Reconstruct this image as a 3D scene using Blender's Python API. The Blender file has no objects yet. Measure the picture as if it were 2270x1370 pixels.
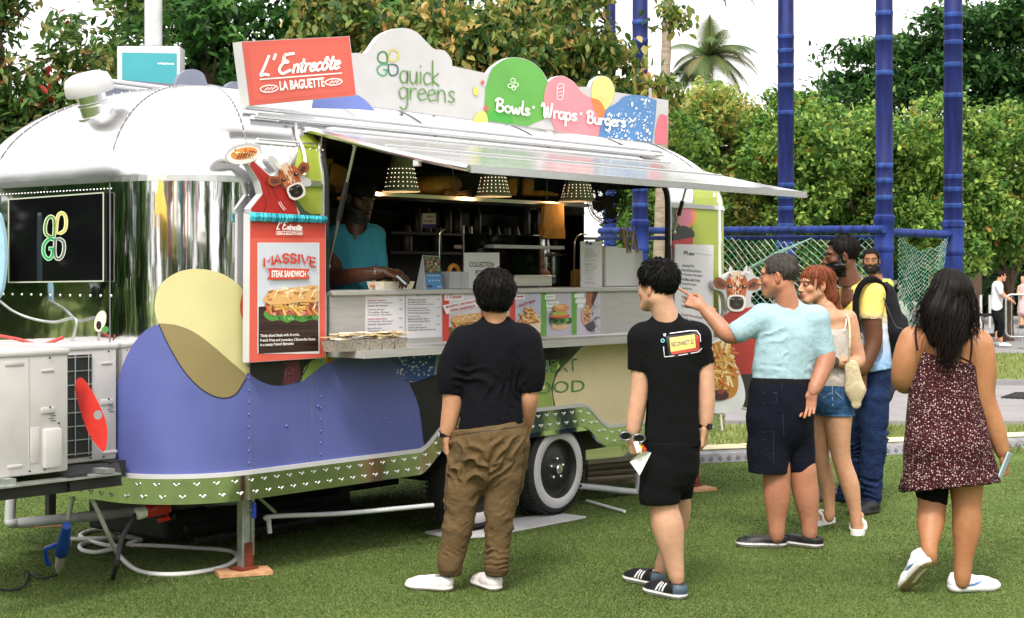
import bpy, bmesh, math, random
import numpy as np
from mathutils import Vector, Matrix
from mathutils.bvhtree import BVHTree
from mathutils.geometry import tessellate_polygon, delaunay_2d_cdt
R = math.radians
S = bpy.context.scene
C = S.collection
# ---------------------------------------------------------------- camera, sky, sun, exposure
FPX, CAMH, HOR = 3490.0, 1.62, 605.0          # focal length in photo pixels, eye height, horizon row
cam = bpy.data.cameras.new('camera'); camo = bpy.data.objects.new('camera', cam); C.objects.link(camo)
camo.location = (0, 0, CAMH); camo.rotation_euler = (R(90), 0, 0)
cam.sensor_width = 36; cam.lens = FPX / 2270 * 36; cam.shift_y = -80 / 2270
cam.clip_start = 0.1; cam.clip_end = 2000
S.camera = camo
SUN_EL, SUN_AZ = 52, 192                       # degrees; azimuth of the sun, clockwise from +Y
wd = bpy.data.worlds.new('World'); S.world = wd; wd.use_nodes = True
nt = wd.node_tree; nt.nodes.clear()
sky = nt.nodes.new('ShaderNodeTexSky'); sky.sky_type = 'NISHITA'; sky.sun_disc = False
sky.sun_elevation = R(SUN_EL); sky.sun_rotation = R(SUN_AZ); sky.air_density = 1.0; sky.dust_density = 6.0; sky.ozone_density = 1.0
hs = nt.nodes.new('ShaderNodeHueSaturation'); hs.inputs['Saturation'].default_value = 0.12; hs.inputs['Value'].default_value = 1.0
bg = nt.nodes.new('ShaderNodeBackground'); bg.inputs['Strength'].default_value = 0.15
wo = nt.nodes.new('ShaderNodeOutputWorld')
nt.links.new(sky.outputs[0], hs.inputs['Color']); oc = nt.nodes.new('ShaderNodeMix'); oc.data_type = 'RGBA'; oc.inputs['Factor'].default_value = 0.6; oc.inputs['B'].default_value = (6.6, 6.35, 6.2, 1)   # thin even cloud
nt.links.new(hs.outputs[0], oc.inputs['A']); nt.links.new(oc.outputs['Result'], bg.inputs['Color']); nt.links.new(bg.outputs[0], wo.inputs[0])
sl = bpy.data.lights.new('sun', 'SUN'); so = bpy.data.objects.new('sun', sl); C.objects.link(so)
sl.energy = 1.3; sl.angle = R(10); sl.color = (1.0, 0.92, 0.80)
az, el = R(SUN_AZ), R(SUN_EL)
sd = Vector((math.sin(az) * math.cos(el), math.cos(az) * math.cos(el), math.sin(el)))
so.rotation_euler = sd.to_track_quat('Z', 'Y').to_euler(); so.location = sd * 50
S.view_settings.view_transform = 'Standard'; S.view_settings.look = 'None'; S.view_settings.exposure = 1.2; S.view_settings.gamma = 1
S.render.engine = 'CYCLES'
S.cycles.max_bounces = 6; S.cycles.diffuse_bounces = 3; S.cycles.glossy_bounces = 4; S.cycles.transparent_max_bounces = 8
S.cycles.use_denoising = True
rng = np.random.default_rng(7); random.seed(7)

# ---------------------------------------------------------------- helpers: geometry of the photograph
def W(x, y, Y):                                # point at depth Y seen at photo pixel (x, y)
    return Vector(((x - 1135) / FPX * Y, Y, CAMH - (y - HOR) / FPX * Y))
def G(x, y):                                   # ground point seen at photo pixel
    return W(x, y, FPX * CAMH / (y - HOR))
TA = math.atan2(0.773, 0.635)                  # heading of the trailer's long side
TU = Vector((math.cos(TA), math.sin(TA), 0)); TN = Vector((-math.sin(TA), math.cos(TA), 0)); TP = Vector((0.343, 10.4, 0))
def to_t(p):                                   # world -> trailer frame (t along, s inward, z)
    d = Vector(p) - TP
    return Vector((d.dot(TU), d.dot(TN), d.z))
def from_t(t, s, z): return TP + TU * t + TN * s + Vector((0, 0, z))
CO = to_t((0, 0, CAMH))
def ray_t(x, y):
    d = Vector(((x - 1135) / FPX, 1, -(y - HOR) / FPX))
    return Vector((d.dot(TU), d.dot(TN), d.z))
def onp(x, y, s=0.0):                          # pixel -> (t, s, z) on the plane s = const of the trailer frame
    d = ray_t(x, y); k = (s - CO.y) / d.y
    return CO + d * k
BT0, BT1, BW, BR, BZ0, BZ1, BZT, BD = -3.23, 2.35, 2.1, 0.51, 0.56, 2.11, 2.72, 1.05
def contour_k(z):
    if z <= BZ1: return 0.0
    q = min(1.0, (z - BZ1) / (BZT - BZ1))
    return 1 - math.sqrt(max(0.0, 1 - q * q))
def hit_contour(x, y, k, off):
    d = ray_t(x, y); r = BR * (1 - k); i = BD * k
    ta, tb, sa = BT0 + i + r, BT1 - i - r, i
    kk = (sa - off - CO.y) / d.y; p = CO + d * kk
    if ta <= p.x <= tb: return p
    for c, sgn in ((ta, -1), (tb, 1)):
        if (p.x - c) * sgn < 0: continue
        rr = r + off; ox, oy = CO.x - c, CO.y - (sa + r)
        A = d.x * d.x + d.y * d.y; B = 2 * (ox * d.x + oy * d.y); Cc = ox * ox + oy * oy - rr * rr
        D = B * B - 4 * A * Cc
        if D >= 0:
            q = CO + d * ((-B - math.sqrt(D)) / (2 * A))
            if (q.x - c) * sgn >= 0 and q.y <= sa + r: return q
        if sgn < 0 and d.x:                    # front face plane
            q = CO + d * ((BT0 + i - off - CO.x) / d.x)
            return q
        # grazing past the rear corner: closest point
        kk = -(ox * d.x + oy * d.y) / A; q = CO + d * kk
        v = Vector((q.x - c, q.y - sa - r)); v.normalize()
        return Vector((c + v.x * rr, sa + r + v.y * rr, q.z))
    return p
def onb(x, y, off=0.004):                      # pixel -> point on the trailer's rounded body
    k = 0.0
    for _ in range(10):
        p = hit_contour(x, y, k, off); k2 = contour_k(p.z); k = 0.5 * (k + k2) if _ else k2
        if p.z <= BZ1: break
    return p

# ---------------------------------------------------------------- helpers: materials
def lin(c):
    if isinstance(c, str):
        c = c.lstrip('#'); c = [int(c[i:i + 2], 16) / 255 for i in (0, 2, 4)]
        return tuple(x / 12.92 if x <= 0.04045 else ((x + 0.055) / 1.055) ** 2.4 for x in c)
    return tuple(c)
def mat(name, color=(0.5, 0.5, 0.5), rough=0.5, metal=0.0, var=0.0, vscale=8.0, bump=0.0, bscale=60.0, attr=None, coat=0.0, spec=0.5, dist=0.01, stretch=None, emit=None, estr=0.0, detail=4, rvar=0.0):
    m = bpy.data.materials.new(name); m.use_nodes = True
    t = m.node_tree; n = t.nodes; L = t.links; b = n['Principled BSDF']
    b.inputs['Roughness'].default_value = rough; b.inputs['Metallic'].default_value = metal
    b.inputs['Specular IOR Level'].default_value = spec
    if coat: b.inputs['Coat Weight'].default_value = coat
    col = lin(color) + (1,)
    tc = n.new('ShaderNodeTexCoord'); mp = n.new('ShaderNodeMapping'); L.new(tc.outputs['Object'], mp.inputs[0])
    if stretch: mp.inputs['Scale'].default_value = stretch
    src = None
    if attr:
        a = n.new('ShaderNodeAttribute'); a.attribute_name = attr; src = a.outputs['Color']
    if var > 0:
        nz = n.new('ShaderNodeTexNoise'); nz.inputs['Scale'].default_value = vscale; nz.inputs['Detail'].default_value = detail
        L.new(mp.outputs[0], nz.inputs['Vector'])
        mr = n.new('ShaderNodeMapRange'); mr.inputs['From Min'].default_value = 0.3; mr.inputs['From Max'].default_value = 0.7
        mr.inputs['To Min'].default_value = 1 - var; mr.inputs['To Max'].default_value = 1 + var
        L.new(nz.outputs['Fac'], mr.inputs['Value'])
        mx = n.new('ShaderNodeVectorMath'); mx.operation = 'SCALE'
        if src: L.new(src, mx.inputs[0])
        else: mx.inputs[0].default_value = col[:3]
        L.new(mr.outputs[0], mx.inputs['Scale']); src = mx.outputs[0]
        if rvar:
            m2 = n.new('ShaderNodeMapRange'); m2.inputs['To Min'].default_value = max(0.01, rough - rvar); m2.inputs['To Max'].default_value = rough + rvar
            L.new(nz.outputs['Fac'], m2.inputs['Value']); L.new(m2.outputs[0], b.inputs['Roughness'])
    if src: L.new(src, b.inputs['Base Color'])
    else: b.inputs['Base Color'].default_value = col
    if bump > 0:
        nb = n.new('ShaderNodeTexNoise'); nb.inputs['Scale'].default_value = bscale; nb.inputs['Detail'].default_value = 3
        L.new(mp.outputs[0], nb.inputs['Vector'])
        bp = n.new('ShaderNodeBump'); bp.inputs['Strength'].default_value = bump; bp.inputs['Distance'].default_value = dist
        L.new(nb.outputs['Fac'], bp.inputs['Height']); L.new(bp.outputs[0], b.inputs['Normal'])
    if emit is not None:
        b.inputs['Emission Color'].default_value = lin(emit) + (1,); b.inputs['Emission Strength'].default_value = estr
    return m
M = {}
M['print'] = mat('printed vinyl', rough=0.45, attr='col', var=0.10, vscale=2.6, bump=0.08, bscale=5, dist=0.006, detail=9, rvar=0.12)
M['chrome'] = mat('polished aluminium', (0.86, 0.86, 0.87), 0.06, 1.0, var=0.03, vscale=2, bump=0.10, bscale=2.3, dist=0.03, rvar=0.03)
M['satin'] = mat('satin aluminium', (0.80, 0.80, 0.81), 0.26, 1.0, var=0.05, vscale=3, bump=0.05, bscale=3, dist=0.02)
M['roofal'] = mat('weathered roof aluminium', (0.72, 0.72, 0.73), 0.20, 1.0, var=0.10, vscale=2.5, bump=0.06, bscale=3, dist=0.02, rvar=0.10, detail=8)
M['flap'] = mat('streaked flap aluminium', (0.70, 0.70, 0.70), 0.18, 1.0, var=0.16, vscale=3, bump=0.08, bscale=4, dist=0.02, rvar=0.1, stretch=(.4, 3, 3), detail=6)
M['plate'] = mat('tread plate', (0.74, 0.74, 0.74), 0.10, 1.0, var=0.06, vscale=12, bump=0.06, bscale=8)
M['steel'] = mat('brushed steel', (0.62, 0.61, 0.60), 0.30, 1.0, var=0.08, vscale=6, bump=0.03, bscale=40, stretch=(1, 1, 12))
M['seam'] = mat('dark panel joint', (.20, .20, .21), .5, .6)
M['galv'] = mat('galvanised steel', (0.46, 0.48, 0.47), 0.42, 0.9, var=0.25, vscale=14)
M['rust'] = mat('rusty steel', '#6b2a14', 0.8, 0.1, var=0.5, vscale=30, bump=0.2)
M['white'] = mat('white paint', (0.50, 0.49, 0.50), 0.45, var=0.05, vscale=6, bump=0.02)
M['acw'] = mat('cream white painted metal', (0.45, 0.43, 0.425), 0.42, var=0.08, vscale=7, bump=0.02, bscale=30)
M['black'] = mat('black paint', (0.012, 0.012, 0.013), 0.5, var=0.4, vscale=12, bump=0.06)
M['rubber'] = mat('tyre rubber', (0.014, 0.014, 0.015), 0.75, var=0.35, vscale=20, bump=0.15, bscale=80)
M['gloss'] = mat('black screen glass', (0.004, 0.004, 0.005), 0.05, bump=0.02, bscale=3)
M['wood'] = mat('plywood', '#b98a63', 0.75, var=0.35, vscale=18, stretch=(1, 6, 1), bump=0.1)
M['pvc'] = mat('grey plastic pipe', (0.50, 0.51, 0.53), 0.4, var=0.12, vscale=9)
M['pvcw'] = mat('white plastic', (0.74, 0.73, 0.71), 0.4, var=0.08, vscale=9)
M['plast'] = mat('coloured plastic', attr='col', rough=0.35, var=0.08, vscale=14)
def cloth_mat(name, var, vs, b1, s1, b2, s2, stretch=None):
    m = mat(name, attr='col', rough=0.92, var=var, vscale=vs, bump=b1, bscale=s1, dist=0.003, spec=0.18, stretch=stretch); t = m.node_tree; n = t.nodes; L = t.links
    tc = n.new('ShaderNodeTexCoord'); w = n.new('ShaderNodeTexNoise'); w.inputs['Scale'].default_value = s2; w.inputs['Detail'].default_value = 2; w.inputs['Distortion'].default_value = 1.6; L.new(tc.outputs['Object'], w.inputs['Vector'])
    s_ = n.new('ShaderNodeMath'); s_.operation = 'SUBTRACT'; s_.inputs[1].default_value = .5; L.new(w.outputs[0], s_.inputs[0]); a = n.new('ShaderNodeMath'); a.operation = 'ABSOLUTE'; L.new(s_.outputs[0], a.inputs[0]); q = n.new('ShaderNodeMath'); q.operation = 'POWER'; q.inputs[1].default_value = .6; L.new(a.outputs[0], q.inputs[0])
    bp = n.new('ShaderNodeBump'); bp.inputs['Strength'].default_value = b2; bp.inputs['Distance'].default_value = .03; L.new(q.outputs[0], bp.inputs['Height']); old = n['Bump']; L.new(bp.outputs[0], old.inputs['Normal']); return m
M['cloth'] = cloth_mat('cloth', 0.08, 45, 0.12, 260, 0.22, 6)
M['paper'] = mat('paper', (0.70, 0.69, 0.70), 0.7, var=0.03, vscale=5, bump=0.02)
M['brown'] = mat('kraft paper', '#b0803e', 0.8, var=0.18, vscale=20, bump=0.25, bscale=25)
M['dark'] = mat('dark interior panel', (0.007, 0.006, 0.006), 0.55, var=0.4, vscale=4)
M['lampsh'] = mat('grey enamelled lampshade', (0.42, 0.42, 0.36), 0.4, 0.1, var=0.1)
M['counter'] = mat('brushed counter steel', (0.47, 0.455, 0.445), 0.42, 0.35, var=0.08, vscale=5, bump=0.03, bscale=40, stretch=(1, 1, 12))
M['vinylblue'] = mat('blue painted rivet', '#5a65b4', 0.4)
M['bulb'] = mat('lit lamp holes', (1, 1, 0.95), 0.5, emit=(1.0, 0.86, 0.62), estr=1.3)
M['food'] = mat('food', attr='col', rough=0.5, var=0.2, vscale=60, bump=0.4, bscale=70)
M['brass'] = mat('copper lamp arm', '#b5651d', 0.25, 0.9)
def glass_mat():
    m = bpy.data.materials.new('clear glass'); m.use_nodes = True; t = m.node_tree; n = t.nodes; n.clear()
    o = n.new('ShaderNodeOutputMaterial'); mx = n.new('ShaderNodeMixShader'); tr = n.new('ShaderNodeBsdfTransparent'); g = n.new('ShaderNodeBsdfGlossy'); g.inputs['Roughness'].default_value = 0.03
    f = n.new('ShaderNodeFresnel'); f.inputs[0].default_value = 1.35
    nz = n.new('ShaderNodeTexNoise'); nz.inputs['Scale'].default_value = 3; bp = n.new('ShaderNodeBump'); bp.inputs['Strength'].default_value = 0.03
    t.links.new(nz.outputs[0], bp.inputs['Height']); t.links.new(bp.outputs[0], g.inputs['Normal'])
    t.links.new(f.outputs[0], mx.inputs[0]); t.links.new(tr.outputs[0], mx.inputs[1]); t.links.new(g.outputs[0], mx.inputs[2]); t.links.new(mx.outputs[0], o.inputs[0])
    return m
M['glass'] = glass_mat()

# ---------------------------------------------------------------- helpers: objects
def thing(name, label, cat, loc=(0, 0, 0), rz=0.0, group=None):
    o = bpy.data.objects.new(name, None); C.objects.link(o); o.location = loc; o.rotation_euler = (0, 0, rz); o.empty_display_size = 0.2
    return tag(o, label, cat, group)
def tag(o, label, cat, group=None):
    o['label'] = label; o['category'] = cat
    if group: o['group'] = group
    return o
def meshobj(name, V, F, m, parent=None, smooth=False, cols=None, vcols=None, label=None):
    me = bpy.data.meshes.new(name)
    V = np.asarray(V, dtype=np.float32).reshape(-1, 3)
    if isinstance(F, np.ndarray):
        nf, k = F.shape
        me.vertices.add(len(V)); me.vertices.foreach_set('co', V.ravel())
        me.loops.add(nf * k); me.loops.foreach_set('vertex_index', F.astype(np.int32).ravel())
        me.polygons.add(nf); me.polygons.foreach_set('loop_start', np.arange(0, nf * k, k, dtype=np.int32))
        me.update(calc_edges=True); me.validate()
    else:
        me.from_pydata([tuple(v) for v in V.tolist()], [], F); me.update()
    if vcols is not None:
        a = me.color_attributes.new('col', 'FLOAT_COLOR', 'POINT')
        vc = np.ones((len(me.vertices), 4), np.float32); vc[:, :3] = np.asarray(vcols, np.float32)[:len(me.vertices)]
        a.data.foreach_set('color', vc.ravel())
    elif cols is not None:
        a = me.color_attributes.new('col', 'FLOAT_COLOR', 'CORNER')
        arr = []
        for p, c in zip(me.polygons, cols): arr += [c[0], c[1], c[2], 1.0] * p.loop_total
        a.data.foreach_set('color', np.array(arr, np.float32))
    if smooth: me.polygons.foreach_set('use_smooth', np.ones(len(me.polygons), bool))
    me.materials.append(m)
    o = bpy.data.objects.new(name, me); C.objects.link(o)
    if parent is not None: o.parent = parent
    if label: o['label'] = label
    return o
def rot_to(d):
    d = Vector(d).normalized(); return d.to_track_quat('Z', 'Y').to_matrix()
class MB:                                      # mesh builder: collects boxes, tubes, lathes, polygons
    def __init__(s): s.V = []; s.F = []; s.Cc = []; s.c = (0.5, 0.5, 0.5)
    def col(s, c): s.c = lin(c); return s
    def add(s, V, F):
        n = len(s.V); s.V += [tuple(v) for v in V]
        for f in F: s.F.append([i + n for i in f]); s.Cc.append(s.c)
        return s
    def box(s, c, d, rz=0, M3=None, bev=0.0):
        bm = bmesh.new(); bmesh.ops.create_cube(bm, size=1)
        for v in bm.verts: v.co = Vector((v.co.x * d[0], v.co.y * d[1], v.co.z * d[2]))
        if bev: bmesh.ops.bevel(bm, geom=list(bm.edges), offset=bev, segments=2, profile=0.5, affect='EDGES')
        m3 = M3 or Matrix.Rotation(rz, 3, 'Z')
        V = [m3 @ v.co + Vector(c) for v in bm.verts]; bm.verts.index_update(); F = [[v.index for v in f.verts] for f in bm.faces]; bm.free()
        return s.add(V, F)
    def lathe(s, prof, base=(0, 0, 0), axis=(0, 0, 1), n=24, caps=True):
        m3 = rot_to(axis); b = Vector(base); V = []; F = []
        for r, z in prof:
            for i in range(n):
                a = 2 * math.pi * i / n; V.append(m3 @ Vector((r * math.cos(a), r * math.sin(a), z)) + b)
        for j in range(len(prof) - 1):
            for i in range(n):
                F.append([j * n + i, j * n + (i + 1) % n, (j + 1) * n + (i + 1) % n, (j + 1) * n + i])
        if caps: F.append(list(range(n))[::-1]); F.append([(len(prof) - 1) * n + i for i in range(n)])
        return s.add(V, F)
    def tube(s, pts, r, n=8, closed=False, caps=True):
        pts = [Vector(p) for p in pts]; N = len(pts); V = []; F = []
        rr = r if isinstance(r, (list, tuple)) else [r] * N
        up = Vector((0.03, 0.02, 1)); prev = None
        for i, p in enumerate(pts):
            a = pts[(i - 1) % N] if (i > 0 or closed) else p; b = pts[(i + 1) % N] if (i < N - 1 or closed) else p
            d = (b - a).normalized()
            x = prev if prev is not None else (up.cross(d) if abs(d.z) < 0.95 else Vector((1, 0, 0)).cross(d))
            x = (x - d * x.dot(d)).normalized(); y = d.cross(x); prev = x
            for k in range(n):
                t = 2 * math.pi * k / n; V.append(p + (x * math.cos(t) + y * math.sin(t)) * rr[i])
        for i in range(N if closed else N - 1):
            j = (i + 1) % N
            for k in range(n): F.append([i * n + k, i * n + (k + 1) % n, j * n + (k + 1) % n, j * n + k])
        if caps and not closed: F.append(list(range(n))[::-1]); F.append([(N - 1) * n + k for k in range(n)])
        return s.add(V, F)
    def prism(s, poly, d):                     # polygon (3-D points) swept by vector d
        poly = [Vector(p) for p in poly]; d = Vector(d); n = len(poly)
        tr = tessellate_polygon([poly]); V = poly + [p + d for p in poly]; F = [list(t) for t in tr] + [[i + n for i in t][::-1] for t in tr]
        for i in range(n): F.append([i, (i + 1) % n, (i + 1) % n + n, i + n])
        return s.add(V, F)
    def sphere(s, c, r, n=12):
        r = r if isinstance(r, (tuple, list)) else (r, r, r)
        prof = [(math.sin(math.pi * i / n), -math.cos(math.pi * i / n)) for i in range(n + 1)]
        V = []; F = []; k = n * 2
        for pr, z in prof:
            for i in range(k):
                a = 2 * math.pi * i / k; V.append((c[0] + r[0] * pr * math.cos(a), c[1] + r[1] * pr * math.sin(a), c[2] + r[2] * z))
        for j in range(n):
            for i in range(k): F.append([j * k + i, j * k + (i + 1) % k, (j + 1) * k + (i + 1) % k, (j + 1) * k + i])
        return s.add(V, F)
    def build(s, name, m, parent=None, smooth=False, label=None):
        return meshobj(name, s.V, s.F, m, parent, smooth, cols=s.Cc, label=label)
def shade(o, ang=35):
    me = o.data; me.polygons.foreach_set('use_smooth', np.ones(len(me.polygons), bool))
    me.set_sharp_from_angle(angle=R(ang)); return o
def crom(pts, n=6, closed=False):              # Catmull-Rom through points of any dimension
    P = [np.array(p, float) for p in pts]; N = len(P); out = []
    if N < 3 and not closed: return [tuple(p) for p in P]
    for i in range(N if closed else N - 1):
        p0 = P[(i - 1) % N] if (closed or i > 0) else 2 * P[0] - P[1]
        p1, p2 = P[i], P[(i + 1) % N]
        p3 = P[(i + 2) % N] if (closed or i < N - 2) else 2 * P[-1] - P[-2]
        for k in range(n):
            t = k / n
            out.append(tuple(0.5 * (2 * p1 + (p2 - p0) * t + (2 * p0 - 5 * p1 + 4 * p2 - p3) * t * t + (3 * p1 - p0 - 3 * p2 + p3) * t ** 3)))
    if not closed: out.append(tuple(P[-1]))
    return out
def ell(cx, cy, rx, ry, n=28, a0=0.0, rot=0.0):
    c, s_ = math.cos(rot), math.sin(rot); out = []
    for i in range(n):
        a = a0 + 2 * math.pi * i / n; x, y = rx * math.cos(a), ry * math.sin(a); out.append((cx + x * c - y * s_, cy + x * s_ + y * c))
    return out

# ---------------------------------------------------------------- helpers: printed graphics (drawn in photo pixels, laid on a real surface)
_tc = {}
def glyphs(txt, bold=0.0):
    key = (txt, bold)
    if key not in _tc:
        cu = bpy.data.curves.new('lettering', 'FONT'); cu.body = txt; cu.size = 1; cu.resolution_u = 3; cu.offset = bold
        ob = bpy.data.objects.new('lettering', cu); C.objects.link(ob)
        bpy.context.view_layer.update()
        me = bpy.data.meshes.new_from_object(ob.evaluated_get(bpy.context.evaluated_depsgraph_get()))
        V = np.array([v.co[:2] for v in me.vertices]); F = [list(p.vertices) for p in me.polygons]
        bpy.data.objects.remove(ob); bpy.data.curves.remove(cu); bpy.data.meshes.remove(me)
        _tc[key] = (V, F)
    return _tc[key]
class Art:                                     # flat print: each added shape lies a little above the one before
    def __init__(s, place, step=0.0006, o0=0.002): s.place = place; s.mb = MB(); s.o = o0; s.step = step
    def lay(s, V, F, c):
        s.mb.col(c); s.mb.add([s.place(x, y, s.o) for x, y in V], F)
    def nxt(s): s.o += s.step
    def poly(s, pts, c, keep=False):
        v = [Vector((p[0], p[1], 0)) for p in pts]; F = [list(t) for t in tessellate_polygon([v])]
        s.lay(pts, F, c)
        if not keep: s.nxt()
        return s
    def rect(s, x0, y0, x1, y1, c, keep=False): return s.poly([(x0, y0), (x1, y0), (x1, y1), (x0, y1)], c, keep)
    def grid(s, pts, c, h=12, keep=False):     # polygon tessellated finely, for curved surfaces
        pts = [tuple(p) for p in pts]; B = []
        for i in range(len(pts)):
            a, b = np.array(pts[i]), np.array(pts[(i + 1) % len(pts)]); n = max(1, int(np.linalg.norm(b - a) / h))
            B += [tuple(a + (b - a) * k / n) for k in range(n)]
        nb = len(B); A = np.array(B); xs = np.arange(A[:, 0].min() + h / 2, A[:, 0].max(), h); ys = np.arange(A[:, 1].min() + h / 2, A[:, 1].max(), h)
        pool = [Vector(p) for p in B] + [Vector((x + 0.013 * y % 1, y)) for x in xs for y in ys]
        r = delaunay_2d_cdt(pool, [(i, (i + 1) % nb) for i in range(nb)], [], 0, 1e-4)
        V, F = r[0], r[2]; px, py = A[:, 0], A[:, 1]; qx, qy = np.roll(px, -1), np.roll(py, -1); FF = []
        for f in F:
            cx = sum(V[i].x for i in f) / len(f); cy = sum(V[i].y for i in f) / len(f)
            cr = ((py > cy) != (qy > cy)) & (cx < (qx - px) * (cy - py) / (qy - py + 1e-12) + px)
            if cr.sum() % 2: FF.append(list(f))
        s.lay([(v.x, v.y) for v in V], FF, c)
        if not keep: s.nxt()
        return s
    def stroke(s, pts, w, c, smooth=True, keep=False, closed=False):
        if smooth: pts = crom(pts, 5, closed)
        P = np.array(pts, float); n = len(P); V = []; F = []
        for i in range(n):
            a = P[(i - 1) % n] if (i or closed) else P[0]; b = P[(i + 1) % n] if (i < n - 1 or closed) else P[-1]
            d = b - a; d = d / (np.linalg.norm(d) + 1e-9); nn = np.array((-d[1], d[0])) * w / 2
            e = np.zeros(2)
            if not closed and i == 0: e = -d * w * 0.3
            if not closed and i == n - 1: e = d * w * 0.3
            V += [tuple(P[i] + nn + e), tuple(P[i] - nn + e)]
        for i in range(n if closed else n - 1):
            j = (i + 1) % n; F.append([2 * i, 2 * i + 1, 2 * j + 1, 2 * j])
        s.lay(V, F, c)
        if not keep: s.nxt()
        return s
    def text(s, txt, quad, c, bold=0.0, keep=False, warp=None):   # quad: top-left, top-right, bottom-right, bottom-left
        V, F = glyphs(txt, bold)
        if len(V) == 0: return s
        lo, hi = V.min(0), V.max(0); q = np.array(quad, float); out = []
        for v in V:
            u = (v[0] - lo[0]) / (hi[0] - lo[0]); w = (hi[1] - v[1]) / (hi[1] - lo[1])
            if warp: w += warp(u)
            p = (q[0] * (1 - u) + q[1] * u) * (1 - w) + (q[3] * (1 - u) + q[2] * u) * w; out.append(tuple(p))
        s.lay(out, F, c)
        if not keep: s.nxt()
        return s
    def build(s, name, parent=None, m=None): return s.mb.build(name, m or M['print'], parent)
def side(s0): return lambda x, y, o: onp(x, y, s0 - o)
def body(x, y, o): return onb(x, y, 0.002 + o)
# pen lettering: strokes in units of the x-height (baseline 0, x-height 1)
PEN = {
 'a': (1.0, [[(.9,.85),(.55,1),(.15,.75),(.1,.25),(.4,0),(.75,.2),(.9,.9)], [(.9,.95),(.86,.3),(1.0,.02)]]),
 'b': (1.0, [[(.15,2),(.12,.1)], [(.12,.4),(.4,.95),(.8,.85),(.9,.4),(.6,0),(.12,.15)]]),
 'c': (.85, [[(.85,.85),(.5,1),(.15,.75),(.1,.3),(.4,0),(.85,.15)]]),
 'e': (.9, [[(.1,.5),(.5,.55),(.85,.7),(.6,1),(.2,.8),(.1,.35),(.4,0),(.9,.15)]]),
 'g': (1.0, [[(.9,.85),(.5,1),(.12,.75),(.1,.3),(.4,0),(.8,.25),(.9,.9)], [(.9,.95),(.88,-.4),(.6,-.95),(.15,-.75)]]),
 'i': (.4, [[(.2,1),(.2,.05)], [(.2,1.42),(.2,1.5)]]),
 'k': (.9, [[(.15,2),(.12,0)], [(.8,1),(.15,.45),(.85,0)]]),
 'l': (.45, [[(.3,2),(.15,.4),(.3,0),(.5,.12)]]),
 'n': (1.0, [[(.1,1),(.1,0)], [(.1,.6),(.4,1),(.75,.9),(.82,.4),(.84,0)]]),
 'o': (1.0, [[(.5,1),(.15,.8),(.1,.35),(.45,0),(.85,.25),(.9,.7),(.55,1)]]),
 'p': (1.0, [[(.1,1),(.05,-.9)], [(.1,.6),(.45,1),(.85,.75),(.8,.25),(.45,0),(.1,.25)]]),
 'q': (1.0, [[(.9,.85),(.5,1),(.12,.75),(.1,.3),(.4,0),(.8,.2),(.9,.9)], [(.9,1),(.9,0)]]),
 'r': (.7, [[(.1,1),(.1,0)], [(.1,.55),(.35,.95),(.7,.95)]]),
 's': (.8, [[(.7,.88),(.4,1),(.15,.78),(.4,.52),(.7,.25),(.4,0),(.08,.12)]]),
 't': (.7, [[(.35,1.6),(.25,.3),(.4,0),(.65,.1)], [(.0,1.05),(.7,1.12)]]),
 'u': (1.0, [[(.1,1),(.12,.3),(.4,0),(.75,.2),(.86,1)], [(.86,1),(.9,0)]]),
 'w': (1.3, [[(.05,1),(.2,.1),(.4,.05),(.65,.8),(.8,.05),(1.05,.15),(1.2,1)]]),
 'L': (1.3, [[(.75,2),(.4,.9),(.1,.02),(.55,.12),(1.2,.0)]]), "'": (.4, [[(.25,2.1),(.12,1.6)]]),
 'E': (1.4, [[(1.4,2.0),(.75,1.9),(.6,1.5),(1.0,1.15),(.6,1.1),(.3,.5),(.55,.02),(1.2,.3)], [(.75,2.0),(.55,1.2)]]),
 'B': (1.3, [[(.4,1.9),(.25,.1)], [(.05,1.6),(.5,2.0),(1.1,1.75),(.9,1.2),(.45,1.05),(1.1,.85),(1.1,.2),(.5,.0),(.2,.25)]]),
 'W': (1.9, [[(.05,1.5),(.3,1.95),(.5,1.5),(.5,.2),(.75,.1),(1.05,1.5),(1.15,.15),(1.45,.3),(1.75,2.0)]]),
 'M': (1.5, [[(.1,0),(.35,1.8),(.7,.5),(1.1,1.8),(1.3,0)]]), 'u2': (0, []), ' ': (.7, []), '.': (.6, [[(.25,.5),(.3,.52)]]), '^': (0, [[(-.75,1.25),(-.5,1.6),(-.25,1.25)]]),
}
def pen(a, txt, x0, y0, x1, y1, xh, w, c, slant=0.0, gap=0.08):   # baseline from (x0, y0) to (x1, y1), xh = x-height in pixels
    W_ = sum(PEN[ch][0] + gap for ch in txt); k = 1.0; cur = 0.0
    dx, dy = (x1 - x0) / W_, (y1 - y0) / W_
    for ch in txt:
        adv, st = PEN[ch]
        for poly in st:
            a.stroke([(x0 + dx * (cur + px + slant * py * xh / max(dx, 1e-6)), y0 + dy * (cur + px) - py * xh) for px, py in poly], w, c, keep=True)
        cur += adv + gap
    a.nxt()
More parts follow.
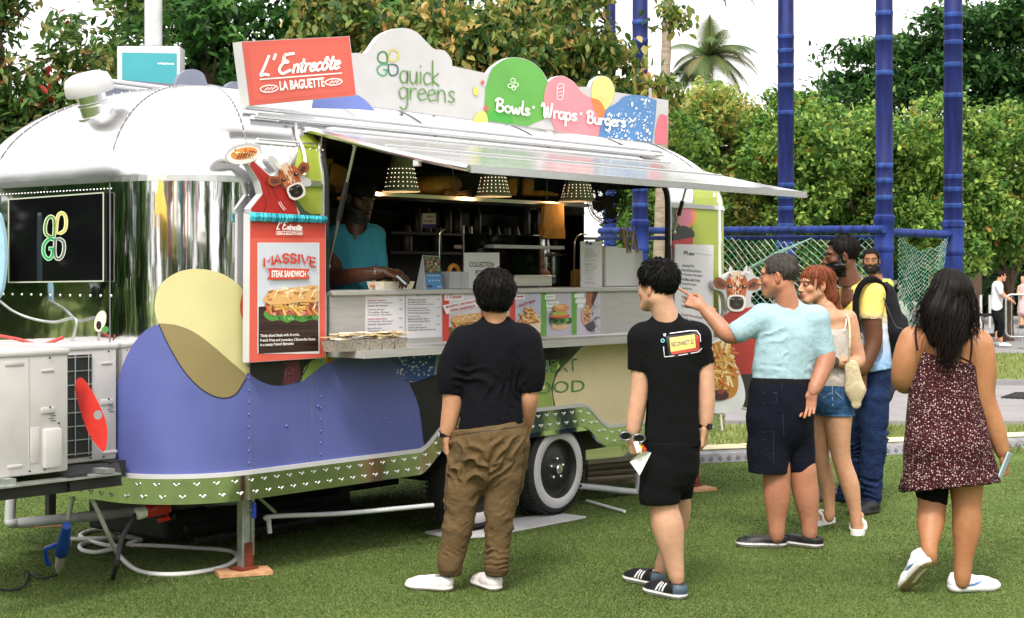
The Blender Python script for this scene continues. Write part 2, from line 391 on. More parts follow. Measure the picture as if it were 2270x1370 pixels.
# ================================================================ THE TRAILER
def ont(x, y, t):
    d = ray_t(x, y); k = (t - CO.x) / d.x
    return CO + d * k
def tthing(name, label, cat, base, group=None):
    b = Vector(base); o = thing(name, label, cat, from_t(*b), TA, group); o['_b'] = list(b); return o
def fin(o):                                    # parts were built in the trailer frame: hang them on the thing's own base
    b = Vector(o['_b']); del o['_b']
    for c in o.children: c.location = c.location - b
    return o
def tsolo(o, label, cat, group=None, base=None):   # one-mesh thing built in the trailer frame
    me = o.data; n = len(me.vertices); co = np.empty(n * 3, np.float32); me.vertices.foreach_get('co', co); co = co.reshape(-1, 3)
    b = Vector(base) if base else Vector(((co[:, 0].min() + co[:, 0].max()) / 2, (co[:, 1].min() + co[:, 1].max()) / 2, co[:, 2].min()))
    co -= np.array(b, np.float32); me.vertices.foreach_set('co', co.ravel()); me.update()
    o.location = from_t(*b); o.rotation_euler = (0, 0, TA); return tag(o, label, cat, group)
TR = thing('food_trailer', 'polished silver food trailer with a purple and yellow wave wrap and open serving hatch', 'food trailer', TP, TA)
# columns round the plan
cols_ = [('S', i / 152) for i in range(153)] + [('RC', i / 14) for i in range(1, 14)] + [('R', i / 36) for i in range(37)] + [('RF', i / 10) for i in range(1, 10)] \
    + [('F', i / 20) for i in range(21)] + [('FF', i / 10) for i in range(1, 10)] + [('N', i / 12) for i in range(13)] + [('FC', i / 16) for i in range(1, 16)]
def cpt(cl, k, off=0.0):
    ty, f = cl; r = BR * (1 - k); i = BD * k; ta, tb = BT0 + i + r, BT1 - i - r; sa, sb = i + r, BW - i - r; ro = r + off
    if ty == 'S': return (ta + (tb - ta) * f, i - off)
    if ty == 'RC': a = -math.pi / 2 + f * math.pi / 2; return (tb + ro * math.cos(a), sa + ro * math.sin(a))
    if ty == 'R': return (BT1 - i + off, sa + (sb - sa) * f)
    if ty == 'RF': a = f * math.pi / 2; return (tb + ro * math.cos(a), sb + ro * math.sin(a))
    if ty == 'F': return (tb + (ta - tb) * f, BW - i + off)
    if ty == 'FF': a = math.pi / 2 + f * math.pi / 2; return (ta + ro * math.cos(a), sb + ro * math.sin(a))
    if ty == 'N': return (BT0 + i - off, sb + (sa - sb) * f)
    a = math.pi + f * math.pi / 2; return (ta + ro * math.cos(a), sa + ro * math.sin(a))
OPX0, OPX1, OPZ0 = -2.166, 1.227, 1.52
def in_open(t, s, z, side_):
    if side_:
        if not (OPX0 < t < OPX1 and z > OPZ0 and z < 2.425): return False
        for cx, sg in ((OPX0 + .22, -1), (OPX1 - .22, 1)):
            if (t - cx) * sg > 0 and z > 2.2 and (t - cx) ** 2 + (z - 2.2) ** 2 > .225 ** 2: return False
        return True
    return t > 1.8 and 0.52 < s < 1.58 and 1.5 < z < 2.30
def shell(name, levels, m, smooth=True):
    V = []; F = []; n = len(cols_)
    for k, z in levels:
        for cl in cols_: V.append(cpt(cl, k) + (z,))
    for j in range(len(levels) - 1):
        for i in range(n):
            f = [j * n + i, j * n + (i + 1) % n, (j + 1) * n + (i + 1) % n, (j + 1) * n + i]
            c = [sum(V[q][e] for q in f) / 4 for e in range(3)]
            if in_open(c[0], c[1], c[2], cols_[i][0] == 'S'): continue
            F.append(f)
    return meshobj(name, V, np.array(F), m, TR, smooth)
zs = [BZ0 + (OPZ0 - BZ0) * i / 12 for i in range(13)] + [OPZ0 + (BZ1 - OPZ0) * i / 22 for i in range(1, 23)]
shell('body_shell', [(0, z) for z in zs], M['chrome'])
vv = [math.pi / 2 * i / 34 for i in range(34)]
shell('roof', [(1 - math.cos(v), BZ1 + (BZT - BZ1) * math.sin(v)) for v in vv] + [(0.995, BZT)], M['roofal'])
def ring(z0, z1, off, m, name, sel=None, inner=0.0):
    V = []; F = []; cs = [c for c in cols_ if sel is None or sel(c)]; n = len(cs)
    for z, o in ((z0, inner), (z0, off), (z1, off), (z1, inner)):
        for cl in cs: V.append(cpt(cl, 0, o) + (z,))
    for j in range(3):
        for i in range(n): F.append([j * n + i, j * n + (i + 1) % n, (j + 1) * n + (i + 1) % n, (j + 1) * n + i])
    return meshobj(name, V, np.array(F), m, TR)
# belt rail runs round the body except across the hatch
def belt():
    mb = MB()
    cs = [c for c in cols_]
    n = len(cs)
    for z0, z1, off in ((2.095, 2.112, .012), (2.112, 2.128, .007)):
        V = []; F = []
        for z, o in ((z0, 0), (z0, off), (z1, off), (z1, -.004)):
            for cl in cs: V.append(cpt(cl, 0, o) + (z,))
        for j in range(3):
            for i in range(n):
                t = V[i][0]
                if cs[i][0] == 'S' and OPX0 - .05 < t < OPX1 + .03: continue
                if cs[i][0] == 'R' and .5 < V[i][1] < 1.6: continue
                F.append([j * n + i, j * n + (i + 1) % n, (j + 1) * n + (i + 1) % n, (j + 1) * n + i])
        mb.add(V, F)
    return mb.build('belt_rail', M['satin'], TR)
belt()
# seams and rivets
def seam_pts(cl, k0=0.0, k1=0.97, n=26):
    out = []
    for i in range(n):
        v = math.acos(1 - (k0 + (k1 - k0) * i / (n - 1))); k = 1 - math.cos(v)
        out.append(cpt(cl, k, .002) + (BZ1 + (BZT - BZ1) * math.sin(v) + .002,))
    return out
sm = MB(); rv = MB(); rvb = MB()
for cl in (('S', 0), ('S', 1), ('N', 1), ('N', .0), ('RC', .5), ('R', 1), ('S', .62), ('S', .36), ('S', .87)):
    p = seam_pts(cl); sm.tube(p, .0026, 6)
    if cl[0] in 'SN' and cl[1] in (0, 1):
        q = seam_pts(cl, 0.02, .9, 46)
        for a in q[::2]: rv.sphere(a, .0042, 4)
for cl in (('S', 0), ('N', 1), ('S', .098)):
    x, y = cpt(cl, 0, .001); sm.tube([(x, y, BZ0 if cl[0] == 'S' else 1.15), (x, y, BZ1 if cl[1] != .098 else 1.5)], .003, 6)
for t, dt in ((BT0 + BR, .012), (-2.2, .012)):
    for i in range(24):
        z = .62 + i * .064
        if t > -2.5 and z > 1.5: break
        (rvb if z < 1.16 else rv).lathe([(.0065, 0), (.005, .003), (.002, .005)], (t - dt, -.006, z), (0, -1, 0), 8)
for x, y in ((635, 944), (784, 933), (853, 928), (920, 922), (705, 900)):
    p = onp(x, y, -.006); rvb.lathe([(.008, 0), (.007, .004), (.002, .006)], p, (0, -1, 0), 8)
for i in range(14):                            # row of rivets on the front face under the screen
    rv.lathe([(.008, 0), (.006, .004), (.002, .006)], (BT0, .5 + i * .09, 1.5), (-1, 0, 0), 8)
for i in range(40):
    rv.lathe([(.006, 0), (.004, .003), (.001, .004)], (BT0, .5 + i * .03, 2.06), (-1, 0, 0), 6)
for i in range(12):
    rv.lathe([(.006, 0), (.004, .003), (.001, .004)], (-2.70 + i * .047, .004, 2.30 if i % 2 else 2.295), (0, -1, .4), 6)
sm.build('panel_seam', M['seam'], TR); shade(rv.build('rivets', M['satin'], TR), 60); shade(rvb.build('rivets', M['vinylblue'], TR), 60)
# white trim line and tread-plate skirt, lifting over the wheels
def ztop(t):
    a = max(0.0, min(1.0, (t + 1.42) / .30)); b = max(0.0, min(1.0, (.50 - t) / .32)); e = min(a, b); e = e * e * (3 - 2 * e)
    return .562 + .165 * e
skcols = [c for c in cols_ if c[0] in ('S', 'RC', 'FC') or (c[0] == 'N' and c[1] > .2)]
skcols = [c for c in cols_ if c[0] == 'N' and c[1] > .2] + [c for c in cols_ if c[0] == 'FC'] + [c for c in cols_ if c[0] in ('S', 'RC')]
def strip(name, off0, off1, dz0, dz1, m, inner=-.02):
    V = []; F = []; n = len(skcols)
    for q in range(4):
        for cl in skcols:
            x, y = cpt(cl, 0, (inner, off0, off1, inner)[q]); zt = ztop(x) if cl[0] == 'S' else ztop(9)
            V.append((x, y, zt + (dz0, dz0, dz1, dz1)[q]))
    for j in range(3):
        for i in range(n - 1): F.append([j * n + i, j * n + i + 1, (j + 1) * n + i + 1, (j + 1) * n + i])
    return shade(meshobj(name, V, np.array(F), m, TR, True), 25)
strip('skirt_plate', .012, .014, -.135, -.002, M['plate'])
strip('trim_strip', .020, .020, -.002, .020, M['white'])
td = MB()
acc = 0.0; prev = None; kk = 0
for cl in skcols:
    x, y = cpt(cl, 0, .014)
    if prev: acc += math.hypot(x - prev[0], y - prev[1])
    if prev and acc > .062:
        acc = 0; kk += 1; d = Vector((x - prev[0], y - prev[1], 0)).normalized(); nn = Vector((d.y, -d.x, 0))
        zt = ztop(x) if cl[0] == 'S' else ztop(9)
        for row, dz in ((0, -.035), (1, -.098)):
            c0 = Vector((x, y, zt + dz)) + d * (.031 * row)
            for sg in (-1, 1):
                a = Matrix.Rotation(sg * R(42), 3, nn); m3 = Matrix((d, nn, Vector((0, 0, 1)))).transposed()
                td.box(c0 + d * (sg * .007), (.026, .007, .009), M3=a @ m3, bev=.003)
    prev = (x, y)
td.build('tread_stud', M['satin'], TR)
# hatch frame
fr = MB(); pts = []
for i in range(9): pts.append((OPX0, 0, OPZ0 + (BZ1 - OPZ0) * i / 8))
def dome_at(t, z):
    k = contour_k(z); return (t, BD * k, z)
for i in range(1, 4): pts.append(dome_at(OPX0, BZ1 + .1 * i / 3))
for i in range(1, 7):
    a = math.pi - i * math.pi / 12; pts.append(dome_at(OPX0 + .22 + .22 * math.cos(a), 2.2 + .222 * math.sin(a)))
for i in range(1, 30): pts.append(dome_at(OPX0 + .22 + (OPX1 - OPX0 - .44) * i / 30, 2.422))
for i in range(0, 7):
    a = math.pi / 2 - i * math.pi / 12; pts.append(dome_at(OPX1 - .22 + .22 * math.cos(a), 2.2 + .222 * math.sin(a)))
for i in range(2, -1, -1): pts.append(dome_at(OPX1, BZ1 + .1 * i / 3))
for i in range(7, -1, -1): pts.append((OPX1, 0, OPZ0 + (BZ1 - OPZ0) * i / 8))
fr.tube(pts, .02, 8); shade(fr.build('hatch_frame', M['rubber'], TR))
fr2 = MB(); fr2.tube([(p[0] - (.026 if p[0] < -1 else -.026) * (1 if abs(p[0]) > 1.0 or p[0] < -1.9 else 0), p[1] - .006, p[2] + (.0 if p[2] < 2.3 else .02)) for p in pts], .010, 8)
shade(fr2.build('hatch_trim', M['satin'], TR))
# inner lining: floor, walls, ceiling
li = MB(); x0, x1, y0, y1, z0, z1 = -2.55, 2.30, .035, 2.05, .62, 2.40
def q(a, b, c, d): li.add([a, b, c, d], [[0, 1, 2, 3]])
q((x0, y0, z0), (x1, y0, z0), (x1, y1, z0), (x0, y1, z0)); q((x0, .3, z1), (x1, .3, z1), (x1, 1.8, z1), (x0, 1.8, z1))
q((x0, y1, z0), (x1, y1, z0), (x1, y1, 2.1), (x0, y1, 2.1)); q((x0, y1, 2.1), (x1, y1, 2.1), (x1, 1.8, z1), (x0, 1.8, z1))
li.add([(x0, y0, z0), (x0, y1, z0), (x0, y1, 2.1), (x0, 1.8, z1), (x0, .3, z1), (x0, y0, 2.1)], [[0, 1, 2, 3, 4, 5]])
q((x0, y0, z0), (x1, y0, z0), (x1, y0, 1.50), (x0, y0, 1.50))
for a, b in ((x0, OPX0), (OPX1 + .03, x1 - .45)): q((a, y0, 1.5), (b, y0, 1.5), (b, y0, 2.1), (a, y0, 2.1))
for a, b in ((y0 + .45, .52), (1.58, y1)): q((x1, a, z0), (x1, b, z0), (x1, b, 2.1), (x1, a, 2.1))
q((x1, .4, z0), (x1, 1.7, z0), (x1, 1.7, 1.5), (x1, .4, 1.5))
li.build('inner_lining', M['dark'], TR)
# counter, front panel, shelf
ct = MB(); ct.box(((OPX0 + OPX1) / 2, .20, OPZ0 - .012), (OPX1 - OPX0 - .02, .50, .03), bev=.006); ct.build('counter_top', M['counter'], TR)
ct = MB(); ct.box((-.47, -.012, 1.352), (3.36, .012, .285)); ct.build('counter_front', M['counter'], TR)
ct = MB(); ct.box((-.47, -.022, 1.512), (3.38, .03, .022), bev=.006); ct.build('counter_lip', M['counter'], TR)
ct = MB(); ct.box((-.50, -.14, 1.185), (3.30, .27, .014)); ct.box((-.50, -.272, 1.175), (3.30, .012, .044)); ct.box((-2.155, -.14, 1.175), (.012, .26, .04)); ct.build('serving_shelf', M['counter'], TR)
for x in (985, 1100, 1238, 1500): 
    p = onp(x, 800, -.02)
    br = MB(); br.prism([(p.x, -.03, 1.16), (p.x, -.24, 1.16), (p.x, -.03, .98)], (.02, 0, 0)); br.build('shelf_bracket', M['steel'], TR)
# ---------------------------------------------------------------- vinyl wrap on the rounded body
def wrap(name, polys, label=None, o0=0.0, step=.0008, h=14):
    a = Art(body, step, o0)
    for pts, c in polys: a.grid(pts, c, h)
    o = a.build(name, TR); me = o.data; me.polygons.foreach_set('use_smooth', np.ones(len(me.polygons), bool))
    if label: o['label'] = label
    return a
yel, brn, blu = '#bdb482', '#7f704a', '#525a96'
yb = crom([(352, 720), (343, 690), (346, 655), (362, 624), (398, 602), (440, 596), (490, 606), (530, 632), (550, 662)], 5) + [(556, 720), (556, 828), (548, 826)] + crom([(545, 838), (522, 874), (490, 882), (450, 865), (410, 825), (375, 768), (352, 720)], 5)[:-1]
wrap('yellow_wrap', [(yb, yel)], o0=0.0)
bl = [(231, 1041)] + crom([(237, 1000), (245, 930), (257, 862), (275, 802), (300, 756), (328, 728), (352, 719)], 4) + [(375, 768), (410, 825), (450, 865), (490, 882), (522, 874), (540, 845), (548, 826)] \
    + crom([(553, 828), (575, 844), (610, 855), (650, 850), (690, 829), (722, 806), (770, 786), (822, 776), (868, 797), (905, 840), (930, 905), (944, 1000)], 4) + [(860, 1013), (760, 1026), (650, 1040), (553, 1051), (470, 1056), (400, 1058), (320, 1053)]
wrap('purple_wrap', [(bl, blu)], 'purple blue wave of vinyl along the lower front', o0=.001)
wrap('olive_wrap', [([(352, 717)] + crom([(360, 717), (392, 721), (430, 736), (470, 765), (510, 800), (545, 829)], 4) + crom([(543, 842), (522, 874), (490, 882), (450, 865), (410, 825), (375, 768)], 4), brn)], o0=.002)
a = Art(body, .0008, .0032)
a.stroke(crom([(352, 719), (375, 768), (410, 825), (450, 865), (490, 882), (522, 874), (545, 840)], 4), 2.2, '#101226'); a.build('wrap_outline', TR)
lg = wrap('green_wrap', [([(662, 330), (668, 300), (690, 296), (708, 318), (717, 350), (721, 400), (722, 474), (690, 474), (676, 466), (655, 440), (648, 390)], '#98a53e')])
dk = [(553, 770), (553, 829)] + crom([(575, 845), (610, 856), (650, 851), (690, 830), (722, 807), (772, 786)], 3) + [(772, 770)]
a = Art(body, .0008, .0002); a.grid(dk, '#15110f', 14)
a.grid([(640, 795), (662, 790), (668, 848), (624, 854)], '#5c2430', 12)
for _ in range(60): x, y = random.uniform(628, 664), random.uniform(800, 846); a.poly(ell(x, y, 1.6, 1.2, 5), random.choice(['#a05565', '#7c3846', '#2a1016']), True)
a.nxt(); a.grid(crom([(668, 848), (675, 815), (700, 795), (740, 778), (772, 774), (770, 786), (722, 806), (690, 829)], 3), '#7f9445', 12)
a.stroke([(662, 846), (680, 815), (688, 790)], 3, '#24364f'); a.poly(ell(731, 799, 6, 6, 12), '#b2502b')
a.build('food_photo_wrap', TR)
a = Art(body, .0008, .0004)
a.grid([(840, 770), (985, 770), (985, 800), (968, 830), (920, 847), (896, 842), (868, 797)], '#2b4a8c', 14)
for _ in range(70):
    x, y = random.uniform(880, 975), random.uniform(772, 832); a.poly(ell(x, y, random.uniform(.6, 3.0), random.uniform(.8, 4.0), 7, random.random() * 3, random.random()), '#c8ced8', True)
a.nxt(); a.grid([(968, 775), (1000, 775), (990, 822), (962, 832)], '#86a0a3', 14)
a.grid(crom([(896, 842), (920, 847), (968, 830), (985, 806), (1010, 830), (1000, 900), (975, 985), (944, 1000), (930, 905), (905, 842)], 3), '#08080a', 14)  # dark reflection in the polished side, painted in as a black patch
a.build('splash_wrap_painted_reflection', TR)
a = Art(body, .0008, .0004)
a.grid([(985, 790), (1250, 775), (1235, 815), (1222, 860), (1228, 900), (1180, 905), (975, 925), (978, 850)], '#8da24e', 16)
a.grid(crom([(1254, 770), (1250, 790), (1236, 800), (1214, 812), (1180, 815), (1172, 790), (1180, 772)], 3), '#0a0a0a', 14)
a.grid(crom([(1262, 766), (1252, 798), (1232, 838), (1226, 870), (1232, 902)], 4) + [(1280, 904), (1300, 912), (1325, 940), (1350, 978), (1370, 990), (1602, 935), (1602, 725), (1400, 752)], '#d8c7a0', 16)
def outl(txt, quad, c, bw, oc='#e9ece6'):
    if oc: a.text(txt, quad, oc, bw)
    a.text(txt, quad, c, .0)
a.text('THE N', [(1120, 803), (1216, 798), (1217, 827), (1121, 832)], '#e9ece6', .03); a.text('GEN OF', [(985, 858), (1208, 846), (1208, 873), (986, 886)], '#e9ece6', .03)
outl('THE NEXT', [(1120, 803), (1279, 795), (1280, 823), (1121, 832)], '#4f8442', 0, None)
outl('GEN OF FOOD', [(985, 858), (1297, 842), (1296, 868), (986, 886)], '#4f8442', 0, None)
a.build('slogan_wrap', TR)
a = Art(body, .0008, .0004)
a.grid([(1538, 420), (1600, 420), (1604, 440), (1605, 600), (1605, 742), (1537, 748), (1535, 500)], '#9ca944', 12)
a.grid(ell(1522, 478, 22, 27, 24), '#d98b3c', 8); a.grid(ell(1517, 478, 19, 26, 24), '#d77b93', 8)
a.grid(crom([(1492, 515), (1512, 500), (1536, 510), (1536, 528), (1492, 534)], 3), '#2b2c2a', 8); a.grid([(1490, 534), (1536, 526), (1536, 548), (1490, 552)], '#b9303a', 8)
a.build('rear_green_wrap', TR)
a = Art(body, .0008, .0002); a.grid(ell(548, 680, 16, 36, 24), '#b9532f', 8)
a.build('orange_wrap', TR)
# avocado sticker on the front face
a = Art(body, .0008, .0004); a.poly(ell(222, 712, 12, 24, 24, rot=.25), '#ded9b8'); a.poly(ell(219, 721, 6, 10, 18), '#17120e'); a.poly(ell(233, 731, 8, 8, 16), '#3f7a3a'); a.build('avocado_sticker', TR)
# front screen with its logo
sc_ = MB()
def onf(x, y, off=0.0): return ont(x, y, BT0 - off)
qd = [(19, 442), (229, 427), (229, 623), (19, 626)]
sc_.prism([onf(x, y, .035) for x, y in qd], (.033, 0, 0)); scr = sc_.build('screen', M['gloss'], TR)
a = Art(lambda x, y, o: onf(x, y, .036 + o), .0008, .0008)
for p, q_ in zip(qd, qd[1:] + qd[:1]): a.stroke([p, q_], 3.0, '#a9b09a', False)
def petals(a, cx, cy, w, h, lw, cs, slant=0.0):
    def pt(x, y): return (cx + x * w + slant * y * h, cy + y * h)
    def loop(sx, sy, dx, dy, open_=False):
        c = [(0, 0), (0, .55), (.12, .88), (.45, 1), (.8, .86), (.95, .5), (.85, .15), (.5, 0)]
        return [pt(sx * (x * .92 + .06) + dx, sy * (y * .92 + .06) + dy) for x, y in c]
    for (sx, sy, dx, dy), c in zip(((-1, -1, 0, 0), (1, -1, .05, -.16), (1, 1, 0, 0)), (cs[0], cs[1], cs[3])):
        L_ = loop(sx, sy, dx, dy); a.stroke(crom(L_[1:] , 5) + [L_[0]] + [L_[1]], lw, c, False, keep=True)
    g = [pt(-.06, .08), pt(-.5, .06), pt(-.92, .3), pt(-.92, .72), pt(-.5, .98), pt(-.15, .85), pt(-.06, .5)]
    a.stroke(crom(g, 5) + [pt(-.06, .5), pt(-.40, .5)], lw, cs[2], False, keep=True); a.nxt()
petals(a, 121, 527, 24, 48, 8.5, ['#c9d3ad', '#d9dca8', '#a9d8b0', '#c3cdc0'], slant=-.06)
petals(a, 121, 527, 24, 48, 4.5, ['#4d7a46', '#c0b25b', '#1f8f52', '#54605a'], slant=-.06)
lgm = mat('lit screen logo', attr='col', rough=.4); a.build('logo', scr, lgm)
# roof: rails, vent, back board
rl = MB()
for s0, z0, t0, t1, r in ((.05, 2.335, -2.62, -2.2, .006), (.235, 2.525, -2.55, 1.35, .014), (.19, 2.488, -2.5, 1.45, .010), (.20, 2.50, -2.3, 1.42, .008)):
    rl.tube([(t0, s0, z0), (t1, s0, z0)], r, 8)
rl.box((-.6, .17, 2.47), (3.9, .035, .012)); rl.build('roof_rail', M['satin'], TR)
# the hatch flap
FT0, FT1 = -2.20, 1.285
prof = [ont(x, y, FT0) for x, y in crom([(662, 279), (700, 284), (760, 300), (840, 322), (940, 345), (1040, 365)], 3)]
prof = [(p.y, p.z) for p in prof]
def sheet(t0, t1, pr, th, nt_=40):
    V = []; F = []; n = len(pr)
    for side_ in (0, 1):
        for i in range(nt_ + 1):
            t = t0 + (t1 - t0) * i / nt_
            for j, (s, z) in enumerate(pr): V.append((t, s, z - side_ * th))
    A = (nt_ + 1) * n
    for i in range(nt_):
        for j in range(n - 1):
            a_, b_ = i * n + j, (i + 1) * n + j; F.append([a_, b_, b_ + 1, a_ + 1]); F.append([A + a_, A + a_ + 1, A + b_ + 1, A + b_])
    for i in range(nt_):
        for j in (0, n - 1): a_, b_ = i * n + j, (i + 1) * n + j; F.append([a_, a_ + A, b_ + A, b_])
    for j in range(n - 1):
        for i in (0, nt_): a_ = i * n + j; F.append([a_, a_ + 1, a_ + 1 + A, a_ + A])
    return V, F
fl = MB(); V, F = sheet(FT0, FT1, prof, .034); fl.add(V, F)
flap = shade(fl.build('hatch_flap', M['flap'], TR), 30)
lip = MB(); e = prof[-1]; lip.box(((FT0 + FT1) / 2, e[0] - .006, e[1] - .022), (FT1 - FT0, .014, .038)); 
lip.box((FT0 - .004, (prof[3][0] + e[0]) / 2, 0), (0.001, 0.001, 0.001)) if False else None
lip.build('flap_lip', M['satin'], flap)
rb = MB()
for f in (.30, .62): 
    j = int(f * (len(prof) - 1)); s, z = prof[j]; rb.box(((FT0 + FT1) / 2, s, z + .004), (FT1 - FT0 - .1, .018, .012), bev=.003)
rb.build('flap_rib', M['satin'], flap)
for te in (FT0 - .004, FT1 + .004): ed = MB(); ed.tube([(te, s, z - .018) for s, z in prof], .020, 6); shade(ed.build('flap_edge', M['satin'], flap), 60)
cl_ = MB(); p = ont(925, 352, FT0); cl_.box((p.x, p.y, p.z - .01), (.03, .04, .06), bev=.005); cl_.build('flap_latch', M['white'], flap)
for (xa, ya, xb, yb, t) in ((787, 322, 727, 590, -2.10), (1521, 416, 1494, 515, 1.20)):
    p0, p1 = ont(xa, ya, t), ont(xb, yb, t); st = MB(); m_ = p0.lerp(p1, .30); m2 = p0.lerp(p1, .62)
    st.tube([p0, m_], .008, 8); st.tube([m2, p1], .008, 8); st.sphere(p0, .016, 5); st.sphere(p1, .016, 5)
    g = shade(st.build('gas_strut', M['steel'], TR)); s2 = MB(); s2.tube([m_, m2], .015, 10); s2.build('strut_cylinder', M['black'], g)
# grab hooks on the lime panel
hk = MB(); hk.tube([onb(x, y, .02) for x, y in crom([(655, 275), (660, 305), (672, 330), (677, 360), (675, 388)], 4)], .009, 8); hk.build('drip_hose', M['pvcw'], TR)
# wheels
def wheel(t, ang):
    w = MB(); R_ = .305; prof_ = [(.19, -.095), (.235, -.10), (.275, -.092), (.298, -.07), (R_, -.03), (R_, .03), (.298, .07), (.275, .092), (.235, .10), (.19, .095)]
    w.lathe(prof_, (t, .14, .018 + R_), (0, -1, 0), 48, caps=False); o = shade(w.build('wheel', M['rubber'], TR), 40)
    ww = MB(); ww.lathe([(.196, .0965), (.200, .102), (.256, .1015), (.262, .094)], (t, .14, .018 + R_), (0, -1, 0), 48, caps=False); shade(ww.build('whitewall', M['white'], o), 60)
    rm = MB(); rm.lathe([(.200, .099), (.190, .092), (.18, .055), (.165, .05), (.12, .062), (.10, .070), (.06, .072), (.0, .072)], (t, .14, .018 + R_), (0, -1, 0), 40, caps=False); shade(rm.build('rim', M['black'], o), 40)
    hb = MB(); hb.lathe([(.032, .07), (.032, .105), (.026, .112), (.0, .113)], (t, .14, .018 + R_), (0, -1, 0), 16, caps=False)
    for i in range(5):
        a_ = ang + i * 2 * math.pi / 5; hb.lathe([(.011, .07), (.011, .088), (.005, .094), (0, .094)], (t + .066 * math.cos(a_), .14, .018 + R_ + .066 * math.sin(a_)), (0, -1, 0), 8, caps=False)
    hb.build('wheel_nut', M['satin'], o)
    tb = MB()
    for i in range(64):
        a_ = 2 * math.pi * i / 64
        for y_ in (-.06, 0, .06):
            m3 = Matrix.Rotation(-a_, 3, 'Y'); tb.box(Vector((t, .14 + y_, .018 + R_)) + m3 @ Vector((0, 0, R_ + .001)), (.018, .045, .006), M3=m3)
    tb.build('tyre_tread', M['rubber'], o)
wheel(0.0, .3); wheel(-.80, 1.0)
# wheel housing, chassis and axles
ch = MB()
ch.box((-.4, .62, .66), (1.85, 1.15, .02)); ch.box((-.45, .26, .45), (5.1, .06, .13)); ch.box((-.45, 1.78, .45), (5.1, .06, .13)); ch.box((-.4, 1.05, .575), (5.0, 2.0, .02))
for t in (-2.6, -1.9, .8, 1.6): ch.box((t, 1.0, .47), (.05, 1.6, .09))
for t in (-.8, 0): ch.tube([(t, .2, .32), (t, 1.9, .32)], .035, 10)
ch.box((-.4, .35, .37), (1.0, .05, .05)); ch.box((-1.7, 1.0, .42), (.8, .7, .22)); ch.box((1.1, 1.1, .40), (.6, .7, .2))
ch.build('chassis', M['black'], TR)
ut = MB(); ut.box((-1.75, 1.35, .24), (1.5, .75, .34), bev=.02); ut.box((1.15, 1.45, .24), (1.3, .6, .34), bev=.02); ut.box((-.4, 1.75, .27), (1.2, .12, .42)); [ut.tube([(-2.5, .7 + .1 * k, .10 + .06 * (k % 3)), (-1.15, .75 + .1 * k, .10 + .06 * (k % 3))], .022, 6) for k in range(6)]; ut.build('underfloor_light_block_and_pipes', M['black'], TR)  # black boxes added to block light from the far side, plus stacked pipes
# drawbar with its A frame
db = MB()
db.tube([(-3.3, .34, .60), (-4.9, .95, .60)], .05, 4); db.tube([(-3.2, 1.98, .60), (-4.9, 1.12, .60)], .05, 4)
db.box((-3.73, .55, .615), (.10, .95, .08)); db.box((-4.12, .62, .615), (.09, .8, .08)); db.box((-3.30, .80, .615), (.10, .9, .08)); db.box((-3.97, .12, .60), (1.0, .06, .06))
db.build('drawbar', M['black'], TR)
rs = MB(); rs.box((-3.95, .10, .634), (.9, .10, .008)); rs.box((-4.1, .12, .652), (.05, .1, .03)); rs.box((-3.56, .11, .652), (.06, .1, .02)); rs.build('drawbar_bracket', M['galv'], TR)
def jack(x, yt, yb, s_, m, padm, plate=.16, name='corner_jack'):
    pb = G(x, yb); b = to_t(pb); top = .47 if s_ is None else s_
    j = MB(); j.box((b.x, b.y, (top + .03) / 2), (.055, .05, top - .03), bev=.006); o = j.build(name, m, TR)
    if m is M['galv']:
        k = MB(); k.box((b.x + .035, b.y - .006, .27), (.012, .07, .34)); k.box((b.x, b.y, top - .02), (.12, .07, .03)); k.tube([(b.x + .02, b.y - .05, top - .02), (b.x + .02, b.y + .05, top - .02)], .018, 8); k.tube([(b.x + .03, b.y - .045, top - .13), (b.x + .03, b.y + .04, top - .13)], .013, 8); k.build('jack_bracket', M['steel'], o)
        k = MB(); k.box((b.x + .01, b.y - .03, .10), (.05, .02, .14)); k.box((b.x, b.y, .034), (.12, .1, .014)); k.build('jack_foot', M['rust'], o)
    pd = MB(); rz = random.uniform(-.5, .5); pd.box((0, 0, .013), (plate * 1.7, plate, .024), bev=.003); q_ = pd.build('jack_pad', padm)
    return b, q_
b, pad1 = jack(540, 0, 1272, None, M['galv'], M['wood'], .17); pad1.location = G(540, 1273); pad1.rotation_euler = (0, 0, .35); tag(pad1, 'square plywood pad under the front corner jack of the trailer', 'jack pad')
b, pad2 = jack(424, 0, 600, .40, M['black'], M['wood'], .15) if False else jack(112, 0, 1163, .58, M['black'], M['wood'], .16, 'drawbar_leg'); pad2.location = G(105, 1165); pad2.rotation_euler = (0, 0, .2); tag(pad2, 'plywood pad under the black leg of the drawbar', 'jack pad')
b, pad3 = jack(254, 0, 1172, .56, M['black'], M['black'], .12, 'drawbar_leg'); bpy.data.objects.remove(pad3)
b, pad4 = jack(1535, 0, 1085, .44, M['galv'], M['wood'], .15); pad4.location = G(1545, 1088); pad4.rotation_euler = (0, 0, .5); tag(pad4, 'reddish wooden pad under the rear corner jack beside the walking man', 'jack pad')
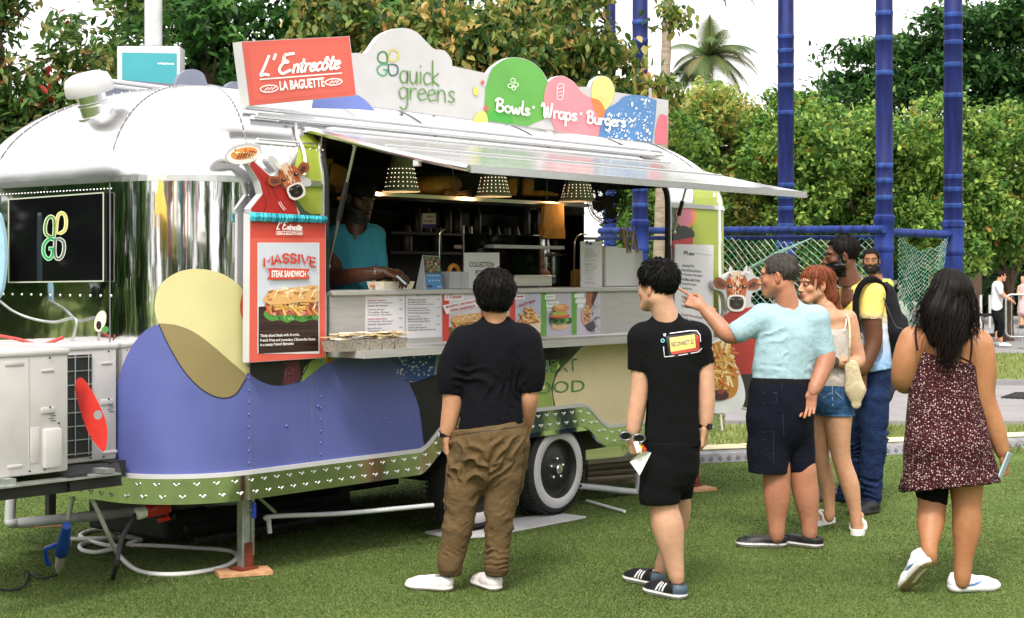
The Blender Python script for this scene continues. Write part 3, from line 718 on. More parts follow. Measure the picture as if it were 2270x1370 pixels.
# mushroom vent, mounted on the front roof
def mush():
    p0, k0 = onb(212, 246, .0), None
    t = tthing('roof_vent', 'white mushroom shaped vent cowl on the front of the trailer roof', 'vent', p0)
    n_ = Vector((-.36, -.02, 1)).normalized(); f = 1 / 395.
    v = MB(); v.lathe([(.085, -.03), (.085, .035), (.092, .04), (.092, .052), (.080, .056), (.080, .12)], p0, n_, 28); shade(v.build('vent_neck', M['satin'], t))
    v = MB(); v.lathe([(.080, .105), (.112, .108), (.130, .10), (.136, .115), (.132, .16), (.118, .195), (.075, .215), (.0, .222)], p0, n_, 32, caps=False); shade(v.build('vent_cap', M['white'], t), 50)
    v = MB(); v.lathe([(.11, -.035), (.11, -.022), (.088, -.018)], p0, n_, 28); v.build('vent_flange', M['satin'], t); fin(t)
mush()
# ================================================================ SIGNS AND BOARDS ON THE TRAILER
def board(name, pts, s0, th, m, parent, c=None):   # board cut to a photo outline, front face on the plane s = s0
    mb = MB()
    if c: mb.col(c)
    mb.prism([onp(x, y, s0) for x, y in pts], (0, th, 0)); return mb.build(name, m, parent)
# roof sign
SS = .30
rs_ = tthing('roof_sign', 'long white roof sign with a cloud shaped top and coloured bumps', 'sign', onp(1130, 280, SS))
out = [(760, 228), (760, 118)] + crom([(795, 117), (812, 117), (838, 82), (868, 66), (895, 62), (922, 70), (945, 92), (962, 108), (985, 112), (1000, 130), (1003, 146)], 4) + [(1080, 163)] \
    + crom([(1092, 148), (1118, 131), (1145, 127), (1175, 135), (1200, 155), (1216, 182)], 4) + crom([(1228, 171), (1248, 168), (1270, 180), (1282, 193)], 4) + [(1308, 192)] \
    + crom([(1314, 178), (1332, 168), (1350, 173), (1361, 190), (1363, 204)], 4) + [(1482, 222), (1480, 322)]
board('sign_board', out, SS, .03, M['white'], rs_)
a = Art(side(SS), .0007, .002)
def clip_bot(p): return p
a.grid(crom([(690, 240), (700, 212), (740, 200), (780, 205), (810, 222), (832, 246)], 4) + [(790, 242)], '#6d7cc0', 20)
petals(a, 860, 141, 24, 27, 3.4, ['#3f7a3c', '#c6bb4c', '#3f9a6a', '#35625f'])
a.build('sign_art', rs_)
a = Art(side(SS), .0007, .006)
pen(a, 'quick', 886, 183, 976, 190, 27, 3.0, '#57803a'); pen(a, 'greens', 884, 218, 1012, 228, 25, 3.0, '#5d8640')
a.build('lettering', rs_)
a = Art(side(SS), .0007, .002)
grn = [(1080, 268), (1074, 230), (1076, 195), (1085, 165)] + crom([(1092, 150), (1118, 132), (1145, 128), (1175, 136), (1200, 156), (1218, 190)], 4) + [(1216, 230), (1205, 265), (1185, 272), (1170, 280)]
a.grid(grn, '#5ba045', 20); a.grid(crom([(1078, 266), (1090, 248), (1115, 246), (1135, 262), (1138, 276)], 3), '#3f9d3a', 20)
pk = crom([(1206, 215), (1212, 188), (1228, 172), (1248, 169), (1270, 181), (1290, 205), (1318, 222), (1336, 240), (1334, 270), (1326, 302)], 4) + [(1232, 292), (1222, 268), (1208, 240)]
a.grid(pk, '#d8848e', 20)
a.grid(crom([(1310, 205), (1316, 180), (1332, 169), (1350, 174), (1361, 192), (1360, 216), (1344, 243), (1330, 236), (1314, 222)], 3), '#d9cb7c', 20)
a.grid(crom([(1310, 217), (1328, 222), (1340, 240), (1342, 262), (1328, 258), (1316, 240)], 3), '#d9783a', 20)
a.grid(crom([(1328, 303), (1334, 270), (1346, 242), (1368, 228), (1386, 213), (1420, 211), (1456, 222)], 3) + [(1453, 260), (1446, 316)], '#4f7fb5', 20)
a.grid(crom([(1452, 318), (1454, 285), (1464, 254), (1480, 258)], 4) + [(1480, 321)], '#cf6b78', 20)
a.grid(crom([(1048, 271), (1056, 252), (1072, 246), (1080, 258), (1082, 272)], 3), '#d7d36a', 20)
a.poly(ell(1055, 202, 6, 10, 14), '#c9c65c'); a.poly(ell(1070, 183, 4, 5, 12), '#cf5f41'); a.poly(ell(1078, 240, 5, 6, 12), '#c05b43')
for _ in range(190):
    x, y = random.uniform(1345, 1448), random.uniform(216, 312)
    if y < 250 and x < 1395 and random.random() < .8: continue
    if y > 236 + (1385 - x) * .0 or x > 1390:
        r_ = random.choice([.8, 1.1, 1.6, 2.6]); 
        if x - 1346 > (242 - y) * 1.2: a.poly(ell(x, y, r_, r_ * random.uniform(.8, 1.6), 7, 0, random.random()), '#e3e8ee', True)
a.nxt()
a.build('sign_colour_shapes', rs_)
a = Art(side(SS), .0007, .0125)
pen(a, 'Bowls', 1098, 246, 1176, 256, 14.5, 4.4, '#f1efe8'); a.poly(ell(1183, 238, 3, 3, 10), '#f1efe8'); pen(a, 'Wraps', 1200, 258, 1280, 268, 15.5, 4.4, '#f1efe8'); a.poly(ell(1288, 252, 3, 3, 10), '#f1efe8')
pen(a, 'Burgers', 1300, 272, 1388, 282, 13.5, 4.0, '#f1efe8')
for cx, cy, r_ in ((1137, 178, 5), (1144, 188, 5), (1131, 190, 5), (1139, 196, 4)): a.stroke(ell(cx, cy, r_, r_ * .9, 10), 1.3, '#eef2e6', closed=True, keep=True)
a.nxt(); a.stroke([(1139, 186), (1236, 186)], .01, '#eef2e6') if False else None
a.stroke([(1237, 188), (1247, 186), (1250, 190), (1247, 218), (1237, 220), (1235, 214)], 1.3, '#f3e4e4', closed=True)
for y in (194, 202, 210): a.stroke([(1238, y + 3), (1247, y)], 1.2, '#f3e4e4', False, keep=True)
a.nxt(); a.stroke(ell(1339, 208, 7, 7, 12), 1.3, '#e9dfa8', closed=True); a.stroke(ell(1340, 210, 3, 4, 10), 1.3, '#e9dfa8', closed=True)
a.build('lettering', rs_)
bk = MB()
for x in (800, 960, 1120, 1290, 1440): p = onp(x, 240, SS + .05); bk.tube([(p.x, SS + .035, p.z), (p.x, SS + .38, 2.70)], .012, 6); bk.tube([(p.x, SS + .045, 2.60), (p.x, SS + .045, p.z + .15)], .012, 6)
bk.build('sign_stay', M['steel'], rs_); fin(rs_)
# sloping red light box
LS = .02
lb = tthing('red_light_box_sign', 'tilted red rectangular sign reading L\'Entrecôte la baguette at the roof edge', 'sign', onp(670, 232, LS))
qd = [(535, 92), (775, 80), (790, 212), (553, 235)]
board('sign_box', qd, LS, .07, M['white'], lb)
a = Art(side(LS), .0007, .002); a.poly([(536, 93), (774, 81), (789, 211), (554, 234)], '#c9574a'); a.poly([(549, 104), (765, 93), (779, 203), (564, 224)], '#cf5b4d')
a.build('sign_face', lb)
a = Art(side(LS), .0007, .005)
def entrecote(a, x0, y0, x1, y1, k, w, c):
    f = lambda u, v=0.0: (x0 + (x1 - x0) * u, y0 + (y1 - y0) * u + v * k)
    n = ["L", "'", "E"]; L0, L1 = f(0), f(.17); pen(a, "L'", L0[0], L0[1], L1[0], L1[1], .42 * k, w, c, .18); L0, L1 = f(.19), f(.42); pen(a, 'E', L0[0], L0[1], L1[0], L1[1], .42 * k, w, c, .05)
    L0, L1 = f(.40), f(.98); pen(a, 'ntreco^te', L0[0], L0[1], L1[0], L1[1], .34 * k, w * .92, c, .22)
entrecote(a, 576, 168, 756, 151, 51, 6.0, '#f4eeea')
a.stroke([(577, 176), (757, 162)], 2.6, '#f4eeea', False)
a.text('LA BAGUETTE', [(619, 180), (718, 171), (720, 192), (621, 201)], '#f4eeea', .035)
def loaf(a, x0, y0, x1, y1, r, c, w=2.4):
    d = math.atan2(y1 - y0, x1 - x0); L_ = math.hypot(x1 - x0, y1 - y0)
    a.stroke(ell((x0 + x1) / 2, (y0 + y1) / 2, L_ / 2, r, 20, 0, d), w, c, closed=True)
    for f in (.35, .55, .75): cx, cy = x0 + (x1 - x0) * f, y0 + (y1 - y0) * f; a.stroke([(cx - r * .5, cy + r * .4), (cx + r * .6, cy - r * .4)], w * .8, c, False, keep=True)
    a.nxt()
loaf(a, 577, 198, 616, 195, 7.5, '#f4eeea'); loaf(a, 721, 183, 758, 180, 7.0, '#f4eeea')
a.build('lettering', lb); fin(lb)
# far side sign seen from behind: grey board with two round bumps and a rail
bs = tthing('far_side_sign', 'grey back of the second roof sign with two round bumps beyond the trailer roof', 'sign', onp(370, 215, 1.80))
board('sign_board', [(240, 238), (200, 172), (390, 186)] + crom([(393, 175), (405, 160), (427, 153), (450, 162), (460, 186)], 4) + [(500, 192)] + crom([(506, 186), (523, 180), (545, 190)], 4) + [(700, 216), (700, 262), (430, 232)], 1.80, .03, mat('grey board back', '#6d7384', .6, var=.08), bs)
r_ = MB(); p0, p1, p2 = onp(206, 174, 1.74), onp(432, 203, 1.74), onp(640, 232, 1.74)
for dz in (0, -.03): r_.tube([p0 + Vector((0, 0, dz)), p1 + Vector((0, 0, dz)), p2 + Vector((0, 0, dz))], .012, 8)
r_.build('sign_rail', M['white'], bs); fin(bs)
# ---------------------------------------------------------------- poster board with the cow figure above it
PS = -.075
ps = tthing('poster_board', 'tall red steak sandwich poster board beside the hatch with a teal fringe', 'poster', onp(640, 800, PS))
board('board', [(554, 470), (722, 482), (722, 793), (552, 804)], PS, .05, M['white'], ps)
a = Art(side(PS), .0006, .001)
a.poly([(555, 472), (721, 484), (721, 792), (553, 803)], '#d65c4c'); a.poly([(555, 488), (721, 492), (721, 527), (555, 527)], '#cc473b')
a.rect(571, 538, 708, 784, '#e7e3e6'); 
inn = [(573, 539), (706, 539), (706, 778), (573, 784)]
a.poly(inn, '#c9ced9')
a.poly([(573, 680), (706, 672), (706, 778), (573, 784)], '#33201a')
for i in range(26): y = random.uniform(684, 776); a.stroke([(574, y), (620, y + random.uniform(-2, 1)), (660, y + random.uniform(-2, 1)), (705, y - random.uniform(0, 3))], random.uniform(.6, 1.8), random.choice(['#4a2e24', '#241410', '#5a3a2c', '#1d0f0c']), keep=True)
a.nxt()
a.poly([(573, 539), (706, 539), (706, 600), (573, 606)], '#bfc6d4') if False else None
def fries(a, x0, y0, x1, y1, n, L_, w, cs):
    for _ in range(n):
        x, y, d = random.uniform(x0, x1), random.uniform(y0, y1), random.uniform(-.2, 2.2); dx, dy = math.cos(d) * L_ / 2, math.sin(d) * L_ / 2
        px, py = -math.sin(d) * w / 2, math.cos(d) * w / 2
        a.poly([(x - dx - px, y - dy - py), (x + dx - px, y + dy - py), (x + dx + px, y + dy + py), (x - dx + px, y - dy + py)], random.choice(cs), True)
        if random.random() < .25: a.nxt()
    a.nxt()
FRY = ['#e8c27a', '#d9a24e', '#f0d9a0', '#c98a3a', '#e6b765']
def sandwich(a, x0, y0, w, h, xr):
    P = lambda u, v: (min(xr, x0 + u * w), y0 + v * h)
    a.poly([P(*p) for p in crom([(0, .8), (.04, .68), (.2, .78), (.4, .74), (.6, .8), (.8, .74), (1.0, .72), (1.0, .95), (.85, .92), (.7, 1.0), (.55, .94), (.42, 1.02), (.3, .93), (.15, .97), (.05, .9)], 3)], '#4f8f3c')
    for i in range(40): u = random.uniform(.03, .98); a.poly([P(u + random.uniform(-.04, .04), .86 + random.uniform(-.1, .1)) for _ in range(3)], random.choice(['#78b356', '#2f6a28', '#b9d79a', '#3f7f33']), True)
    a.nxt()
    a.poly([P(*p) for p in crom([(.02, .5), (.3, .45), (.6, .48), (1, .42), (1, .76), (.7, .82), (.4, .78), (.1, .8)], 3)], '#b5564a')
    for i in range(34): u, v = random.uniform(.05, .98), random.uniform(.5, .78); q_ = P(u, v); a.poly(ell(q_[0], q_[1], w * .035, h * .06, 8, 0, random.random() * 3), random.choice(['#cf7a68', '#8f372e', '#d99a86', '#6f241f', '#c4604f']), True)
    a.nxt(); q0, q1 = P(.12, .46), P(.93, .74); fries(a, q0[0], q0[1], q1[0], q1[1], 34, w * .17, w * .035, FRY)
    a.poly([P(*p) for p in crom([(0, .42), (.03, .28), (.15, .14), (.4, .06), (.7, .02), (1.0, .0), (1.0, .42), (.7, .44), (.4, .50), (.12, .52)], 3)], '#d9a86a')
    for i in range(30): u, v = random.uniform(.05, .98), random.uniform(.06, .40); q_ = P(u, v); a.poly(ell(q_[0], q_[1], w * random.uniform(.02, .06), h * .035, 8, 0, random.uniform(-.5, .1)), random.choice(['#e9c790', '#c98c4c', '#f1dcb4', '#b97a3d', '#e3b878']), True)
    a.nxt()
    for i in range(4): u = .2 + i * .22; a.stroke([P(u, .30), P(u + .05, .14), P(u + .17, .10)], w * .02, '#f3e2bd', keep=True)
    a.nxt()
sandwich(a, 584, 634, 124, 80, 706)
BL = {'M': [[(0, 1), (0, 0), (.5, .62), (1, 0), (1, 1)]], 'A': [[(0, 1), (.5, 0), (1, 1)], [(.2, .68), (.8, .68)]], 'S': [[(.95, .18), (.7, .02), (.3, .02), (.05, .2), (.15, .42), (.85, .58), (.95, .8), (.7, .98), (.3, .98), (.05, .82)]], 'I': [[(.5, 0), (.5, 1)]], 'V': [[(0, 0), (.5, 1), (1, 0)]], 'E': [[(1, 0), (0, 0), (0, 1), (1, 1)], [(0, .5), (.85, .5)]]}
cx_ = 586.
for ch, w_ in zip('MASSIVE', (18, 15, 12.5, 12.5, 4, 15, 11)):
    for st_ in BL[ch]:
        pp = [(cx_ + px_ * w_, py_) for px_, py_ in st_]; a.stroke([(x_, 563 + 19 * py_ + 9 * ((x_ - 641) / 56) ** 2) for x_, py_ in pp], 4.6, '#c8402f', ch == 'S', keep=True)
    cx_ += w_ + 4.2
a.nxt()
a.poly([(592, 594), (688, 596), (680, 606), (688, 618), (592, 620), (600, 607)], '#cf4532'); a.text('STEAK SANDWICH', [(602, 599), (678, 600), (678, 614), (602, 615)], '#f6efe9', .04)
for i, (t_, x1) in enumerate((('Thinly sliced Steak with Arugula,', 664), ('French Fries and Legendary L\'Entrecôte Sauce', 699), ('in a toasty French Baguette', 651))):
    y = 741 + i * 10; a.text(t_, [(577, y), (x1, y - 3), (x1, y + 5), (577, y + 8.5)], '#efe9e4', .02)
entrecote(a, 613, 508, 670, 510, 19, 2.2, '#f4eeea'); a.stroke([(612, 513), (671, 512)], 1.2, '#f4eeea', False); a.text('LA BAGUETTE', [(627, 515), (657, 515), (657, 521), (627, 521)], '#f4eeea', .03); loaf(a, 612, 518, 626, 518, 2.4, '#f4eeea', 1.2); loaf(a, 658, 518, 671, 518, 2.4, '#f4eeea', 1.2)
a.build('poster_print', ps)
fg = MB()
for i in range(84):
    u = i / 83; x = 555 + 167 * u; p = onp(x, 471 + 10 * u, PS - .012); q_ = onp(x + random.uniform(-.5, .5), 490 + 3 * u + random.uniform(-2, 1), PS - .016)
    fg.col(random.choice(['#2d8a9b', '#3fa4b2', '#1f6f80', '#4fb3bf'])); fg.tube([p, p.lerp(q_, .5) + Vector((0, -.008, 0)), q_], .0075, 5)
fg.build('fringe', M['cloth'], ps); fin(ps)
# cow figures: flat cut boards printed with a brown cow in a red jumper
def cow_head(a, cx, cy, k, rot, flip=1):
    c, s_ = math.cos(rot), math.sin(rot); T = lambda x, y: (cx + flip * k * (x * c - y * s_), cy + k * (x * s_ + y * c))
    P = lambda pts, col: a.poly([T(x, y) for x, y in pts], col)
    P(crom([(-.45, -.35), (-.95, -.62), (-1.18, -.35), (-1.0, -.05), (-.6, .0)], 4), '#8f4a2c'); P(crom([(-.6, -.28), (-.9, -.45), (-1.02, -.3), (-.88, -.15), (-.62, -.1)], 4), '#5d3022')
    P(crom([(.45, -.35), (.9, -.6), (1.18, -.38), (1.05, -.05), (.6, .0)], 4), '#8f4a2c'); P(crom([(.6, -.25), (.85, -.42), (1.0, -.3), (.9, -.15), (.65, -.08)], 4), '#4c261c')
    P(crom([(-.5, -.55), (-.2, -.85), (.2, -.85), (.5, -.55), (.52, -.1), (.42, .45), (.45, .8), (.2, 1.05), (-.2, 1.05), (-.45, .8), (-.42, .45), (-.52, -.1)], 4), '#a8552f')
    P(crom([(-.35, -.62), (-.15, -.88), (.15, -.88), (.35, -.62), (.2, -.3), (.16, .2), (-.16, .2), (-.2, -.3)], 4), '#d8b8a0')
    for _ in range(40): x, y = random.uniform(-.42, .42), random.uniform(-.6, .4); P(ell(x, y, .06, .11, 6, 0, random.random()), random.choice(['#c0693c', '#8c4123', '#b45d33', '#dba27e'])) if False else a.poly([T(*q_) for q_ in ell(x, y, .05, .12, 6, 0, random.uniform(-.4, .4))], random.choice(['#c0693c', '#8c4123', '#b45d33', '#c98a66']), True)
    a.nxt()
    for sx in (-.36, .36): P(ell(sx, -.15, .12, .10, 14), '#1b1110'); P(ell(sx + .03, -.18, .03, .03, 8), '#efe8e2')
    P(crom([(-.46, .5), (-.3, .28), (.3, .28), (.46, .5), (.46, .85), (.25, 1.08), (-.25, 1.08), (-.46, .85)], 4), '#d9cfc8'); P(crom([(-.36, .52), (-.2, .36), (.2, .36), (.36, .52), (.34, .82), (.15, .98), (-.15, .98), (-.34, .82)], 4), '#1d1517')
    for sx in (-.2, .2): P(ell(sx, .62, .09, .12, 12, 0, sx), '#080506'); a.stroke([T(sx - .08, .5), T(sx, .46), T(sx + .08, .5)], k * .04, '#8d7f80', keep=True)
    a.nxt(); P(ell(0, .74, .12, .05, 10), '#4a3b3e')
    P(crom([(-.3, -.72), (-.42, -1.0), (-.3, -1.2), (-.24, -.95), (-.15, -.8)], 3), '#d9d2c6'); P(crom([(.3, -.72), (.5, -.95), (.48, -1.25), (.34, -.98), (.15, -.8)], 3), '#d9d2c6')
CW = -.085
cow = tthing('cow_cutout', 'cut out board of a brown cow raising a plate above the poster', 'cutout board', onp(640, 470, CW))
ol = crom([(548, 362), (503, 360), (498, 345), (515, 325), (548, 317), (576, 320), (580, 338)], 3) + [(566, 358), (604, 392)] + crom([(612, 380), (596, 362), (595, 348), (604, 345), (616, 356), (622, 366), (634, 360), (655, 368), (668, 386), (688, 398), (688, 412), (672, 415), (668, 435), (655, 438), (650, 445), (664, 470)], 3) + [(664, 478), (556, 472)] + [(554, 462), (580, 430), (572, 400), (552, 366)]
board('board', ol, CW, .045, M['white'], cow)
a = Art(side(CW), .0006, .001)
a.poly([(557, 471), (557, 462), (583, 430), (576, 404), (553, 366), (560, 356), (602, 394), (614, 396), (640, 430), (652, 442), (662, 476)], '#a3211d')
for pts in ([(570, 380), (590, 410), (600, 440)], [(583, 430), (590, 445), (586, 468)], [(612, 400), (606, 420), (615, 440)]): a.stroke(pts, 2.2, '#7d1513')
a.poly(ell(540, 344, 38, 19, 26, 0, -.18), '#e9e2da'); a.poly(ell(541, 340, 30, 13, 24, 0, -.2), '#d98a3d')
fries(a, 520, 334, 562, 345, 26, 12, 2.6, FRY + ['#b5602f', '#c9482e']); 
for i in range(6): a.stroke([(526 + i * 6, 352 - i * 1.4), (532 + i * 6, 340 - i * 1.2)], 2.2, '#7d2a1a', keep=True)
a.nxt(); a.stroke([(618, 448), (622, 456), (630, 466)], 1.6, '#e8d8d0'); a.stroke([(622, 447), (626, 455), (634, 464)], 1.2, '#e8d8d0')
cow_head(a, 645, 398, 42, -.42)
a.build('cow_print', cow); fin(cow)
C2 = -.10
cow2 = tthing('cow_cutout', 'large cut out board of a brown cow in red holding fries, behind the pointing man', 'cutout board', onp(1640, 920, C2))
ol = crom([(1575, 752), (1590, 748), (1600, 755)], 2) + crom([(1612, 690), (1603, 650), (1583, 640), (1582, 622), (1600, 625), (1612, 608), (1640, 600), (1662, 605), (1660, 592), (1668, 600), (1672, 612), (1690, 618), (1688, 640), (1668, 650), (1664, 672)], 3) + [(1700, 690), (1705, 760), (1702, 880), (1690, 915), (1640, 905)] + crom([(1600, 918), (1575, 915), (1568, 850), (1570, 790)], 3)
board('board', ol, C2, .04, M['white'], cow2)
a = Art(side(C2), .0006, .001)
a.poly([(1604, 700), (1620, 690), (1668, 680), (1698, 694), (1702, 760), (1695, 830), (1640, 830), (1606, 770)], '#a5231d'); a.poly([(1640, 830), (1696, 828), (1688, 912), (1644, 900)], '#1d1716')
cow_head(a, 1633, 642, 44, .02)
a.poly(crom([(1572, 760), (1600, 752), (1622, 790), (1645, 840), (1652, 880), (1640, 908), (1604, 916), (1575, 908), (1570, 840)], 4), '#e8e6e8')
a.poly(crom([(1576, 765), (1598, 758), (1616, 792), (1636, 838), (1632, 872), (1610, 886), (1578, 880), (1574, 820)], 4), '#c9822f')
fries(a, 1578, 768, 1625, 862, 90, 34, 5, FRY + ['#cf7f35', '#b85c25', '#d06a2a']); a.poly(ell(1596, 876, 20, 12, 18), '#3d1915'); a.poly(ell(1598, 868, 8, 6, 12), '#8f2f2c')
a.stroke([(1636, 758), (1642, 750), (1650, 744)], 2, '#e8d8d0')
a.build('cow_print', cow2); fin(cow2)
# red leaf shaped board with a hole, at the front corner
rb_ = MB(); L0 = crom([(166, 862), (170, 842), (184, 839), (205, 868), (226, 910), (238, 950), (234, 996), (222, 996), (196, 960), (176, 905)], 4)
hole = ell(217, 920, 9.5, 10.5, 16)
P3 = lambda x, y: Vector(to_t(W(x, y, 7.72 + (236 - x) * .0010)))
n_ = len(L0); A_ = [P3(*p) for p in L0]; B_ = [P3(*p) for p in hole]; tr_ = tessellate_polygon([A_, B_]); V_ = A_ + B_; d_ = Vector((.004, .006, 0)); N_ = len(V_)
V2 = V_ + [v + d_ for v in V_]; F_ = [list(t) for t in tr_] + [[i + N_ for i in t][::-1] for t in tr_] + [[i, (i + 1) % n_, (i + 1) % n_ + N_, i + N_] for i in range(n_)] + [[n_ + i, n_ + (i + 1) % len(B_), n_ + (i + 1) % len(B_) + N_, n_ + i + N_] for i in range(len(B_))]
rb_.col('#c5352d').add(V2, F_); tsolo(rb_.build('red_leaf_board', M['plast']), 'red leaf shaped board with a round hole, sticking out by the air conditioners', 'cutout board')
bb = MB(); bb.col('#8fb3c4').prism([to_t(W(x, y, 8.6)) for x, y in crom([(-30, 470), (0, 470), (12, 505), (18, 560), (14, 620), (2, 660), (-30, 672)], 4)], (-.02, 0, 0)); tsolo(bb.build('blue_round_board', M['plast']), 'pale blue rounded board at the far front edge of the trailer', 'cutout board')
# ---------------------------------------------------------------- printed sheets on the counter front
MS = -.019
def sheet_thing(name, label, quad, draw, cat='menu', s0=MS, group=None, paper='#d9d6dc', th=.002):
    t = tthing(name, label, cat, onp((quad[2][0] + quad[3][0]) / 2, max(quad[2][1], quad[3][1]), s0), group)
    board('sheet', quad, s0, th, M['paper'], t); a = Art(side(s0), .0006, .0008)
    if paper: a.poly(quad, paper)
    draw(a, quad); a.build('print', t); fin(t); return t
def bil(q_): return lambda u, v: tuple((np.array(q_[0]) * (1 - u) + np.array(q_[1]) * u) * (1 - v) + (np.array(q_[3]) * (1 - u) + np.array(q_[2]) * u) * v)
LOREM = ['Steak Sandwich', 'French Fries and Sauce', 'Grilled Chicken Bowl', 'Smoked Salmon Wrap', 'Avocado Toast', 'Garden Greens', 'Iced Lemon Tea', 'Set Meal with Drink', 'Cheese Burger', 'Roasted Pumpkin', 'Tomato Soup', 'Truffle Fries', 'Mushroom Rice Bowl']
def menu_lines(head, hc, c2, seed, v0=.16, vn=12, hw=(.28, .45), bold=.02):
    def f(a, q_):
        r = random.Random(seed); B = bil(q_)
        a.text(head, [B(hw[0], .05), B(hw[1], .05), B(hw[1], .09), B(hw[0], .09)], hc, .03); a.stroke([B(hw[1] + .04, .07), B(.95, .07)], 1.6, hc, False)
        v = v0
        for i in range(vn):
            col = c2 if i % 3 == 0 and r.random() < .5 else '#5a5663'; x1 = r.uniform(.55, .85) if i % 3 else r.uniform(.4, .62)
            a.text(r.choice(LOREM), [B(.06, v), B(x1, v), B(x1, v + .03), B(.06, v + .03)], col, .015, keep=True)
            if i % 3 == 0: a.text('%d.90' % r.randint(6, 15), [B(.86, v), B(.94, v), B(.94, v + .028), B(.86, v + .028)], '#5a5663', .015, keep=True)
            v += .052 if i % 3 < 2 else .078
        a.nxt()
    return f
sheet_thing('menu_sheet', 'white menu sheet with a red heading line, left of the green headed menu', [(810, 646), (897, 646), (897, 756), (810, 760)], menu_lines('MENU', '#b5352c', '#b5456a', 3))
sheet_thing('menu_sheet', 'white menu sheet with a green heading line beside the red sandwich card', [(900, 646), (979, 646), (979, 747), (900, 750)], menu_lines('MENU', '#3d7a3c', '#37564a', 5))
def food_card(band, title, draw, tw=.42):
    def f(a, q_):
        B = bil(q_); a.poly([B(0, 0), B(.17, 0), B(.17, 1), B(0, 1)], band); draw(a, q_, B)
    return f
def d_sand(a, q_, B):
    a.poly([B(.17, .72), B(1, .72), B(1, 1), B(.17, 1)], '#7c5242'); p0, p1 = B(.22, .44), B(1.0, .86); a.poly([B(.05, .04), B(.55, .04), B(.55, .18), B(.05, .18)], '#efe9ee')
    entrecote(a, B(.09, .14)[0], B(.09, .14)[1], B(.5, .13)[0], B(.5, .13)[1], 9, 1.0, '#b8414f'); sandwich(a, p0[0], p0[1], p1[0] - p0[0], p1[1] - p0[1], p1[0])
    a.poly([B(0, .28), B(1.0, .12), B(1.0, .30), B(.1, .46)], '#ece6ea'); a.text('MASSIVE L\'ENTRECÔTE', [B(.08, .28), B(.97, .155), B(.97, .215), B(.08, .345)], '#b5345a', .04); a.text('STEAK SANDWICH', [B(.2, .36), B(.85, .27), B(.85, .33), B(.2, .42)], '#b5345a', .04)
sheet_thing('food_poster', 'red edged massive steak sandwich card on the counter front beside the green menu', [(981, 646), (1066, 646), (1066, 752), (981, 757)], food_card('#cf3f33', '', d_sand), 'poster')
sheet_thing('food_poster', 'red edged card mostly hidden behind the head of the man in khaki trousers', [(1067, 646), (1128, 646), (1128, 748), (1067, 752)], food_card('#cf3f33', '', d_sand), 'poster')
def d_fry(a, q_, B):
    a.poly([B(.17, 0), B(1, 0), B(1, 1), B(.17, 1)], '#b9bdd0'); a.poly([B(.05, .06), B(.48, .06), B(.48, .17), B(.05, .17)], '#efe9ee'); entrecote(a, B(.09, .14)[0], B(.09, .14)[1], B(.44, .13)[0], B(.44, .13)[1], 8, .9, '#b8414f')
    a.poly([B(.17, .85), B(1, .83), B(1, 1), B(.17, 1)], '#8f6b5c'); p0, p1 = B(.35, .52), B(.95, .72); fries(a, p0[0], p0[1], p1[0], p1[1], 50, 14, 3.2, FRY + ['#c25a3c', '#d98a5a']); q0 = B(.62, .42); fries(a, q0[0] - 6, q0[1] - 3, q0[0] + 10, q0[1] + 10, 16, 12, 3.2, FRY + ['#b5533c'])
    a.poly([B(.22, .68), B(.6, .74), B(1, .72), B(1, .94), B(.26, .9)], '#d8cdb6'); a.text('NASTY FRIES', [B(.3, .28), B(.82, .18), B(.82, .24), B(.3, .35)], '#b5345a', .045)
sheet_thing('food_poster', 'red edged fries card on the counter front with a white paper tray of fries', [(1131, 646), (1199, 646), (1199, 743), (1131, 748)], food_card('#cf3f33', '', d_fry), 'poster')
def d_burg(a, q_, B):
    a.poly([B(.17, 0), B(1, 0), B(1, 1), B(.17, 1)], '#b9b6c2')
    for u0, u1, v in ((.12, .45, .08), (.16, .58, .24), (.2, .5, .34)): a.poly([B(u0, v), B(u1, v - .01), B(u1, v + .09), B(u0, v + .1)], '#e8ece8'); a.text('Burger' if v > .1 else 'quick', [B(u0 + .04, v + .02), B(u1 - .04, v + .015), B(u1 - .04, v + .065), B(u0 + .04, v + .07)], '#5a8a5a', .02)
    E = lambda u, v, ru, rv, c, k=1: a.poly([B(u + ru * math.cos(t), v + rv * math.sin(t)) for t in np.linspace(0, 2 * math.pi * k, 20)[:-1]], c)
    E(.62, .79, .28, .09, '#d7b48d'); 
    for i in range(26): E(random.uniform(.32, .95), random.uniform(.62, .72), .07, .035, random.choice(['#2f6a2c', '#4d8c3a', '#1f4a22', '#5a2335', '#79b05a']))
    E(.62, .56, .32, .055, '#c25a2f'); E(.6, .53, .26, .04, '#d98a4a'); E(.62, .49, .26, .04, '#9fb34a'); E(.66, .38, .26, .10, '#c98a4d'); E(.62, .35, .15, .05, '#dba86c')
    for i in range(12): E(random.uniform(.45, .85), random.uniform(.3, .42), .012, .008, '#f0dcb4')
sheet_thing('food_poster', 'green edged burger card, third from the right end of the counter cards', [(1200, 646), (1267, 646), (1267, 742), (1200, 746)], food_card('#62a23f', '', d_burg), 'poster')
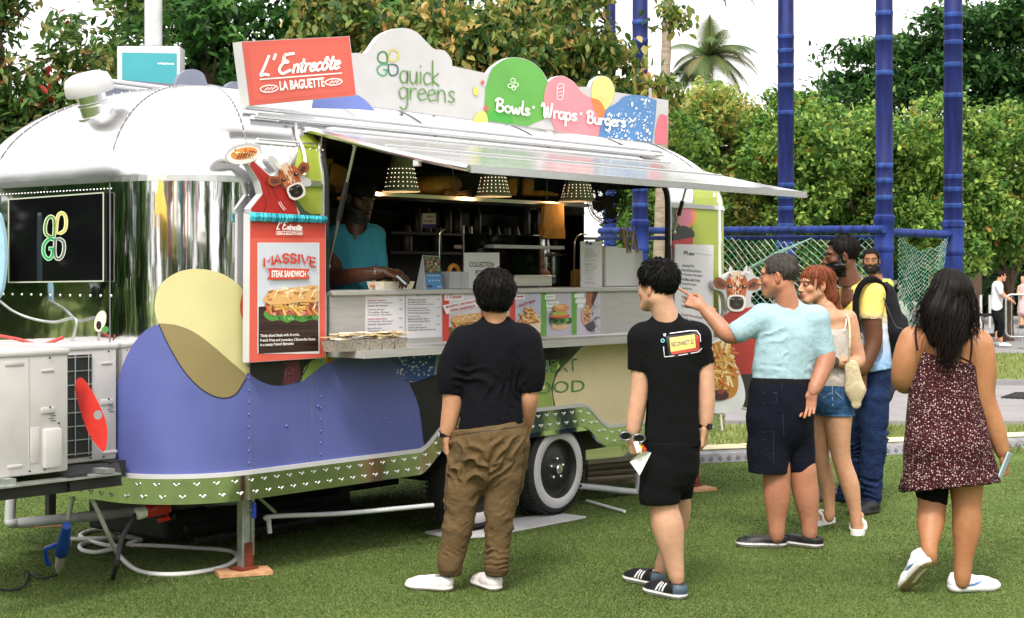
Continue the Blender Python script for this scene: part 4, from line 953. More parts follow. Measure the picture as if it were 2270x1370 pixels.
def d_wrap(a, q_, B):
    a.poly([B(.17, 0), B(1, 0), B(1, 1), B(.17, 1)], '#c6c0d0')
    for u0, u1, v in ((.08, .42, .08), (.12, .5, .2), (.2, .4, .31)): a.poly([B(u0, v), B(u1, v - .01), B(u1, v + .08), B(u0, v + .09)], '#e8ece8')
    a.poly([B(.5, 0), B(.95, 0), B(.78, .3), B(.66, .45), B(.5, .4)], '#a8694b'); a.poly([B(.75, 0), B(.95, 0), B(.75, .32), B(.68, .3)], '#4a2820'); a.poly([B(.35, .45), B(.55, .35), B(.7, .5), B(.62, .78), B(.45, .8), B(.33, .7)], '#d3a18e')
    for i in range(40): u, v = random.uniform(.42, .66), random.uniform(.36, .74); c = B(u, v); a.poly(ell(c[0], c[1], 2.4, 1.8, 6, 0, random.random() * 3), random.choice(['#d9a45a', '#b5533a', '#e9d8a0', '#6f8f3f', '#c46a4a']), True)
    a.nxt(); a.poly([B(.45, .8), B(.75, .7), B(.85, .85), B(.72, .97), B(.55, .92)], '#4a4250')
    for i in range(46): u, v = random.uniform(.7, .98), random.uniform(.3, .98); c = B(u, v); a.poly(ell(c[0], c[1], 1.1, 1.4, 6), random.choice(['#6b6a86', '#3f3a4a', '#e9e6ee']), True)
    a.nxt()
sheet_thing('food_poster', 'green edged card of a hand squeezing a wrap, the last counter card on the right', [(1268, 644), (1331, 643), (1331, 738), (1268, 742)], food_card('#62a23f', '', d_wrap), 'poster')
def d_menu2(seed, n):
    def f(a, q_):
        B = bil(q_); r = random.Random(seed); b0, b1 = B(.22, .075), B(.46, .075); pen(a, 'M', b0[0], b0[1], (b0[0] + b1[0]) / 2, b1[1], 5.2, 1.6, '#2a2a30'); b2 = ((b0[0] + b1[0]) / 2 + 1, b1[1]); pen(a, 'enu', b2[0], b2[1], b1[0] + 3, b1[1], 4.8, 1.3, '#2a2a30')
        a.stroke([B(.5, .06), B(.95, .07)], .8, '#9a97a5', False); v = .14
        for i in range(n):
            x1 = r.uniform(.4, .8); a.text(r.choice(LOREM), [B(.18, v), B(x1, v), B(x1, v + .02), B(.18, v + .02)], r.choice(['#6a6675', '#4d4a58', '#a06a78']), .015, keep=True); v += r.choice([.033, .033, .06])
            if v > .93: break
        a.nxt()
    return f
sheet_thing('menu_board', 'tall white menu board the man in the pale blue shirt points at', [(1497, 541), (1582, 543), (1580, 872), (1496, 846)], d_menu2(8, 30), 'menu board', s0=-.06, th=.012)
# ================================================================ THINGS IN AND AROUND THE HATCH
def tb(name, label, cat, build, m, group=None, smooth=None):   # one-mesh thing in the trailer frame
    mb = MB(); build(mb); o = mb.build(name, m)
    if smooth: shade(o, smooth)
    return tsolo(o, label, cat, group)
def pxs(y0, y1, x, s): return abs(onp(x, y0, s).z - onp(x, y1, s).z)
# heat lamps
def lamp(x, yb, yt, wb, wt, label):
    s = .46; b, t_ = onp(x, yb, s), onp(x, yt, s); k = (onp(x + 1, yb, s) - onp(x, yb, s)).length * .80; rb_, rt = wb / 2 * k, wt / 2 * k; h = t_.z - b.z
    t = tthing('heat_lamp', label, 'lamp', b, 'perforated heat lamps over the counter')
    v = MB(); v.lathe([(rb_ * 1.06, 0), (rb_ * 1.06, .006), (rb_, .008), (rt, h), (rt * .7, h + .03), (.012, h + .04), (.012, h + .25)], b, (0, 0, 1), 30, caps=False); shade(v.build('lamp_shade', M['lampsh'], t), 30)
    v = MB(); v.lathe([(rb_ * 1.09, -.006), (rb_ * 1.11, .0), (rb_ * 1.09, .006), (rb_ * .95, 0)], b, (0, 0, 1), 30, caps=False); v.build('lamp_rim', M['white'], t)
    v = MB()
    for r_ in range(5):
        z = .025 + r_ * h * .115; rr = rb_ + (rt - rb_) * z / h + .0008
        for i in range(22):
            a_ = 2 * math.pi * i / 22; n3 = Vector((math.cos(a_), math.sin(a_), .15)); v.lathe([(.0030, 0), (.0026, .001)], b + Vector((rr * math.cos(a_), rr * math.sin(a_), z)), n3, 7)
    v.build('lamp_hole', M['bulb'], t)
    v = MB(); v.sphere(b + Vector((0, 0, .07)), .03, 6); v.build('bulb', M['bulb'], t)
    v = MB(); v.tube([b + Vector((-rb_ * .9, .02, .05)), b + Vector((-rt * .85, .03, h)), b + Vector((-rt * .4, .03, h + .16))], .008, 6); v.build('lamp_arm', M['brass'], t)
    L = bpy.data.lights.new('heat_lamp_light', 'POINT'); L.energy = 0.7; L.color = (1, .62, .28); L.shadow_soft_size = .03; o = bpy.data.objects.new('heat_lamp_light', L); C.objects.link(o); o.parent = t; o.location = b + Vector((0, 0, -.03))
    fin(t)
lamp(890, 423, 338, 66, 36, 'grey perforated heat lamp above the server in teal'); lamp(1094, 434, 366, 60, 34, 'grey perforated heat lamp over the collection point sign'); lamp(1280, 445, 388, 58, 34, 'grey perforated heat lamp beside the black fan')
# upper shelf and what lies on it
tb('wall_shelf', 'dark steel shelf across the trailer above the counter', 'shelf', lambda m: (m.box(onp(1040, 441, .75) + Vector((0, 0, -.012)), (2.3, .34, .024)), [m.box(onp(x, 436, .95) + Vector((0, 0, .1)), (.02, .02, .24)) for x in (880, 1210)]), M['steel'])
def roll(m):
    p0, p1 = onp(930, 413, .70), onp(1030, 408, .72); m.lathe([(.03, 0), (.055, .04), (.068, .12), (.072, .25), (.06, .36), (.035, .40)], p0, p1 - p0, 18); m.lathe([(.04, -.0), (.06, .10), (.05, .2)], p0 + Vector((.02, .05, .02)), p1 - p0, 14)
tb('paper_bag', 'rolled kraft paper bag lying on the trailer shelf', 'bag', roll, M['brown'], smooth=50)
def forks(m):
    for i in range(26):
        p = onp(random.uniform(990, 1020), random.uniform(424, 433), .62); d = Vector((random.uniform(.5, 1), random.uniform(-.5, .4), random.uniform(-.06, .16))).normalized(); m.box(p + d * .03, (.13, .012, .003), M3=d.to_track_quat('X', 'Z').to_matrix())
tb('wooden_cutlery', 'untidy pile of pale wooden cutlery on the trailer shelf', 'cutlery', forks, M['wood'])
tb('storage_jar', 'tan jar with a blue lid on the trailer shelf', 'jar', lambda m: (m.col('#b9803f').lathe([(.045, 0), (.05, .01), (.05, .10), (.046, .11)], onp(1168, 432, .70), (0, 0, 1), 20), m.col('#3a43a8').lathe([(.05, .11), (.05, .13)], onp(1168, 432, .70), (0, 0, 1), 20)), M['plast'], smooth=40)
tb('paper_cups', 'short stack of brown paper cups beside the blue lidded jar', 'cup', lambda m: [m.lathe([(.032, .03 * i), (.042, .03 * i + .05), (.042, .03 * i + .054)], onp(1134, 433, .68), (0, 0, 1), 16) for i in range(3)], M['brown'])
tb('flat_boxes', 'flat brown boxes at the end of the trailer shelf', 'box', lambda m: (m.box(onp(1200, 431, .66), (.22, .14, .02)), m.box(onp(1197, 427, .66), (.18, .12, .018), .2)), M['brown'])
def hangbag(m):
    q_ = [onp(x, y, .55) for x, y in ((1208, 450), (1250, 452), (1252, 530), (1203, 528))]; m.prism(q_, (0, .03, 0)); q2 = [onp(x, y, .545) for x, y in ((1207, 508), (1251, 508), (1251, 529), (1203, 528))]; m.prism(q2, (0, -.008, .0))
tb('hanging_paper_bag', 'kraft paper bag hanging open side down near the black fan', 'bag', hangbag, M['brown'])
def kr(m):
    m.prism([onp(x, y, .9) for x, y in ((722, 352), (738, 352), (742, 405), (728, 410))], (0, .02, 0)); m.prism([onp(x, y, .88) for x, y in crom([(736, 362), (752, 366), (770, 378), (766, 400), (756, 440), (748, 440), (742, 412), (728, 405)], 3)], (0, .05, 0))
tb('kraft_carrier', 'kraft paper carrier hung on the wall behind the server', 'bag', kr, M['brown'])
# fan
def fan():
    c = onp(1345, 447, .32); t = tthing('fan', 'black round caged fan hanging at the rear end of the hatch', 'fan', c); ax = Vector((-.35, -1, .05)).normalized(); m3 = rot_to(ax); Rr = .155
    v = MB()
    for r_, z in ((.155, -.02), (.155, .02), (.12, .055), (.085, .065), (.05, .07), (.12, -.05)): v.tube([c + m3 @ Vector((r_ * math.cos(i * math.pi / 18), r_ * math.sin(i * math.pi / 18), z)) for i in range(36)], .0035, 5, closed=True)
    for i in range(28):
        a_ = i * 2 * math.pi / 28; v.tube([c + m3 @ Vector((r_ * math.cos(a_), r_ * math.sin(a_), z)) for r_, z in ((.03, .072), (.085, .065), (.13, .05), (.155, .0), (.12, -.05), (.05, -.07))], .0018, 4)
    v.build('cage', M['black'], t)
    v = MB()
    for i in range(4):
        a_ = i * math.pi / 2 + .4; P_ = [m3 @ Vector((r_ * math.cos(a_ + d), r_ * math.sin(a_ + d), z)) + c for r_, d, z in ((.03, -.3, -.015), (.12, -.45, -.02), (.135, .0, 0), (.12, .35, .025), (.03, .4, .02))]; v.prism(P_, m3 @ Vector((0, 0, .003)))
    v.lathe([(.04, .03), (.045, -.02), (.05, -.10), (.02, -.13)], c, ax, 16); v.build('fan_blades', M['rubber'], t)
    v = MB(); v.tube([c - ax * .10, c - ax * .12 + Vector((0, .02, .12)), c + Vector((0, .14, .24))], .012, 6); v.tube([onp(x, y, .36) for x, y in crom([(1360, 490), (1374, 500), (1378, 530), (1362, 545), (1345, 540)], 4)], .004, 5); v.build('fan_bracket', M['black'], t); fin(t)
fan()
# notice on the back wall
t = tthing('wall_notice', 'small white notice with a blue foot on the dark back of the trailer', 'notice', onp(951, 505, 1.2)); board('sheet', [(937, 473), (966, 473), (966, 505), (937, 505)], 1.2, .004, M['paper'], t)
a = Art(side(1.2), .0006, .001); a.rect(937, 473, 966, 497, '#cfcfd2'); a.rect(937, 497, 966, 505, '#2a36a0')
for x, y, w_, h_ in ((947, 478, 3, 5), (953, 478, 3, 5), (941, 489, 4, 3), (948, 489, 4, 3), (955, 488, 4, 4), (960, 478, 2, 5)): a.rect(x, y, x + w_, y + h_, '#3a3340', True)
a.build('print', t); fin(t)
# display case
dc = tthing('display_case', 'glass display case with a pale top shelf and stacked rolls behind the collection sign', 'display case', onp(1115, 634, .40)); v = MB()
for x, y0_, s in ((1027, 500, .28), (1045, 502, .40), (1197, 535, .28), (1205, 550, .5)): p = onp(x, 634, s); v.box((p.x, p.y, (OPZ0 + onp(x, y0_, s).z) / 2), (.012, .012, onp(x, y0_, s).z - OPZ0))
v.build('case_post', M['steel'], dc); v = MB(); p0, p1 = onp(1050, 546, .36), onp(1208, 550, .36); v.box((p0 + p1) / 2, ((p1 - p0).length, .34, .022)); v.build('case_shelf', M['white'], dc)
v = MB(); p0, p1 = onp(1030, 560, .25), onp(1203, 565, .25); v.box(((p0.x + p1.x) / 2, .25, 1.70), (p1.x - p0.x, .006, .34)); v.build('glass_panel', M['glass'], dc); fin(dc)
tb('bread_rolls', 'wrapped baguette rolls piled in the glass case', 'bread', lambda m: [m.col(random.choice(['#b9814a', '#a86a3c', '#c79a68', '#8f5a36'])).sphere(onp(x, y, .42 + .02 * i), (.14, .05, .035), 8) for i, (x, y) in enumerate(((1128, 606), (1165, 607), (1190, 606), (1135, 595), (1172, 595), (1150, 584), (1180, 585), (1115, 598)))], M['food'], smooth=60)
tb('steel_tray', 'deep steel food tray standing on the counter below the rolls', 'tray', lambda m: (m.box(onp(1162, 622, .22), (.40, .16, .075), bev=.006), m.box(onp(1162, 612, .22), (.43, .19, .008))), M['steel'])
def bl_(m):
    for i in range(12): m.col(random.choice(['#2a1c14', '#3a2a1e', '#171210', '#5a3b24'])).sphere(onp(random.uniform(1060, 1190), random.uniform(470, 520), random.uniform(1.3, 1.6)), random.uniform(.05, .1), 6)
# sign and small things on the counter
def d_coll(a, q_):
    B = bil(q_); a.text('COLLECTION', [B(.15, .26), B(.85, .26), B(.85, .40), B(.15, .40)], '#17161a', .02); a.text('POINT', [B(.32, .49), B(.68, .49), B(.68, .62), B(.32, .62)], '#17161a', .015)
sheet_thing('collection_sign', 'white upright card reading collection point on the counter', [(1029, 560), (1107, 560), (1107, 639), (1029, 639)], d_coll, 'sign', s0=.10, th=.006)
sheet_thing('menu_stand', 'narrow white menu stand on the counter beside the tall white paper bags', [(1288, 535), (1335, 535), (1335, 637), (1288, 637)], d_menu2(4, 22), 'menu stand', s0=.06, th=.008)
tt = tthing('table_tent', 'folded table card with a green food picture over a blue panel', 'table card', onp(950, 642, .06)); v = MB()
A0, A1, B0, B1 = onp(944, 642, .03), onp(982, 641, .05), onp(937, 566, .07), onp(974, 568, .09); D0, D1 = onp(921, 642, .13), onp(955, 640, .15)
v.add([A0, A1, B1, B0], [[0, 1, 2, 3]]); v.add([D0, D1, B1, B0], [[0, 1, 2, 3]]); v.prism([A0, B0, D0], (-.003, 0, 0)); v.build('card', M['paper'], tt)
def tent(x, y, o):
    u, w_ = (x - 937) / 45., (y - 566) / 76.; p = B0.lerp(B1, u).lerp(A0.lerp(A1, u), w_); return p + Vector((-.0, -.002 - o, 0))
a = Art(tent, .0005, .0006); a.rect(937.5, 567, 981, 641, '#2f7fc0'); a.rect(937.5, 567, 981, 606, '#1d3a24')
for i in range(46): x, y = random.uniform(941, 978), random.uniform(570, 602); a.poly(ell(x, y, 3.5, 4, 7, 0, random.random()), random.choice(['#3f7a3a', '#8a2f28', '#1a1412', '#b5793f', '#5a9a52', '#2a1a14', '#c9b090']), True)
a.nxt()
for i in range(4): a.poly(ell(948 + i * 8, 622, 1.6, 2, 8), '#e8f0f6', True)
a.nxt(); a.text('Food for good', [(942, 609), (974, 609), (974, 613), (942, 613)], '#dfeaf4', .02); a.rect(941, 632, 953, 637, '#0c1520'); a.text('share', [(966, 634), (977, 634), (977, 637.5), (966, 637.5)], '#e8f0f6', .02)
a.build('print', tt); fin(tt)
tb('napkin_box', 'pale grey napkin box beside the blue table card', 'box', lambda m: m.col('#a9aab0').box(onp(996, 621, .10), (.12, .08, .105), .2, bev=.004), M['plast'])
tb('napkin_box', 'white napkin box between the orange ring and the collection sign', 'box', lambda m: m.col('#b6b7bc').box(onp(1018, 621, .14), (.08, .10, .105), -.2, bev=.004), M['plast'])
tb('tape_roll', 'orange ring shaped roll standing behind the napkin boxes', 'roll', lambda m: m.col('#c8892f').tube([onp(1006, 606, .15) + Vector((.045 * math.cos(i * math.pi / 10), 0, .05 * math.sin(i * math.pi / 10))) for i in range(20)], .014, 8, closed=True), M['plast'], smooth=60)
def traybox(m, c, L_, w_, h, col):
    m.col(col); b = [(-L_ * .45, -w_ * .42), (L_ * .45, -w_ * .42), (L_ * .45, w_ * .42), (-L_ * .45, w_ * .42)]; t_ = [(x * 1.11, y * 1.19) for x, y in b]; V = [c + Vector((x, y, 0)) for x, y in b] + [c + Vector((x, y, h)) for x, y in t_] + [c + Vector((x * .97, y * .95, h)) for x, y in t_] + [c + Vector((x * .95, y * .95, .006)) for x, y in b]
    F = [[3, 2, 1, 0], [12, 13, 14, 15]]
    for i in range(4): j = (i + 1) % 4; F += [[i, j, 4 + j, 4 + i], [4 + i, 4 + j, 8 + j, 8 + i], [8 + i, 8 + j, 12 + j, 12 + i]]
    m.add(V, F)
ft = tthing('food_tray', 'white paper tray of food being filled by the server in teal', 'food tray', onp(866, 643, .02)); v = MB(); traybox(v, onp(866, 643, .02), .26, .14, .05, '#d9d2c4'); v.build('paper_tray', M['plast'], ft)
v = MB(); cc = onp(866, 633, .02)
for i in range(60): v.col(random.choice(['#c98a4a', '#9a5530', '#d9b070', '#7a3a22', '#b5703a', '#dcc79a', '#5f7a35'])).sphere(cc + Vector((random.gauss(0, .055), random.gauss(0, .03), random.uniform(-.005, .03))), (random.uniform(.01, .02), .012, .009), 5)
shade(v.build('food', M['food'], ft), 60); fin(ft)
for i, (x, w_) in enumerate(((768, .145), (819, .098), (847, .098), (875, .098))):
    t = tthing('foil_tray', ['speckled foil tray of bread at the left end of the shelf', 'second foil tray along the shelf, next to the wide one', 'third foil tray along the shelf, before the last one', 'last foil tray along the shelf in front of the menu sheets'][i], 'food tray', onp(x, 766, -.22), 'foil trays on the serving shelf'); v = MB(); c = onp(x, 768 - i * 1.5, -.185); c.z = 1.193
    traybox(v, c, w_ * (1.9 if i == 0 else 1), .11, .062, '#b9afa2'); v.build('tray', mat('foil tray', '#a59c90', .55, .3, var=.45, vscale=90), t)
    v = MB()
    for k in range(9): v.col(random.choice(['#e2d3b4', '#d6bd92', '#efe6d2', '#c9a878'])).box(c + Vector((random.uniform(-.5, .5) * w_ * (1.6 if i == 0 else .9), random.uniform(-.03, .04), .066 + .004 * k)), (.10, .05, .005), random.uniform(-.5, .5))
    v.build('bread', M['food'], t); fin(t)
def bags(m):
    for i in range(4):
        x = 1340 + i * 21; p0, p1 = onp(x, 637, .08 + .02 * i), onp(x + 30, 637, .08 + .02 * i); h = pxs(547 + i * 3, 637, x, .1); m.box(((p0.x + p1.x) / 2, .10 + .03 * i, OPZ0 + h / 2 + .004), (p1.x - p0.x - .01, .05, h), random.uniform(-.05, .05), bev=.008)
tb('paper_bags', 'row of tall white paper carrier bags packed on the counter by the walking man', 'bag', bags, M['paper'])
def sticks(m):
    for i in range(22): b = onp(random.uniform(1385, 1415), 560, random.uniform(.1, .2)); d = Vector((random.uniform(-.4, .4), random.uniform(-.2, .3), 1)).normalized(); m.col(random.choice(['#8f7a68', '#b5a690', '#6d5a4c', '#a9a39a'])).tube([b, b + d * random.uniform(.1, .2)], .006, 5)
tb('bundled_sticks', 'bundle of thin brown sticks standing up among the white paper bags', 'sticks', sticks, M['plast'])
tb('brown_carrier', 'squat brown paper bag on the counter left of the menu stand', 'bag', lambda m: m.box(onp(1280, 618, .25), (.10, .08, .13), .3, bev=.02), M['brown'])
tb('guard_rail', 'thin bent steel rail on the counter left of the narrow menu stand', 'rail', lambda m: (m.tube([onp(x, y, .2) for x, y in crom([(1272, 636), (1273, 560), (1276, 530), (1288, 520), (1300, 520)], 5)], .005, 6)), M['steel'])
tb('guard_rail', 'thin bent steel rail rising behind the blue table card', 'rail', lambda m: m.tube([onp(x, y, .2) for x, y in crom([(974, 600), (974, 530), (978, 515), (986, 508)], 5)], .005, 6), M['steel'])
def clutter(m):
    for i in range(26):
        x, y = random.uniform(930, 1300), random.uniform(455, 545); m.col(random.choice(['#3a2d26', '#5a463a', '#2a2420', '#6a5b50', '#40312a', '#7a5a3a'])).lathe([(random.uniform(.03, .05), 0), (random.uniform(.03, .06), random.uniform(.1, .2))], onp(x, y, random.uniform(1.6, 1.9)), (0, 0, 1), 12)
for i in range(18):
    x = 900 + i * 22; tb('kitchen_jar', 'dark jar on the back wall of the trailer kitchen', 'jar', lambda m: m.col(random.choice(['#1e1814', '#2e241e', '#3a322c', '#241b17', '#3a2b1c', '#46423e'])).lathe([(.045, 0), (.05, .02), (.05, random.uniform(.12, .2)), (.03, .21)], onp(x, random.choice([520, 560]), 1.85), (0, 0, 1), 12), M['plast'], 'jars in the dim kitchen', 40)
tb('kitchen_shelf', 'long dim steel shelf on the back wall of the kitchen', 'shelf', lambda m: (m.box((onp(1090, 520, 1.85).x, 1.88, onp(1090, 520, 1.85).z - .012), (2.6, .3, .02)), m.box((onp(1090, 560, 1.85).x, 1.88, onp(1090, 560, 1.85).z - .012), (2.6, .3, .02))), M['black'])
# ---------------------------------------------------------------- air conditioners on the drawbar
def acu(t0, t1, s0, s1, z0, z1, label, mirror):
    t = tthing('air_conditioner', label, 'air conditioner', ((t0 + t1) / 2, (s0 + s1) / 2, z0), 'air conditioners on the drawbar')
    ct_, cs, w_, d_, h = (t0 + t1) / 2, (s0 + s1) / 2, t1 - t0, s1 - s0, z1 - z0
    v = MB(); v.box((ct_, cs, z0 + h / 2 - .01), (w_, d_, h - .02), bev=.012); v.box((ct_, cs, z1 - .014), (w_ + .016, d_ + .016, .032), bev=.012); shade(v.build('casing', M['acw'], t), 40)
    v = MB(); f = s0 - .001; full = w_
    if mirror: ct_ = t1 - .145; w_ = w_
    v.box((ct_ + .08, f, z1 - .10), (.07, .008, .014), bev=.004); v.box((ct_ + .08, f, z0 + .30), (.075, .010, .03), bev=.004); mirror or v.box((ct_ + .10, f, z0 + .12), (.10, .05, .19), bev=.014); mirror or v.box((ct_ + .01, f, z0 + .14), (.05, .006, .17), bev=.003); mirror or v.box((ct_ - .10, f, z1 - .06), (.10, .006, .02), bev=.003); mirror or v.box((ct_ - .10, f, z0 + .05), (.08, .010, .016), bev=.004); v.box((ct_ + .10, f, z0 + .04), (.09, .010, .016), bev=.004); v.box((ct_ - .025, f, z0 + h / 2), (.004, .004, h - .06))
    shade(v.build('service_cover', M['acw'], t), 40)
    v = MB()
    for x, z in ((.09, z1 - .04), (.09, z0 + .315), (.14, z0 + .235), (-.02, z0 + .02), (.06, z0 + .02)): v.lathe([(.005, 0), (.004, .004)], (ct_ + x, f - .004, z), (0, -1, 0), 8)
    for k in range(4): v.box((ct_ + .10 + .01 * (k % 2), f - .003, z0 + .285 - k * .012), (.03, .001, .003))
    v.build('screw', M['black'], t)
    if mirror:                                 # the coil wraps round on to this side, service panel only at one end
        v = MB(); v.box((t0 + w_ * .29, s0 - .004, z0 + h / 2 - .01), (w_ * .56, .010, h - .08)); v.build('coil', M['black'], t); v = MB()
        for k in range(8): v.tube([(t0 + .01, s0 - .014, z0 + .05 + k * h / 8.6), (t0 + w_ * .57, s0 - .014, z0 + .05 + k * h / 8.6)], .0035, 5)
        for k in range(3): v.tube([(t0 + .03 + k * .08, s0 - .015, z0 + .04), (t0 + .03 + k * .08, s0 - .015, z1 - .05)], .0035, 5)
        v.build('coil_guard', M['galv'], t)
    v = MB(); v.box((t0 - .004, cs + .06, z0 + h / 2), (.006, d_ - .16, h - .06)); v.build('coil', M['black'], t)
    v = MB()
    for k in range(9): v.tube([(t0 - .012, s0 + .05, z0 + .05 + k * h / 9.5), (t0 - .012, s1 - .04, z0 + .05 + k * h / 9.5)], .003, 5)
    for k in range(9): v.tube([(t0 - .013, s0 + .10 + k * .085, z0 + .04), (t0 - .013, s0 + .10 + k * .085, z1 - .05)], .003, 5)
    v.build('coil_guard', M['galv'], t); fin(t)
acu(-4.14, -3.745, .135, .95, .665, 1.255, 'nearer cream air conditioner, cut by the frame edge, service panel facing the lawn', 0); acu(-3.62, -3.245, .43, 1.22, .655, 1.255, 'cream air conditioner with a wire coil guard, closest to the trailer front', 1)
# hoses, plugs and pipes
def tube_thing(name, label, cat, pts, r, m, n=8, extra=None):
    v = MB(); v.tube([to_t(p) for p in crom(pts, 8)], r, n)
    if extra: extra(v)
    return tsolo(shade(v.build(name, m), 60), label, cat)
g = lambda x, y, z=.012: W(x, y, FPX * (CAMH - z) / (y - HOR))
hose = [W(198, 1092, 8.35), W(218, 1135, 8.35), g(240, 1185, .22), g(262, 1228, .08), g(300, 1262, .014), g(350, 1273), g(420, 1271), g(490, 1258), g(522, 1240), g(520, 1226), g(490, 1219), g(420, 1214), g(350, 1210), g(285, 1208), g(300, 1200, .03), g(312, 1196, .03), g(275, 1190, .03), g(220, 1197, .02), g(180, 1207, .015), g(182, 1219, .013), g(215, 1224, .013), g(262, 1212, .03), g(228, 1207, .03), g(190, 1195, .02), g(178, 1186, .015), g(205, 1176, .015), g(250, 1174, .015), g(270, 1183, .03), g(235, 1192, .04), g(155, 1195, .03)]
v = MB(); v.tube([to_t(p) for p in crom(hose, 6)], .013, 8); tsolo(shade(v.build('white_hose', M['pvcw']), 60), 'white hose coiled on the turf and rising to the drawbar', 'hose')
tube_thing('white_hose', 'short white drain hose hanging from the drawbar behind the blue plug', 'hose', [W(165, 1092, 8.6), W(158, 1120, 8.6), W(152, 1152, 8.6)], .012, M['pvcw'])
bp_ = thing('blue_plug', 'blue industrial plug with a cream collar lying on the turf beside the hose', 'plug', g(130, 1265, 0)); v = MB(); p0, p1 = g(128, 1266, .02) - g(130, 1265, 0), W(148, 1165, 8.05) - g(130, 1265, 0); dd = p1 - p0; L_ = dd.length
v.col('#1f4fb5').lathe([(.030, .40 * L_), (.036, .42 * L_), (.034, .6 * L_), (.028, .85 * L_), (.022, L_)], p0, dd, 20); v.tube([p0 + dd * .62 + Vector((-.02, 0, 0)), p0 + dd * .5 + Vector((-.085, -.01, .0)), p0 + dd * .33 + Vector((-.07, -.01, -.02)), p0 + dd * .28 + Vector((-.055, -.01, -.03))], .013, 8); shade(v.build('plug_body', M['plast'], bp_), 40)
v = MB(); v.col('#d3cdbd').lathe([(.016, .06 * L_), (.019, .10 * L_), (.022, .14 * L_), (.026, .38 * L_), (.028, .41 * L_)], p0, dd, 18); v.col('#e8e6e0').lathe([(.008, 0), (.008, .07 * L_)], p0, dd, 12); shade(v.build('plug_collar', M['plast'], bp_), 40)
tube_thing('black_cable', 'black cable looping over the turf at the lower corner of the lawn', 'cable', [g(126, 1275), g(90, 1282), g(64, 1270), g(60, 1282), g(48, 1302), g(20, 1308), g(-20, 1300)], .006, M['rubber'])
rp = thing('red_plug', 'red industrial plug with a white collar hanging under the skirt, feeding a black cable', 'plug', W(330, 1130, 8.3)); O_ = W(330, 1130, 8.3); v = MB(); p0, p1 = W(300, 1140, 8.25) - O_, W(372, 1118, 8.35) - O_; dd = p1 - p0; L_ = dd.length
v.col('#b32219').lathe([(.035, .32 * L_), (.042, .36 * L_), (.042, .6 * L_), (.048, .64 * L_), (.046, L_)], p0, dd, 20); v.tube([p0 + dd * .9 + Vector((0, 0, -.04)), p0 + dd * 1.05 + Vector((0, 0, -.075)), p0 + dd * .7 + Vector((0, 0, -.07))], .014, 8); shade(v.build('plug_body', M['plast'], rp), 40)
v = MB(); v.col('#ddd8d0').lathe([(.024, 0), (.034, .05 * L_), (.034, .26 * L_), (.03, .33 * L_)], p0, dd, 18); shade(v.build('plug_collar', M['plast'], rp), 40)
v = MB(); v.tube([p for p in crom([p0 + dd * .02, W(285, 1165, 8.2) - O_, W(268, 1200, 8.15) - O_, W(258, 1250, 8.05) - O_, g(250, 1282, .01) - O_], 5)], .013, 8); v.build('plug_cable', M['rubber'], rp)
tube_thing('grey_pipe', 'grey waste pipe with an elbow running along the turf behind the drawbar', 'pipe', [W(25, 1100, 8.9), W(22, 1150, 8.9), W(26, 1158, 8.9), W(60, 1158, 8.95), W(240, 1140, 9.1), W(420, 1118, 9.3), W(560, 1105, 9.4)], .030, M['pvc'], 12)
tube_thing('grey_pipe', 'thin grey pipe lying under the trailer floor with its end turned down', 'pipe', [W(598, 1182, 8.75), W(596, 1155, 8.75), W(602, 1145, 8.75), W(760, 1138, 9.0), W(960, 1120, 9.3)], .014, M['pvc'])
v = MB(); v.tube([to_t(W(565, 1095, 8.45)), to_t(W(610, 1135, 8.7))], .010, 6); v.build('stay_bar', M['galv'], TR)
v = MB(); v.col('#1c3fa8').lathe([(.010, 0), (.012, .01), (.012, .075), (.008, .085)], to_t(W(563, 1148, 8.38)), (0, 0, 1), 10); tsolo(v.build('blue_tag', M['plast']), 'small blue valve handle hanging beside the front corner jack', 'valve handle')
tube_thing('white_pole', 'thin white pole lying on the turf with one end out past the wheel', 'pole', [g(1300, 1110, .02), g(1385, 1134, .012)], .011, M['pvcw'])
rf = thing('wheel_pad', 'thin white board lying under the trailer wheels on the turf', 'board', G(1120, 1170)); v = MB(); O_ = G(1120, 1170)
v.prism([Vector((p.x - O_.x, p.y - O_.y, .004)) for p in (G(942, 1184), G(1000, 1197), G(1080, 1192), G(1299, 1150), G(1240, 1142), G(1040, 1165))], (0, 0, .012)); v.build('pad_sheet', M['white'], rf)
def bundle(m):
    for i in range(12):
        a_, b_ = W(1300, 1025 + i * 4.2, 11.2 + (i % 3) * .1), W(1412 + random.uniform(-6, 6), 1014 + i * 4.6, 11.6 + (i % 3) * .1); m.col(random.choice(['#8f8272', '#766a5c', '#a5988a', '#5d5348'])).tube([to_t(a_), to_t(b_)], .018, 6)
v = MB(); bundle(v); tsolo(v.build('pole_bundle', M['plast']), 'bundle of brown tent poles stored under the rear of the trailer', 'poles')
tube_thing('grey_pipe', 'grey waste pipe with an upright elbow under the rear of the trailer', 'pipe', [W(1415, 1050, 11.5), W(1415, 1082, 11.5), W(1408, 1090, 11.5), W(1330, 1082, 11.2), W(1260, 1075, 10.9)], .024, M['pvc'], 10)
tube_thing('red_rope', 'red and white cord slung across the front of the trailer above the air conditioners', 'cord', [W(0, 745, 8.3), W(40, 752, 8.25), W(90, 764, 8.2), W(140, 748, 8.18)], .009, mat('red striped cord', '#b5403a', .7, var=.5, vscale=60))
tube_thing('grey_cable', 'grey cable slung across the front of the trailer below the screen', 'cable', [W(0, 668, 8.6), W(30, 690, 8.5), W(70, 706, 8.45), W(120, 714, 8.4), W(168, 708, 8.3), W(158, 765, 8.3)], .0075, M['galv'])
